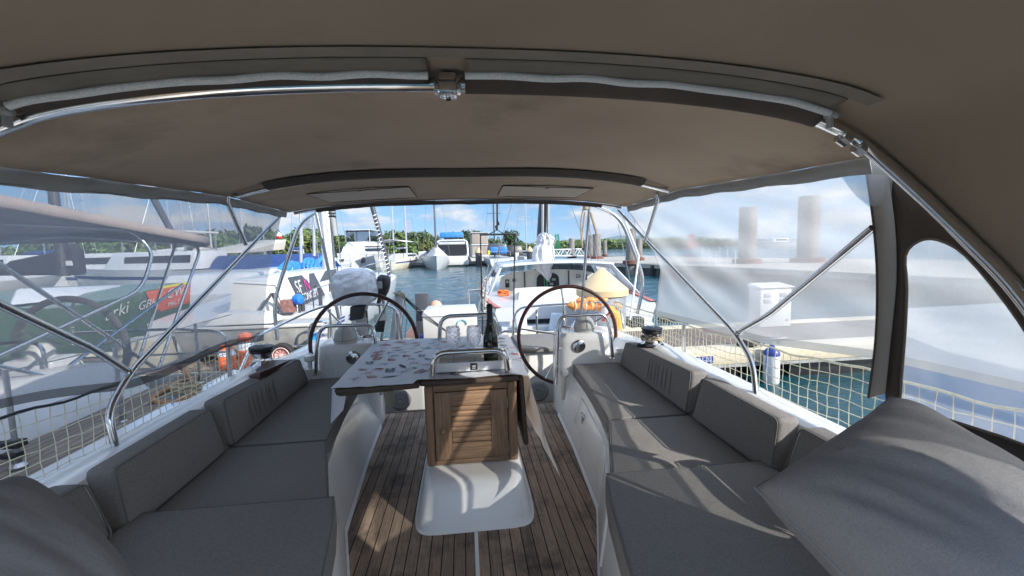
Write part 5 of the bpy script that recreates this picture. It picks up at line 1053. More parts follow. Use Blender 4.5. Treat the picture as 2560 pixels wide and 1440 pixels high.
# left race boat lettered SFN CONCEPT : bow points away from the dock
rb = thing('race_yacht', 'white racing yacht with charcoal patches lettered SFN CONCEPT moored beyond the dock on the left', 'yacht', (-5.0, 14.3, WATER), rotz=0.)
B0 = -5.0
def LX(p): return V((p.x+5.0, p.y-14.3, p.z-WATER))
ysS = [9.3, 10.2, 11.5, 13, 14.5, 16, 17.5, 18.8, 19.8, 20.3]
hbS = [1.42, 1.60, 1.85, 2.08, 2.18, 2.20, 2.18, 2.05, 1.6, .5]; zsS = [.10, .12, .16, .20, .24, .28, .33, .38, .42, .44]
b = MB(); rows = []
for y, h, z in zip(ysS, hbS, zsS): rows.append([(h*.82, y, WATER-.15), (h*.93, y, WATER+.25), (h*.99, y, z-.30), (h*1.0, y, z-.05), (h*.96, y, z)])
for sgn in (1, -1): b.add([LX(V((B0+sgn*x, y, z))) for r in rows for x, y, z in r], [(i*5+j, i*5+j+1, (i+1)*5+j+1, (i+1)*5+j) for i in range(9) for j in range(4)])
for r in (rows[0], rows[-1]): b.add([LX(V((B0+x, y, z))) for x, y, z in r]+[LX(V((B0-x, y, z))) for x, y, z in r[::-1]], [list(range(10))])
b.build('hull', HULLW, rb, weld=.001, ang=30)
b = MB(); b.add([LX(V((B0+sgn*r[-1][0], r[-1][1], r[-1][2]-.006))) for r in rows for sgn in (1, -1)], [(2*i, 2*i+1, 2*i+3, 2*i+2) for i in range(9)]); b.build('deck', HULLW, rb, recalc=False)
# coachroof with slanting charcoal panels
cx0, cx1 = B0-.9, B0+1.25
def CR(y, s, z): return LX(V((B0+s, y, z)))
cr = [CR(9.95, -.2, .12), CR(9.95, 1.08, .12), CR(17.2, .95, .25), CR(17.2, -.9, .25), CR(10.1, -.1, .86), CR(10.1, .93, .86), CR(16.6, .70, .86), CR(16.6, -.7, .86)]
b = MB(); b.hexa(cr); co = b.build('coachroof', HULLW, rb, bevel=.05, seg=3)
def onside(u, v, e=.012):   # the coachroof's side toward us
    A_, B_, C_, D_ = cr[1], cr[2], cr[6], cr[5]; return (A_*(1-u)+B_*u)*(1-v)+(D_*(1-u)+C_*u)*v+V((e, 0, e*.3))
for poly in ([(.035, .98), (.10, .02), (.36, .04), (.33, .98), (.27, .98), (.24, .60), (.18, .98)], [(.36, .60), (.50, .98), (.70, .98), (.62, .60)], [(.42, .1), (.72, .1), (.70, .40), (.48, .45)]):
    b = MB(); b.add([onside(*q) for q in poly], [list(range(len(poly)))]); pn = b.build('charcoal_panel', DARKPAINT, co, recalc=False)
o = onside(.085, .40, .02); xd = onside(.4, .44)-onside(.085, .40); up = onside(.09, .9)-onside(.09, .5)
lettering('SF', .46, HULLPAINT, co, o, xd, up); lettering('N', .46, MAGENTA, co, o+xd.normalized()*.62, xd, up)
lettering('CONCEPT', .27, HULLPAINT, co, onside(.115, .12, .02), xd, up)
# cockpit shelter plate in front of the coachroof
b = MB(); b.prism([CR(9.55, .0, .14), CR(9.85, 1.0, .14), CR(9.98, .80, .70), CR(9.75, .05, .80)], (0, .05, 0)); b.build('cockpit_shield', OLDWHITE, rb, bevel=.012)
b = MB(); b.tube([CR(9.55, 1.05, .16), CR(9.84, 1.02, .16), CR(9.97, .82, .72), CR(9.74, .05, .82)], .03, 6); b.build('shield_rim', HULLPAINT, rb)
for y, s, h, m in ((9.9, 1.38, .30, DARKPAINT), (10.7, 1.5, .40, DARKPAINT), (12.4, 1.72, .4, DARKPAINT)):
    b = MB(); q = CR(y, s, .12); b.tube([q, q+V((0, 0, h))], .045, 8); b.tube(bent([q+V((0, 0, h-.02)), q+V((-.05, 0, h+.1)), q+V((-.14, 0, h+.06))], .04), .035, 8); b.build('winch_post', m, rb)
b = MB(); q = CR(9.7, 1.36, .40); b.lathe([(0, -.1), (.1, -.08), (.125, 0), (.1, .08), (0, .1)], q, (1, -.5, .1), 16); b.build('blue_drum', mat('bright_blue', (.02, .16, .65), .4), rb)
b = MB(); q = CR(9.75, 1.36, .1); b.tube([q, q+V((0, 0, .28))], .03, 8); b.build('drum_post', DARKPAINT, rb)
for a_, c_ in (((9.4, .62, .12), (9.6, .88, .56)), ((9.4, 1.15, .12), (9.6, .9, .56)), ((9.9, .85, .12), (9.6, .89, .56)), ((9.4, .2, .12), (9.4, 1.35, .14))):
    b = MB(); b.tube([CR(*a_), CR(*c_)], .03, 6); b.build('tripod_strut', DARKPAINT, rb)
b = MB(); q = CR(9.62, 1.02, .22); b.box(q.x, q.x+.26, q.y, q.y+.2, q.z-.1, q.z+.18); b.build('gear_crate', mat('brown_crate', (.25, .12, .1), .7, var=.4, sc=20), rb)
b = MB(); b.tube([CR(9.6, 1.48, .12), CR(11.0, 1.75, .3), CR(14, 2.1, .36), CR(18, 2.1, .55)], .0, 4)
for k, (y, h) in enumerate(((10.2, .45), (12.6, .5), (15., .5), (17.2, .5), (19.2, .6))):
    b = MB(); q = CR(y, lerp(list(zip(ysS, hbS)), y)*.94, lerp(list(zip(ysS, zsS)), y)); b.tube([q, q+V((0, 0, h))], .015, 6); b.build('stanchion', DARKPAINT if k > 2 else STEEL, rb)
b = MB(); b.tube([CR(y, lerp(list(zip(ysS, hbS)), y)*.94, lerp(list(zip(ysS, zsS)), y)+h) for y, h in ((10.2, .45), (12.6, .5), (15, .5), (17.2, .5), (19.2, .6))], .012, 5); b.build('guard_wire', WIRE, rb)
b = MB(); b.tube([CR(20.2, -.3, .44), CR(20.6, .5, .75), CR(20.2, 1.3, .95), CR(19.4, 1.9, .95)], .025, 6); b.tube([CR(19.9, 1.3, .42), CR(20.2, 1.3, .95)], .02, 6); b.build('pulpit', STEEL, rb)
# blue dashes and partial name on the near side of the hull
def hs_pt(y, f, e=.02):
    h = lerp(list(zip(ysS, hbS)), y); z = lerp(list(zip(ysS, zsS)), y); return CR(y, (h*.99+(h*.94-h*.99)*(1-f))+e, (z-.10)*f+(WATER+.28)*(1-f))
for cx_ in (0, 1):
    for k in range(5):
        y0 = 11.0+cx_*.75+k*.02; f0 = .80-k*.16; b = MB(); b.add([hs_pt(y0, f0), hs_pt(y0+.5, f0+.03), hs_pt(y0+.5, f0+.12), hs_pt(y0, f0+.09)], [(0, 1, 2, 3)]); b.build('blue_dash', BLUEPLATE, rb, recalc=False)
lettering('MACSF', .34, BLUEPLATE, rb, hs_pt(13.0, .42, .03), hs_pt(15., .44)-hs_pt(13., .42), hs_pt(13., .9)-hs_pt(13., .3), spacing=1.5)
b = MB(); b.add([hs_pt(10.1, .2), hs_pt(10.5, .2), hs_pt(10.5, .5), hs_pt(10.1, .45)], [(0, 1, 2, 3)]); b.build('yellow_patch', YELLOW, rb, recalc=False)
m0 = at(828, 720, y=15); b = MB(); q0, q1 = LX(at(826, 712, y=15)), LX(at(806, 430, y=15)); b.tube([q0, q1], [.21, .17], 14); b.build('mast', HULLPAINT, rb)
b = MB(); q0, q1 = LX(at(838, 690, y=14.9)), LX(at(818, 430, y=14.9)); b.tube([q0, q1], .03, 6); b.build('mast_track', DULLSTEEL, rb)
for px0, px1 in ((792, 770), (812, 790), (845, 830)): b = MB(); b.tube([LX(at(px0+10, 690, y=14.5)), LX(at(px1, 440, y=14.5))], .012, 5); b.build('shroud', WIRE, rb)
b = MB(); b.tube([LX(at(973, 700, y=17.5)), LX(at(966, 640, y=17.5)), LX(at(926, 500, y=17.5)), LX(at(915, 455, y=17.5))], [.05, .07, .10, .10], 10); fs2 = b.build('furled_headsail', DARKPAINT, rb)
for k in range(17):
    u = k/17; p_ = at(973-.3-u*40, 690-u*160, y=17.46); q = LX(p_); b = MB(); b.tube([q+V((-.09, 0, -.05)), q+V((0, -.08, 0)), q+V((.09, 0, .05))], .018, 5); b.build('lashing_turn', HULLPAINT, fs2)
# blue-tarped boats on the left beyond the racing yacht
bt = thing('tarped_yacht', 'white yacht under bright blue tarps, left of the thick white mast', 'yacht', (-9.3, 21., WATER), rotz=0.)
def TX(px, py, y=21.): p = at(px, py, y=y); return V((p.x+9.3, p.y-21., p.z-WATER))
hull_mesh(bt, 12, 4.2, 1.0, HULLW, HULLW)
cabin(bt, -4.5, 3.5, 3.2, 2.4, .9, .6, HULLW)
for (a_, c_, hh, sd) in (((712, 668), (778, 672), .42, 1), ((770, 662), (812, 664), .46, 2), ((814, 664), (842, 668), .42, 3)):
    A_, C_ = TX(*a_, 19.), TX(*c_, 19.); b = MB()
    b.grid(lambda u, v: A_.lerp(C_, u)+V((0, (v-.5)*1.5, hh*sin(pi*v)**.7*(.75+.35*noise.noise(V((u*3+sd, v*2, sd))))+.10*noise.noise(V((u*9, v*6, sd+4.)))-.08)), 22, 14); b.build('blue_tarp', BLUETARP, bt, ang=80)
b = MB(); b.tube([TX(700, 690, 19.), TX(760, 690, 19.), TX(850, 690, 19.)], .05, 8); b.build('boom', HULLPAINT, bt)
for a_, c_ in (((786, 640), (782, 440)), ((753, 660), (750, 440))): b = MB(); b.tube([TX(*a_), TX(*c_)], [.07, .06], 8); b.build('mast', MASTALU, bt)
for k in range(4): b = MB(); x0 = 725+k*30; b.tube([TX(x0, 688, 18.2), TX(x0+6, 668, 18.2)], .02, 5); b.build('rail_post', STEEL, bt)
nv = thing('navy_canopy_boat', 'motor boat with a navy blue canopy behind the blue-tarped yacht', 'boat', (-13.2, 31, WATER), rotz=.0)
hull_mesh(nv, 9, 3.4, 1.1, HULLW, HULLW); P0 = at(780, 640, y=31); b = MB(); b.hexa([(-2.6, -3, 1.2), (3.6, -3, 1.2), (3.6, 2, 1.2), (-2.6, 2, 1.2), (-2.2, -2.4, 2.15), (3.2, -2.4, 2.15), (3.0, 1.6, 2.15), (-2.0, 1.6, 2.15)]); b.build('canopy', NAVY, nv, bevel=.15)
aw2 = thing('awning_boat', 'sailing boat with a beige sun awning behind the steel arch on the left', 'sailboat', (-16.5, 34, WATER), rotz=.1)
hull_mesh(aw2, 10, 3.4, 1.1, HULLW, HULLW); b = MB(); b.hexa([(-1.6, -3.6, 2.3), (1.6, -3.6, 2.3), (2.4, 2, 2.5), (-1.2, 2, 2.5), (-1.5, -3.5, 2.42), (1.5, -3.5, 2.42), (2.6, 2, 3.3), (.6, 2, 3.3)]); b.build('awning', CREAMCOVER, aw2, bevel=.05); rig(aw2, .5, 1.2, 11, .09, MASTALU, 0, None, Lb=10, fb=1.1)

# centre racing yacht, stern toward the dock
cb = thing('shelter_yacht', 'white racing yacht with a rounded windowed shelter, stern-to behind the right steering wheel', 'yacht', (2.55, 15., WATER), rotz=0.)
def CX(x, y, z): return V((x-2.55, y-15., z-WATER))
def CP(px, py, y): p = at(px, py, y=y); return CX(p.x, p.y, p.z)
ysC = [9.7, 10.6, 12, 13.5, 15, 17, 19, 20.6]; hbC = [1.92, 2.05, 2.15, 2.18, 2.1, 1.75, 1.05, .06]; zsC = [.02, .03, .05, .07, .09, .12, .16, .2]
rows = [[(h*.80, y, WATER-.15), (h*.94, y, -.45), (h, y, z-.12), (h*.985, y, z)] for y, h, z in zip(ysC, hbC, zsC)]
b = MB()
for sgn in (1, -1): b.add([CX(2.55+sgn*x, y, z) for r in rows for x, y, z in r], [(i*4+j, i*4+j+1, (i+1)*4+j+1, (i+1)*4+j) for i in range(7) for j in range(3)])
b.add([CX(2.55+x, y, z) for x, y, z in rows[0]]+[CX(2.55-x, y, z) for x, y, z in rows[0][::-1]], [list(range(8))]); b.build('hull', HULLW, cb, weld=.001, ang=30)
b = MB(); b.add([CX(2.55+sgn*r[-1][0], r[-1][1], r[-1][2]-.006) for r in rows for sgn in (1, -1)], [(2*i, 2*i+1, 2*i+3, 2*i+2) for i in range(7)]); b.build('deck', HULLW, cb, recalc=False)
for sgn in (-1, 1):
    b = MB(); b.add([CX(2.55+sgn*(r[-1][0]+d_), r[-1][1], r[-1][2]+e_) for r in rows[:6] for d_, e_ in ((-.10, .002), (-.10, .03), (.012, .03), (.012, -.03))], [(i*4+j, i*4+j+1, (i+1)*4+j+1, (i+1)*4+j) for i in range(5) for j in range(3)]); b.build('red_rubrail', mat('faded_red', (.42, .14, .10), .6, var=.2), cb, recalc=False)
# the shelter: a swept frame with window openings round a recessed bulkhead
yb, yr = 13.6, 12.6
zt = lambda x: .93-.030*(x-2.6)**2
b = MB(); b.grid(lambda u, v: CX(.98+3.35*u, 12.2+2.4*v, zt(.98+3.35*u)+.03*v), 20, 4); b.build('shelter_roof', HULLW, cb, solid=.05)
def frame(pts_o, y, nm, th=.05): b = MB(); b.prism([CX(*p) for p in pts_o], (0, th, 0)); return b.build(nm, HULLW, cb, bevel=.012)
# side wings
for sgn, X0, X1 in ((-1, .55, 1.0), (1, 4.72, 4.28)):
    b = MB(); k = 8; o_ = []; i_ = []
    lo_p = [CX(X0-sgn*.0, 11.3, .06), CX(X0, 11.75, .06), CX(X0, 14.6, .06), CX(X1, 14.6, .86), CX(X1, 12.35, .86), CX(X1-sgn*0, 12.2, .82)]
    wn_ = [CX(X0+(X1-X0)*.28, 12.25, .27), CX(X0+(X1-X0)*.28, 13.0, .27), CX(X0+(X1-X0)*.28, 14.2, .27), CX(X0+(X1-X0)*.82, 14.2, .70), CX(X0+(X1-X0)*.82, 12.6, .70), CX(X0+(X1-X0)*.75, 12.45, .64)]
    b.add(lo_p+wn_, [(j, (j+1) % 6, 6+(j+1) % 6, 6+j) for j in range(6)]); b.build('shelter_wing', HULLW, cb, recalc=False, solid=.04)
    b = MB(); b.add(wn_, [list(range(6))]); b.build('wing_window', WINDOWCLEAR, cb, recalc=False)
# window band under the roof front (outer windscreen further forward)
b = MB(); b.box(*[0]*6) if False else None
for x0, x1 in ((1.15, 2.0), (3.15, 4.0)):
    b = MB(); b.prism([CX(x0, 14.55, .58), CX(x1, 14.55, .60), CX(x1, 14.55, .80), CX(x0, 14.55, .78)], (0, .02, 0)); b.build('windscreen', WINDOWCLEAR, cb)
# bulkhead with arched top
def arch_poly(x0, x1, zb, zt_, y, n=12): return [CX(x0, y, zb)]+[CX(x0+(x1-x0)*(.5-.5*cos(pi*i/n)), y, zb+(zt_-zb)*(.35+.65*sin(pi*i/n)**.5)) for i in range(n+1)]+[CX(x1, y, zb)]
b = MB(); b.prism(arch_poly(1.05, 4.25, .03, .66, 13.6), (0, .05, 0)); bh = b.build('bulkhead', CREAMCOVER if False else mat('cream_bulkhead', (.66, .63, .55), .5, var=.05), cb, bevel=.01)
b = MB(); b.prism(arch_poly(2.16, 3.06, .04, .62, 13.57), (0, .03, 0)); b.build('doorway_frame', HULLW, bh, bevel=.01)
b = MB(); b.prism(arch_poly(2.24, 2.98, .05, .57, 13.55), (0, .02, 0)); dw = b.build('doorway', mat('doorway_shade', (.02, .02, .022), .7), bh)  # dark plate standing in for the shade inside the shelter opening
for x, z in ((2.72, .20), (2.80, .34), (2.62, .30)): b = MB(); b.box(x-2.55-.06, x-2.55+.06, 13.54-15, 13.548-15, z-WATER-.035, z-WATER+.035); b.build('console_screen', GREYPAINT, bh)
b = MB(); 
for dx in (0, .05): b.tube([CX(2.46+dx, 13.5, .75), CX(2.50+dx*1.6, 13.5, .05)], .012, 5)
b.build('green_halyard', mat('green_rope', (.05, .45, .2), .7), cb)
for x, z, w_, h_ in ((1.30, .26, .13, .26), (1.52, .36, .10, .10), (3.62, .42, .15, .12), (3.84, .34, .14, .26)):
    b = MB(); b.box(x-w_/2-2.55, x+w_/2-2.55, 13.57-15, 13.598-15, z-WATER-h_/2, z-WATER+h_/2); iv = b.build('instrument', BLACK, bh, bevel=.008)
    b = MB(); b.box(x-w_*.32-2.55, x+w_*.32-2.55, 13.562-15, 13.568-15, z-WATER+h_*.05, z-WATER+h_*.36); b.build('instrument_screen', GREYPAINT, iv)
for x in (1.85, 3.28): b = MB(); b.tube([CX(x, 13.5, .62), CX(x, 13.5, .05)], .025, 6); b.build('rope_tail', DARKPAINT, cb)
for x in (3.45, 3.52, 3.6): b = MB(); b.tube([CX(x, 13.52, .55), CX(x+.35, 13.5, .12)], .012, 5); b.build('rope_tail', ROPEW, cb)
# cockpit: cream cover, orange ropes, grey bag, side decks
b = MB(); b.grid(lambda u, v: CP(1282+170*u+(14*v if u < .5 else -6*v)+18*(1-v)*0, 722+68*v+4*sin(u*9)*v, 11.4-.9*v)+V((0, 0, .05*sin(pi*u)*(1-v))), 24, 10); b.build('cream_cover', CREAMCOVER, cb, recalc=False, solid=.02)
b = MB(); b.hexa([CP(1288, 800, 10.9), CP(1445, 795, 10.9), CP(1445, 795, 11.6), CP(1288, 800, 11.6), CP(1298, 728, 11.0), CP(1440, 726, 11.0), CP(1440, 726, 11.7), CP(1298, 728, 11.7)]); b.build('companion_block', HULLW, cb, bevel=.03)
rn = random.Random(5); pts = [CP(1258+rn.uniform(-14, 14), 731+rn.uniform(-6, 7), 12.)+V((0, rn.uniform(-.1, .1), 0)) for _ in range(50)]; b = MB(); b.tube(smooth_path(pts, 2), .018, 5); b.build('orange_rope', mat('orange_rope', (.6, .16, .04), .8), cb)
b = MB(); b.grid(lambda u, v: CP(1272+52*u+6*v, 760+40*v, 10.5-.1*sin(u*8)), 12, 8); b.build('grey_bag', mat('grey_pvc', (.24, .25, .27), .5), cb, recalc=False, solid=.08)
b = MB(); pts = [CP(1210+rn.uniform(-12, 14), 720+i*3.2, 10.0) for i in range(28)]; b.tube(smooth_path(pts, 2), .014, 5); b.tube(smooth_path([CP(1215+rn.uniform(-14, 12), 690+i*5, 10.0) for i in range(24)], 2), .011, 5); b.build('rope_tangle', ROPEW, cb)
for a_, c_, r_ in (((1196, 790), (1207, 690), .02), ((1205, 800), (1222, 660), .018), ((1175, 790), (1170, 727), .02), ((1170, 727), (1205, 724), .018)):
    b = MB(); b.tube([CP(*a_, 9.9), CP(*c_, 9.9)], r_, 6); b.build('stern_post', STEEL, cb)
for (x0, x1, z) in ((.75, 2.3, -.38), (2.35, 4.3, -.42)):
    b = MB(); b.box(x0-2.55, x1-2.55, 9.45-15, 9.72-15, z-WATER-.3, z-WATER); b.build('transom_step', HULLW, cb, bevel=.02)
b = MB(); b.box(1.35-2.55, 2.1-2.55, 9.66-15, 9.69-15, -.36-WATER, -.26-WATER); b.build('transom_slot', DARKGLASS, cb)
for a_, c_ in (((1195, 800), (1330, 795)),): b = MB(); b.tube([CP(*a_, 9.75), CP(*c_, 9.75)], .02, 6); b.build('traveller', DULLSTEEL, cb)
for px in (1300, 1395): b = MB(); b.grid(lambda u, v: CP(px-16+30*u+8*v*(1 if px < 1350 else -1), 782+72*v*(u*.4+.6), 9.4-.1*v), 4, 8); b.build('rudder_blade', mat('pale_blue_grey', (.55, .62, .68), .4), cb, recalc=False, solid=.06)
# mast, boom with the bagged white sail
b = MB(); b.tube([CX(2.55, 14.9, .4), CP(1364, 420, 14.9)], [.17, .15], 14); b.build('mast', MASTDARK, cb)
for px in (1356, 1370): b = MB(); b.tube([CP(px, 620, 14.7), CP(px+1, 440, 14.7)], .045, 8); b.build('mast_rope', DULLSTEEL, cb)
b = MB()
BL = [(582, 1353, 1366), (587, 1346, 1377), (594, 1342, 1386), (604, 1341, 1389), (611, 1342, 1386), (615, 1336, 1384), (621, 1332, 1384), (640, 1331, 1387), (658, 1332, 1384), (670, 1334, 1378), (676, 1343, 1378), (686, 1354, 1379), (694, 1362, 1377), (700, 1366, 1372)]
def bag(u, v):
    a = 2*pi*u; py = 582+118*v; l_ = lerp([(q[0], q[1]) for q in BL], py); r_ = lerp([(q[0], q[2]) for q in BL], py); k = abs(cos(a))**.8*(1 if cos(a) >= 0 else -1)
    fold = .05*noise.noise(V((cos(a)*4, sin(a)*4, v*2.2)))+.035*noise.noise(V((cos(a)*9+v*3, sin(a)*9, v*3)))+(.05*noise.noise(V((cos(a)*5, sin(a)*5, v*26))) if v < .27 else 0)
    p_ = CP((l_+r_)/2+(r_-l_)/2*k*(1+.5*fold), py, 12.9); return p_+V((0, sin(a)*(.10+.16*sin(pi*min(1, v+.1)))+fold*(1.2 if sin(a) < 0 else .3), 0))
b.grid(bag, 64, 44); b.build('bagged_sail', SAILWHITE, cb, weld=.001, ang=80)
b = MB(); b.tube([CX(2.5, 14.8, 1.25), CX(2.35, 12.8, 1.2)], .10, 10); b.build('boom', MASTDARK, cb)
for a_, c_ in (((1236, 655), (1300, 440), ), ((1480, 655), (1400, 440)), ((1215, 760), (1256, 600)), ((1600, 745), (1585, 540)), ((1612, 745), (1560, 540)), ((1575, 700), (1545, 560)), ((1495, 655), (1470, 560))):
    b = MB(); b.tube([CP(*a_, 12.5), CP(*c_, 12.5)], .010, 5); b.build('stay', WIRE, cb)
# green racing boat seen through the left screen
gr = thing('green_yacht', 'green-hulled racing yacht lettered arki and GBH behind the left shade screen', 'yacht', (-8.9, 11, WATER), rotz=0.)
def GP(px, py, x=-7.): p = at(px, py, x=x); return V((p.x+8.9, p.y-11., p.z-WATER))
b = MB(); S = [(60, 770, 850), (120, 772, 860), (200, 762, 862), (300, 745, 815), (365, 727, 795), (420, 717, 785), (475, 706, 768)]
P_ = [(GP(px, t_, -7.0), GP(px, b__, -7.25)) for px, t_, b__ in S]
vs = [q for t_, bt_ in P_ for q in (t_, bt_, V((bt_.x-.5, bt_.y, -.2)), V((t_.x-3.4, t_.y, t_.z)))]
b.add(vs, [(i*4+j, i*4+(j+1) % 4, (i+1)*4+(j+1) % 4, (i+1)*4+j) for i in range(6) for j in range(4)]+[(0, 1, 2, 3), (24, 25, 26, 27)]); b.build('hull', GREENHULL, gr, ang=30)
def onh(px, f, e=.02):
    t_ = lerp([(s[0], s[1]) for s in S], px); b__ = lerp([(s[0], s[2]) for s in S], px); return GP(px, t_, -7.).lerp(GP(px, b__, -7.25), f)+V((e, 0, 0))
b = MB(); b.add([onh(362, .02), onh(375, .55), onh(400, .85), onh(472, .80), onh(475, .02)], [(0, 1, 2, 3, 4)]); b.build('red_orange_panel', ORANGEHULL, gr, recalc=False)
b = MB(); b.add([onh(396, -.06), onh(396, .02), onh(475, .04), onh(475, -.05)], [(0, 1, 2, 3)]); b.build('yellow_edge', YELLOW, gr, recalc=False)
lettering('arki', .40, HULLPAINT, gr, onh(258, .62, .03), onh(300, .60)-onh(258, .62), onh(258, .1)-onh(258, .62)); lettering('GBH', .30, HULLPAINT, gr, onh(340, .62, .03), onh(380, .60)-onh(340, .62), onh(340, .1)-onh(340, .62)); lettering('CWI', .36, HULLPAINT, gr, onh(410, .42, .04), onh(450, .40)-onh(410, .42), onh(410, .1)-onh(410, .5)); lettering('MALT', .17, HULLPAINT, gr, onh(414, .72, .04), onh(450, .70)-onh(414, .72), onh(410, .1)-onh(410, .5))
b = MB(); b.hexa([GP(20, 765, -8), GP(330, 733, -8), GP(330, 733, -9.6), GP(20, 765, -9.6), GP(40, 722, -8.4), GP(300, 712, -8.4), GP(300, 712, -9.4), GP(40, 722, -9.4)]); b.build('coachroof', HULLW, gr, bevel=.06)
# big ketch hulls etc. behind the screen on the left
wy = thing('dark_sailcover_yacht', 'white yacht with a black stacked sail on its boom, behind the left shade screen', 'yacht', (-22, 19, WATER), rotz=0.)
def WP(px, py, y=17.): p = at(px, py, y=y); return V((p.x+22, p.y-19, p.z-WATER))
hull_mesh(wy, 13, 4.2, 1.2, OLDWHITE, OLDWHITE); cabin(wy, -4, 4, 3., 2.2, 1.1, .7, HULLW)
q = [WP(18, 655), WP(195, 690), WP(195, 636), WP(160, 620), WP(110, 640), WP(30, 650)]
q = [WP(-30, 690), WP(195, 688), WP(187, 622), WP(165, 605), WP(120, 632), WP(20, 652)]
b = MB(); b.prism(q, (0, .45, 0)); b.build('stacked_sail', mat('black_sailcover', (.022, .022, .026), .8), wy, bevel=.12, seg=3)
b = MB(); b.prism([WP(160, 652, 16.96), WP(180, 652, 16.96), WP(183, 664, 16.96), WP(163, 664, 16.96)], (0, -.01, 0)); b.build('cover_patch', HULLPAINT, wy)
b = MB(); b.tube([WP(160, 690), WP(128, 440)], [.17, .15], 10); b.build('mast', MASTDARK, wy)
b = MB(); b.tube([WP(440, 600), WP(370, 470)], [.10, .12], 8); b.build('furled_headsail', DARKPAINT, wy)

# ---------------------------------------------------------------- far marina boats
t, p = boat_at('flybridge_cruiser', 'white flybridge motor cruiser, bow toward the viewer, above the silver-covered outboard', 'motor yacht', 899, 670, pi-.12)
rows = hull_mesh(t, 13, 4.4, 1.75, HULLW, HULLW, stern=.95, chine=True)
cabin(t, -5, 3.2, 3.8, 2.6, 1.7, 1.15, HULLW)
b = MB(); b.hexa([(-1.9, -4.5, 2.85), (1.9, -4.5, 2.85), (1.5, 1., 2.85), (-1.5, 1., 2.85), (-1.7, -4.3, 3.5), (1.7, -4.3, 3.5), (1.3, .3, 3.5), (-1.3, .3, 3.5)]); b.build('flybridge', HULLW, t, bevel=.1)
b = MB(); b.box(-1.75, 1.75, -4.2, .4, 4.95, 5.05); b.build('hardtop', HULLPAINT, t, bevel=.04)
b = MB(); b.hexa([(-1.65, -3, 3.5), (1.65, -3, 3.5), (1.4, .3, 3.5), (-1.4, .3, 3.5), (-1.62, -3, 4.95), (1.62, -3, 4.95), (1.5, .1, 4.95), (-1.5, .1, 4.95)]); b.build('enclosure', WINDOWCLEAR, t)
for sx in (-1.6, 1.6):
    for y in (-3.9, .1): b = MB(); b.tube([(sx, y, 3.4), (sx, y, 4.96)], .05, 6); b.build('hardtop_post', HULLPAINT, t)
for x in (-1.75, -1.5): b = MB(); b.lathe([(0, 0), (.18, .05), (.2, .4), (.1, .7), (0, .72)], (x*1.0, 2.6-x*.3, .75), n=12); b.build('fender', DARKPAINT, t)
for x, y in ((-1.2, 4.3), (0, 5.4), (1.2, 4.3)): b = MB(); b.tube([(x, y, 2.0), (x, y, 2.7)], .03, 5); b.build('rail_post', STEEL, t)
t, p = boat_at('ketch', 'cream ketch with a white sun awning and a blue hull stripe', 'sailboat', 1012, 668, -.16)
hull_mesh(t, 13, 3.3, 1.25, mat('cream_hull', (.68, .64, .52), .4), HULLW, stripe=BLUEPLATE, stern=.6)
cabin(t, -3, 3, 2.8, 2.2, 1.2, .6, HULLW); b = MB(); b.grid(lambda u, v: V(((u-.5)*3.4, -5.4+4.4*v, 3.2+.25*sin(pi*u))), 8, 4); b.build('sun_awning', HULLPAINT, t, recalc=False, solid=.05)
for sx in (-1.5, 1.5):
    for y in (-5.2, -1.2): b = MB(); b.tube([(sx, y, 1.3), (sx, y, 3.2)], .03, 5); b.build('awning_pole', DARKLEATHER, t)
rig(t, 1.2, 1.2, 15, .13, MASTALU, 4.2, None, Lb=13, fb=1.3, B=4); b = MB(); b.tube([(0, -4., 1.3), (0, -4., 11.)], .09, 8); b.build('mizzen_mast', MASTALU, t)
t, p = boat_at('inflatable_dinghy', 'pale grey inflatable dinghy hanging beside the cream ketch', 'dinghy', 972, 664, 1.2); b = MB(); b.tube(bent([(-.7, -1.6, .45), (-.7, 1.0, .5), (0, 1.9, .65), (.7, 1.0, .5), (.7, -1.6, .45)], .6), .28, 10); b.build('tube', OLDWHITE, t); b = MB(); b.box(-.5, .5, -1.5, 1., .3, .4); b.build('floor', GREYPAINT, t); b = MB(); b.box(-.2, .2, -2., -1.6, .3, 1.1); b.build('outboard', BLACK, t)
t, p = boat_at('sloop', 'white sloop bow-on with a tan foredeck cover and a lashed headsail', 'sailboat', 1092, 670, pi+.06)
hull_mesh(t, 11, 3.5, 1.3, HULLW, HULLW, bootc=NAVY); b = MB(); b.hexa([(-1.4, -1, 1.35), (1.4, -1, 1.35), (.3, 4.6, 1.5), (-.3, 4.6, 1.5), (-.15, -.9, 2.6), (.15, -.9, 2.6), (.06, 4.4, 1.75), (-.06, 4.4, 1.75)]); b.build('foredeck_cover', CREAMCOVER, t, bevel=.05); rig(t, .3, 1.3, 14.5, .11, MASTDARK, 4, NAVY, Lb=11, fb=1.3, furl=None, B=3.5); cabin(t, -4.5, -.8, 2.6, 2.3, 1.3, .8, NAVY)
t, p = boat_at('express_cruiser', 'motor cruiser with a blue bimini top and a black aft curtain, stern toward the viewer', 'motor yacht', 1132, 662, .03, 60)
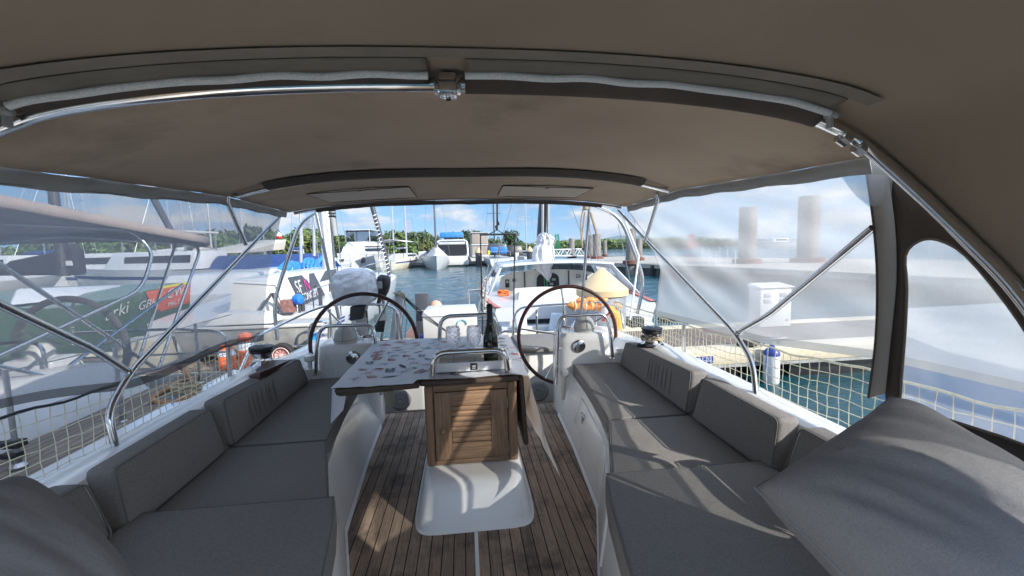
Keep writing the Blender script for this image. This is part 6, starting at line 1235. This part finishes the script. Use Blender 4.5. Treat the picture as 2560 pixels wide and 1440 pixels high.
hull_mesh(t, 11, 4.1, 1.4, HULLW, HULLW, stern=.97, chine=True); b = MB(); b.box(-1.75, 1.75, -4.2, -3.9, 1.3, 2.75); b.build('aft_curtain', BLACK, t); b = MB(); b.tube(bent([(-2., -4., 1.3), (-1.9, -3.6, 3.3), (1.9, -3.6, 3.3), (2., -4., 1.3)], .5), .13, 8); b.build('radar_arch', HULLW, t); b = MB(); b.box(-1.7, 1.7, -3.7, 0, 2.76, 3.1); b.build('flybridge', HULLW, t, bevel=.08); b = MB(); b.hexa([(-1.6, -3., 3.7), (1.6, -3, 3.7), (1.5, 0, 3.7), (-1.5, 0, 3.7), (-1.5, -2.8, 4.4), (1.5, -2.8, 4.4), (1.4, -.2, 4.4), (-1.4, -.2, 4.4)]); b.build('bimini_top', BLUETARP, t, bevel=.15)
for sx in (-1.5, 1.5): b = MB(); b.tube([(sx, -2.9, 3.1), (sx, -2.9, 3.8)], .04, 5); b.build('bimini_post', STEEL, t)
b = MB(); b.box(-2., 2., -6.1, -5.4, .2, .9); b.build('swim_platform', OLDWHITE, t, bevel=.05)
t, p = boat_at('houseboat', 'houseboat with beige roll-down curtains on two levels', 'houseboat', 1198, 660, .05, 66)
t.scale = (.72, .9, 1.); hull_mesh(t, 10, 4.4, .9, OLDWHITE, OLDWHITE, stern=1., chine=True); b = MB(); b.box(-1.7, 1.7, -3.5, 3, .95, 2.6); b.build('cabin', OLDWHITE, t, bevel=.05); b = MB(); b.box(-1.55, 1.55, -3.56, -3.51, 1.3, 2.5); b.build('lower_curtain', mat('beige_curtain', (.33, .28, .24), .9, var=.2, sc=6, stretch=(4, 1, .2)), t); b = MB(); b.box(-1.8, 1.8, -3.7, 3.2, 2.65, 2.8); b.build('upper_deck', HULLPAINT, t); b = MB(); b.box(-1.6, 1.6, -3.4, 2.8, 2.85, 4.4); b.build('upper_curtain', mat('beige_curtain', (.33, .28, .24), .9), t, bevel=.03); b = MB(); b.box(-1.8, 1.8, -3.6, 3, 4.42, 4.52); b.build('roof', OLDWHITE, t)
t, p = boat_at('cruising_sloop', 'small sloop with blue tarps and yellow jerrycans in its cockpit, stern toward the viewer', 'sailboat', 1240, 664, .04)
hull_mesh(t, 9, 3.1, 1.05, HULLW, HULLW, stern=.75); b = MB(); b.box(-1.0, -.1, -3.6, -2.4, 1.6, 2.3); b.build('blue_tarp', BLUETARP, t, bevel=.15); b = MB(); b.box(.1, 1.0, -3.6, -2.4, 1.5, 2.3); b.build('blue_tarp', BLUETARP, t, bevel=.15); b = MB(); b.box(-1.3, -1.05, -3.7, -3.3, 1.4, 1.9); b.build('jerrycan', YELLOW, t, bevel=.04); b = MB(); b.hexa([(-1.2, -2., 1.5), (1.2, -2, 1.5), (1.1, .5, 1.5), (-1.1, .5, 1.5), (-1.1, -1.8, 2.7), (1.1, -1.8, 2.7), (.8, 0, 2.7), (-.8, 0, 2.7)]); b.build('sprayhood', DARKPAINT, t, bevel=.12); rig(t, 1., 1., 13, .10, MASTDARK, 0, None, Lb=9, fb=1., B=3.1); b = MB(); b.tube(bent([(-1.2, -4.4, 1.), (-1.2, -4.4, 1.8), (1.2, -4.4, 1.8), (1.2, -4.4, 1.)], .2), .03, 6); b.build('pushpit', STEEL, t)
t, p = boat_at('canopy_launch', 'white launch with a black canopy, right of the blue-tarped sloop', 'motor boat', 1275, 658, .15, 60)
hull_mesh(t, 7.5, 3., 1., HULLW, HULLW, stern=.95, chine=True); b = MB(); b.hexa([(-1.3, -2.6, 1.1), (1.3, -2.6, 1.1), (1.1, 1.2, 1.1), (-1.1, 1.2, 1.1), (-1.1, -2.3, 2.5), (1.1, -2.3, 2.5), (.9, .6, 2.5), (-.9, .6, 2.5)]); b.build('canopy', BLACK, t, bevel=.15); b = MB(); b.box(-.25, .25, -3.9, -3.5, .3, 1.5); b.build('outboard', OLDWHITE, t, bevel=.08)
t, p = boat_at('anchored_sloop', 'white sloop with a low awning left of the bagged white sail', 'sailboat', 1322, 658, .35, 62)
hull_mesh(t, 10, 3.3, 1.1, HULLW, HULLW, stern=.75); cabin(t, -2, 3, 2.5, 2., 1.1, .6, HULLW); b = MB(); b.box(-1.4, 1.4, -4.3, -2, 2.6, 2.7); b.build('awning', OLDWHITE, t)
for sx in (-1.3, 1.3): b = MB(); b.tube([(sx, -4.2, 1.1), (sx, -4.2, 2.6)], .03, 5); b.build('awning_pole', STEEL, t)
rig(t, .6, 1.1, 13, .09, MASTALU, 0, None, Lb=10, fb=1.1, B=3.3)
fd = thing('far_dock', 'low dark floating dock in front of the moored far boats', 'dock', (0, 56.5, WATER))
b = MB(); b.box(-8.5, 10, 55.6, 57.2, WATER+.25, WATER+.55); b.build('deck', WOODPILE, fd); b = MB(); b.box(-8.5, 10, 55.7, 57.1, WATER-.2, WATER+.24); b.build('floats', BLACK, fd)
for px, lab in ((1197, 'short dark post with a pale cone cap on the far dock, below the houseboat'), (1325, 'dark post with pale cone cap on the far dock, left of the bagged sail')):
    p = at(px, 652, y=55.4); t = thing('capped_post', lab, 'post', (p.x, 55.4, WATER)); b = MB(); b.lathe([(.42, -.2), (.42, 1.6)], (p.x, 55.4, WATER), n=16); b.build('shaft', DARKPAINT, t); b = MB(); b.lathe([(.46, 1.6), (.46, 1.75), (.05, 2.3), (0, 2.3)], (p.x, 55.4, WATER), n=16); b.build('cone_cap', BEIGECONE, t)
p = at(1057, 655, y=55.6); t = thing('dock_cabinet', 'small white service cabinet on the far dock left of the bow-on sloop', 'service cabinet', (p.x, 55.6, WATER)); b = MB(); b.box(p.x-.5, p.x+.5, 55.7, 56.2, WATER+.55, WATER+2.); b.build('cabinet', HULLPAINT, t, bevel=.03); b = MB(); b.box(p.x-.25, p.x+.3, 55.68, 55.699, WATER+.9, WATER+1.7); b.build('door', OLDWHITE, t)
# moored fleet on the left seen over the racing yacht and through the screen
fleet = [(-12, 40, .1, 11, 12, 0), (-21, 38, .2, 10, 13, 0), (-27, 44, -.1, 11, 14, 1), (-30, 36, .1, 12, 13, 0), (-36, 43, 0, 10, 12, 1), (-41, 38, .15, 11, 13, 0), (-45, 46, -.2, 12, 15, 0), (-33, 52, .1, 11, 14, 1), (-24, 54, 0, 12, 15, 0), (-18, 50, .1, 10, 13, 0)]
names = ['behind the blue-tarped yacht', 'left of the lattice tower', 'under the second mast from the steel arch', 'behind the left bimini leg', 'behind the slanting brace on the left', 'behind the left steel hoop', 'near the left edge of the screen', 'in the far row behind the left screen', 'in the far row left of the tower', 'in the far row beneath the red flag']
for k, (x, y, r_, Lb, H, c_) in enumerate(fleet):
    t = thing('moored_sailboat', 'white moored sailboat with bare mast '+names[k], 'sailboat', (x, y, WATER), 'sailboats moored on the left', rotz=r_)
    hull_mesh(t, Lb, Lb*.32, 1.15, OLDWHITE if c_ else HULLW, HULLW, stripe=NAVY if k % 3 == 0 else None); cabin(t, -Lb*.25, Lb*.22, Lb*.24, Lb*.18, 1.1, .6, HULLW); rig(t, Lb*.08, 1.2, H, .09, MASTALU, Lb*.36, (NAVY, CREAMCOVER, SAILWHITE)[k % 3], Lb=Lb, fb=1.15, B=Lb*.32, wr=.014)
for k, (x, y, r_, lab) in enumerate(((-24, 31, 1.5, 'white motor cruiser side-on behind the left screen, right of the black sail'), (-30, 30, 1.5, 'white motor cruiser side-on behind the left screen, beside the black sail'), (-19, 29, 1.45, 'white motor cruiser side-on behind the slanting left brace'))):
    t = thing('moored_cruiser', lab, 'motor yacht', (x, y, WATER), None, rotz=r_); hull_mesh(t, 11, 3.8, 1.4, HULLW, HULLW, stern=.95, chine=True, stripe=NAVY); cabin(t, -3.5, 2.5, 3.3, 2.4, 1.4, 1.1, HULLW); b = MB(); b.box(-1.4, 1.4, -3, .2, 3.6, 3.7); b.build('hardtop', OLDWHITE, t)
    for sx in (-1.3, 1.3): b = MB(); b.tube([(sx, -2.8, 2.4), (sx, -2.8, 3.6)], .05, 5); b.build('hardtop_post', STEEL, t)
# ---------------------------------------------------------------- quay with tall piles, gangway, beacon
q = thing('concrete_quay', 'long concrete quay with a dark streaked face curving along the right side', 'quay', (14, 25, WATER))
edge = smooth_path([(8.0, 46), (8.7, 39), (11.6, 29.5), (13.3, 22), (13.9, 16), (14.2, 11.8), (14.4, 4)] and [V((8.0, 46, 0)), V((8.7, 39, 0)), (12.2, 29.), (14.2, 22)] if False else [V((8.0, 46, 0)), V((8.9, 38.5, 0)), V((12.3, 29.5, 0)), V((14.6, 22, 0)), V((15.8, 16, 0)), V((16.6, 11, 0)), V((17, 3, 0))], 6)
n_ = len(edge); back = [V((p.x+14, p.y+6 if i < 4 else p.y, 0)) for i, p in enumerate(edge)]
b = MB(); b.add([p+V((0, 0, -.02)) for p in edge]+[p+V((0, 0, -.02)) for p in back], [(i, i+1, n_+i+1, n_+i) for i in range(n_-1)]); b.build('quay_deck', CONCRETE, q, recalc=False)
b = MB(); b.add([p+V((-.03, 0, dz)) for p in edge for dz in (0., -.28)], [(2*i, 2*i+1, 2*i+3, 2*i+2) for i in range(n_-1)]); b.add([p+V((d_, 0, .0)) for p in edge for d_ in (-.03, .25)], [(2*i, 2*i+1, 2*i+3, 2*i+2) for i in range(n_-1)]); b.build('quay_edge', CONCRETE, q, recalc=False)
b = MB(); b.add([p+V((.05, 0, dz)) for p in edge for dz in (-.25, -.95)], [(2*i, 2*i+1, 2*i+3, 2*i+2) for i in range(n_-1)]); b.build('quay_face', DARKWALL, q, recalc=False)
b = MB(); b.add([edge[0], edge[0]+V((0, 0, -.95)), back[0]+V((0, 0, -.95)), back[0]], [(0, 1, 2, 3)]); b.build('quay_end', DARKWALL, q, recalc=False)
for k in range(9):
    p = edge[4+k*3]; b = MB(); b.box(p.x-.16, p.x-.02, p.y-.12, p.y+.12, -.9, -.05); b.build('rubbing_post', RUBBER, q)
piles = [(2025, 490, 25., .60, 'tall thick timber-grey pile on the quay, right one of the two behind the right screen'), (1871, 518, 26., .53, 'tall timber-grey pile on the quay, left one of the two behind the right screen'), (1577, 572, 30, .36, 'pale-streaked pile on the quay just left of the right bimini brace'), (1597, 597, 36, .30, 'short pile on the quay right beside the right bimini brace'), (1492, 585, 44, .42, 'grey pile right of the support pole, taller of the two'), (1476, 588, 47, .38, 'grey pile directly behind the right support pole'), (1512, 601, 52, .24, 'thin short pile right of the support pole'), (1429, 596, 50, .34, 'short pile standing alone left of the support pole, beside the green beacon')]
for px, py, y, r_, lab in piles:
    p = at(px, py, y=y); t = thing('quay_pile', lab, 'pile', (p.x, y, -.9), 'tall piles along the quay')
    b = MB(); b.lathe([(r_, -.9-p.z), (r_, -.04), (r_*.93, 0), (0, .02)], (p.x, y, p.z), n=18); b.build('shaft', WOODPILE, t); b = MB(); b.lathe([(r_*1.5, -.02), (r_*1.6, .0), (r_*1.6, .25), (r_*1.02, .3)], (p.x, y, -.02), n=18); b.build('collar', mat('rusty_collar', (.16, .07, .05), .8, var=.3), t)
for k, px in enumerate((1755, 1773, 1791, 1799, 1818, 1838)):
    p = at(px, 645, y=24+k % 2); t = MB(); t.tube([(p.x, p.y, -.02), (p.x, p.y, at(px, 618+(k % 3)*4, y=p.y).z)], .03, 6); tag(t.build('guide_post', HULLPAINT), 'thin white guide post on the quay behind the right screen', 'post', 'white guide posts on the quay')
gw = thing('gangway_bridge', 'pale steel truss gangway sloping down to the quay right of the bagged sail', 'gangway', at(1420, 640, y=46))
yA, yB = 47, 47; a0, a1 = at(1378, 640, y=47), at(1462, 640, y=49); zt_ = at(1400, 624, y=47).z
for dy in (0, 1.4):
    b = MB(); b.tube([a0+V((0, dy, 0)), a1+V((0, dy, 0))], .07, 6); b.tube([V((a0.x+.5, a0.y+dy, zt_)), V((a1.x-.4, a1.y+dy, zt_))], .06, 6); b.build('chord', HULLPAINT, gw)
    for k in range(8):
        u0, u1 = k/8, (k+1)/8; p0_ = a0.lerp(a1, u0)+V((0, dy, 0)); p1_ = a0.lerp(a1, u1)+V((0, dy, 0)); p1_.z = zt_; b = MB(); b.tube([p0_, p1_] if k % 2 == 0 else [V((p0_.x, p0_.y, zt_)), V((p1_.x, p1_.y, a0.z))], .045, 5); b.build('diagonal', HULLPAINT, gw)
b = MB(); b.add([a0, a1, a1+V((0, 1.4, 0)), a0+V((0, 1.4, 0))], [(0, 1, 2, 3)]); b.build('walkway', OLDWHITE, gw, solid=.08)
def lattice(name, label, cat, px, pyt, pyb, y, w0, w1, m, grp=None, n=6):
    p0_, p1_ = at(px, pyb, y=y), at(px, pyt, y=y); t = thing(name, label, cat, (p0_.x, y, p0_.z)); H = p1_.z-p0_.z; X0 = p0_.x
    C = lambda s, q_, f: V((X0+s*(w0+(w1-w0)*f)/2, y+q_*(w0+(w1-w0)*f)/2, p0_.z+H*f))
    for s, q_ in ((1, 1), (1, -1), (-1, 1), (-1, -1)): b = MB(); b.tube([C(s, q_, 0), C(s, q_, 1)], max(w0*.04, .02), 5); b.build('leg', m, t)
    for k in range(n):
        b = MB(); f0, f1 = k/n, (k+1)/n
        for q_ in (-1, 1): b.tube([C(-1, q_, f0), C(1, q_, f1)], max(w0*.02, .012), 4); b.tube([C(1, q_, f0), C(-1, q_, f1)], max(w0*.02, .012), 4); b.tube([C(-1, q_, f1), C(1, q_, f1)], max(w0*.02, .012), 4)
        for q_ in (-1, 1): b.tube([C(q_, -1, f0), C(q_, 1, f1)], max(w0*.02, .012), 4)
        b.build('bracing', m, t)
    return t, X0, p1_.z
lattice('green_beacon', 'green lattice beacon on the water right of the bagged sail', 'beacon', 1393, 586, 640, 60, .95, .40, GREENSTEEL)
lattice('radio_mast', 'grey steel lattice tower rising over the trees on the left', 'tower', 773, 545, 606, 95, 1.7, 1.1, mat('tower_steel', (.33, .35, .38), .6, .3), n=8)
lattice('striped_radio_mast', 'slender red and white lattice mast far off behind the ketch', 'tower', 1024, 550, 610, 180, 1.3, .7, mat('faded_pink_steel', (.55, .33, .32), .6), n=6)
lattice('red_beacon', 'red lattice beacon beyond the quay, seen through the right screen', 'beacon', 1728, 585, 622, 90, 1.4, .5, RED)
# red-white ball flag on a stay
p = at(698, 592, y=40); t = thing('signal_ball', 'red and white ball hoisted on a stay above the trees at the left', 'signal ball', p); b = MB(); b.lathe([(0, -.24), (.18, -.18), (.26, -.02), (.24, .07)], p, n=16); b.build('red_half', RED, t); b = MB(); b.lathe([(.24, .07), (.18, .22), (.08, .36), (0, .40)], p, n=16); b.build('white_half', HULLPAINT, t); b = MB(); b.tube([p+V((0, 0, .4)), p+V((.25, 0, 5.5))], .02, 4); b.tube([p+V((0, 0, -.24)), p+V((-2.4, 0, -4))], .02, 4); b.build('stay', WIRE, t)
# anchored white launch far right through screen
t, p = boat_at('anchored_launch', 'small white launch anchored far out, seen through the right screen between the piles', 'motor boat', 1945, 618, 1.5, 150); hull_mesh(t, 16, 4, 1.6, HULLW, HULLW, chine=True); cabin(t, -3, 3, 3, 2, 1.6, 1.4, HULLW)
b = MB(); b.lathe([(0, 0), (.3, .1), (.2, .4), (0, .42)], at(1562, 652, y=45), n=12); tag(b.build('float_buoy', HULLPAINT), 'small pale buoy floating by the quay face', 'buoy')
# big grey-blue hull alongside on the right, seen low through the side curtain window
hb_ = thing('blue_grey_boat', 'pale blue-grey hull moored close on the right, visible below the mesh through the curtain window', 'boat', (4.6, 2.4, WATER))
b = MB(); rows = [(-3., 2.9, 3.4), (1.2, 2.9, 3.3), (2.4, 3.05, 3.4), (3.3, 3.5, 3.75), (3.95, 4.2, 4.3)]; b.add([p for y, xt, xb in rows for p in ((xt, y, .66), (xt+.02, y, .58), (xb, y, -.55), (xb+.1, y, -.95))], [(i*4+j, i*4+j+1, (i+1)*4+j+1, (i+1)*4+j) for i in range(4) for j in range(3)]); b.build('hull', mat('pale_blue_gelcoat', (.20, .33, .55), .3, var=.05), hb_, recalc=False)
b = MB(); b.add([p for y, xt, xb in rows for p in ((xt, y, .66), (6.2, y, .68))], [(2*i, 2*i+1, 2*i+3, 2*i+2) for i in range(4)]); b.build('deck', mat('grey_deck_paint', (.27, .29, .30), .6, var=.15, sc=3), hb_, recalc=False)
b = MB(); b.hexa([(3.6, -2.5, .67), (5.9, -2.5, .67), (5.6, 2., .67), (4.2, 2., .67), (3.9, -2.4, 1.25), (5.7, -2.4, 1.25), (5.4, 1., 1.25), (4.3, 1., 1.25)]); b.build('cabin', mat('grey_white_gelcoat', (.38, .39, .39), .4, var=.1), hb_, bevel=.08)
b = MB(); b.tube(bent([(3.3, -1.5, .66), (3.3, -1.5, 1.25), (3.4, 2.5, 1.3), (4.4, 3.6, 1.35), (5.6, 2.6, 1.3)], .2), .012, 6); b.build('guard_rail', STEEL, hb_)
# ================================================================== SHORE
rn = random.Random(21)
def make_tree(H, W, seed, m, dens=1300, base=.06, leaf=.38, kind='round'):
    r = random.Random(seed); parts = []
    tb = MB(); tops = []
    for k in range(5):
        a = r.uniform(0, 2*pi); x, y = cos(a)*W*.3*r.random(), sin(a)*W*.3*r.random(); h = H*r.uniform(.55, .85)
        tb.tube(smooth_path([(x*.1, y*.1, -.3), (x*.5, y*.5, h*.4), (x*1.2, y*1.2, h)], 3), [H*.022]*3+[H*.014]*3+[H*.008], 5)
    lv = MB(); clumps = []
    for k in range(15):
        a = r.uniform(0, 2*pi); q = sqrt(r.random()); z = r.uniform(base+.12, .92); f = sin(pi*min(1, z*.85+.1))**.6
        clumps.append(V((cos(a)*q*W*.42*f, sin(a)*q*W*.42*f, H*z)))
    for c in clumps:
        cr = r.uniform(.17, .30)*min(W, H)
        for i in range(dens//15):
            d = V((r.gauss(0, 1), r.gauss(0, 1), r.gauss(0, .8))); d = d.normalized()*cr*(r.random()**.4); p = c+d
            if p.z < 0: continue
            n_ = (d.normalized()+V((r.uniform(-.7, .7), r.uniform(-.7, .7), r.uniform(-.2, .9)))).normalized(); u = n_.orthogonal().normalized(); v = n_.cross(u); s = leaf*r.uniform(.5, 1.1)
            lv.add([p-u*s-v*s*.45, p+u*s*.2-v*s*.6, p+u*s+v*s*.3, p-u*s*.1+v*s*.6], [(0, 1, 2, 3)])
    return tb, lv
protos = []
for k, (H, W, s, m) in enumerate(((4.6, 5.2, 1, LEAF), (4.0, 5.8, 2, LEAF), (5.4, 4.6, 3, LEAFD), (3.4, 4.8, 4, LEAF))):
    tb, lv = make_tree(H, W, s, m); t = thing('mangrove_tree', 'bushy mangrove tree in the shore thicket across the water', 'tree', (0, 0, WATER), 'mangrove trees along the far shore', rotz=0.)
    tb.build('trunk', BARK, t); lv.build('crown', m, t, smooth=False, recalc=False); protos.append(t)
used = [False]*4
def plant(k, x, y, s):
    if not used[k]: o = protos[k]; used[k] = True
    else: o = dup(protos[k])
    o.location = (x, y, WATER); o.rotation_euler = (0, 0, rn.uniform(0, 6.28)); o.scale = (s*rn.uniform(.9, 1.15), s*rn.uniform(.9, 1.15), s*rn.uniform(.85, 1.15))
def shore_y(x): return lerp([(-95, 62), (-60, 66), (-30, 74), (-12, 78), (0, 80), (9, 78)], x)
hgt = lambda px: lerp([(0, 1.0), (500, 1.1), (680, 1.25), (760, 1.35), (840, 1.0), (880, .72), (915, .75), (950, 1.05), (1050, 1.15), (1110, .95), (1150, .9), (1170, 1.15), (1215, .9), (1250, .85), (1310, .85), (1335, .6)], px)
def pxof(x, y):
    d = V((x, y, 1.4))-CAM; return 1280+FPX*d.dot(_r)/d.dot(_f)
for row, (dy, sc_) in enumerate(((0, .82), (4, 1.0), (8.5, 1.12))):
    x = -92
    while x < 10.5:
        y = shore_y(x)+dy+rn.uniform(-1, 1); px = pxof(x, y)
        if not (862 < px < 905 and row == 2) and px < 1345: plant(rn.choice((0, 1, 2, 3)), x, y, hgt(px)*sc_*rn.uniform(.85, 1.12))
        x += rn.uniform(2.1, 3.1)
# palms
def palm(px, pyt, y, lab):
    p = at(px, pyt, y=y); H = p.z-WATER; t = thing('coconut_palm', lab, 'palm tree', (p.x, y, WATER), 'palms above the mangroves', rotz=0.); b = MB(); b.tube(smooth_path([(0, 0, 0), (.2, 0, H*.5), (.1, .1, H)], 4), .12, 6); b.build('trunk', BARK, t)
    b = MB()
    for k in range(15):
        a = k*2.4; e = rn.uniform(-.1, .9); L_ = rn.uniform(1.7, 2.3); c = [V((cos(a)*L_*s, sin(a)*L_*s, H+e*L_*s*.8-1.2*L_*s*s*.6)) for s in (0, .25, .5, .75, 1.)]
        for i in range(4):
            d = (c[i+1]-c[i]); sd = V((-sin(a), cos(a), 0))*(.28*(1-i*.16))
            for sg in (-1, 1): b.add([c[i], c[i+1], c[i+1]+sd*sg*.8+V((0, 0, -.18)), c[i]+sd*sg+V((0, 0, -.18))], [(0, 1, 2, 3)])
    b.build('crown', LEAFD, t, smooth=False, recalc=False)
palm(1035, 588, 82, 'coconut palm rising above the mangroves behind the ketch'); palm(1016, 594, 84, 'coconut palm left of the tallest palm behind the ketch'); palm(1056, 590, 83, 'coconut palm between the ketch and the bow-on sloop'); palm(1650, 600, 200, 'lone palm far behind the quay beside the right brace')
# casuarina with feathery crown
for px, pyt, y, w_, lab in ((766, 574, 88, 3.2, 'dark feathery casuarina in front of the lattice tower'), (752, 582, 86, 2.6, 'smaller feathery casuarina left of the lattice tower')):
    p = at(px, pyt, y=y); H = p.z-WATER; t = thing('casuarina', lab, 'tree', (p.x, y, WATER), 'casuarinas by the tower', rotz=0.); b = MB(); b.tube([(0, 0, 0), (0, 0, H*.95)], [.2, .04], 6); b.build('trunk', BARK, t); b = MB()
    for i in range(800):
        f = rn.random(); a = rn.uniform(0, 6.28); r_ = w_*.5*(1-f)**.6*rn.random()**.5; q = V((cos(a)*r_, sin(a)*r_, H*(.3+.7*f))); d = V((cos(a), sin(a), rn.uniform(.3, 1.2)))*.4; s = V((rn.uniform(-1, 1), rn.uniform(-1, 1), 0))*.08; b.add([q-s, q+s, q+d+s*.3, q+d-s*.3], [(0, 1, 2, 3)])
    b.build('crown', LEAFD, t, smooth=False, recalc=False)
# far wood on the right: reads as one mass
def wood_mass(name, label, rect, n, leaf, m, top):
    b = MB()
    for i in range(n):
        x = rn.uniform(rect[0], rect[1]); y = rn.uniform(rect[2], rect[3]); h = top(x)*(.75+.5*noise.noise(V((x*.12, y*.05, 3.))))+1.2*noise.noise(V((x*.5, y*.1, 9))); z = WATER+h*(1-rn.random()**1.8); q = V((x, y, z)); u = V((rn.uniform(-1, 1), rn.uniform(-1, 1), rn.uniform(-.6, .6))).normalized(); v = u.orthogonal().normalized(); s = leaf*rn.uniform(.5, 1.2); b.add([q-u*s-v*s*.5, q+u*s*.4-v*s*.6, q+u*s+v*s*.4, q-u*s*.3+v*s*.6], [(0, 1, 2, 3)])
    o = b.build(name, m, None, smooth=False, recalc=False); return tag(o, label, 'wood', kind='stuff')
wood_mass('distant_mangrove_wood', 'low distant mangrove wood along the horizon on the right', (20, 175, 235, 262), 22000, 1.0, LEAF, lambda x: lerp([(20, 5.), (60, 5.5), (120, 5.2), (150, 4.), (175, 1.)], x))
b = MB(); b.add([(-130, 60, WATER+.05), (-60, 64, WATER+.05), (-30, 72, WATER+.05), (0, 77.5, WATER+.05), (11, 77, WATER+.05), (14, 92, WATER+.3), (-20, 120, WATER+.6), (-140, 110, WATER+.6)], [tuple(range(8))]); tag(b.build('shore', mat('muddy_shore', (.06, .055, .035), .9), None, smooth=False), kind='structure')
b = MB(); b.add([(16, 232, WATER+.1), (180, 232, WATER+.1), (180, 270, WATER+.4), (16, 270, WATER+.4)], [(0, 1, 2, 3)]); tag(b.build('far_shore', MATS['muddy_shore'], None, smooth=False), kind='structure')
HILL = mat('forested_hill', (.05, .09, .06), .9, var=.3, sc=.02)
def hills(name, x0, x1, y, d, prof):
    b = MB(); b.grid(lambda u, v: V((x0+(x1-x0)*u, y+d*v, WATER+prof(u)*sin(pi*min(1, v*1.0))*(1+.25*noise.noise(V((u*14, v*5, 1)))))), 90, 12); tag(b.build(name, HILL, None), kind='structure')
hills('hills', 200, 2600, 2600, 900, lambda u: 6+62*max(0, sin(pi*min(1, u*1.15)))**1.2*(.55+.45*sin(u*17+1)**2)); hills('low_hills', -900, -150, 1500, 400, lambda u: 30*sin(pi*u)*(.6+.4*sin(u*21)**2))
# ================================================================== AIR
m, nt, out = new_mat('sea_air'); pv = N(nt, 'VolumePrincipled'); pv.inputs['Density'].default_value = .00013; pv.inputs['Color'].default_value = (.72, .82, .95, 1); pv.inputs['Anisotropy'].default_value = .1; L(nt, pv.outputs[0], out.inputs['Volume'])
b = MB(); b.box(-1600, 3300, -60, 3700, WATER-1.5, 130); tag(b.build('haze', m, None, smooth=False), kind='stuff')
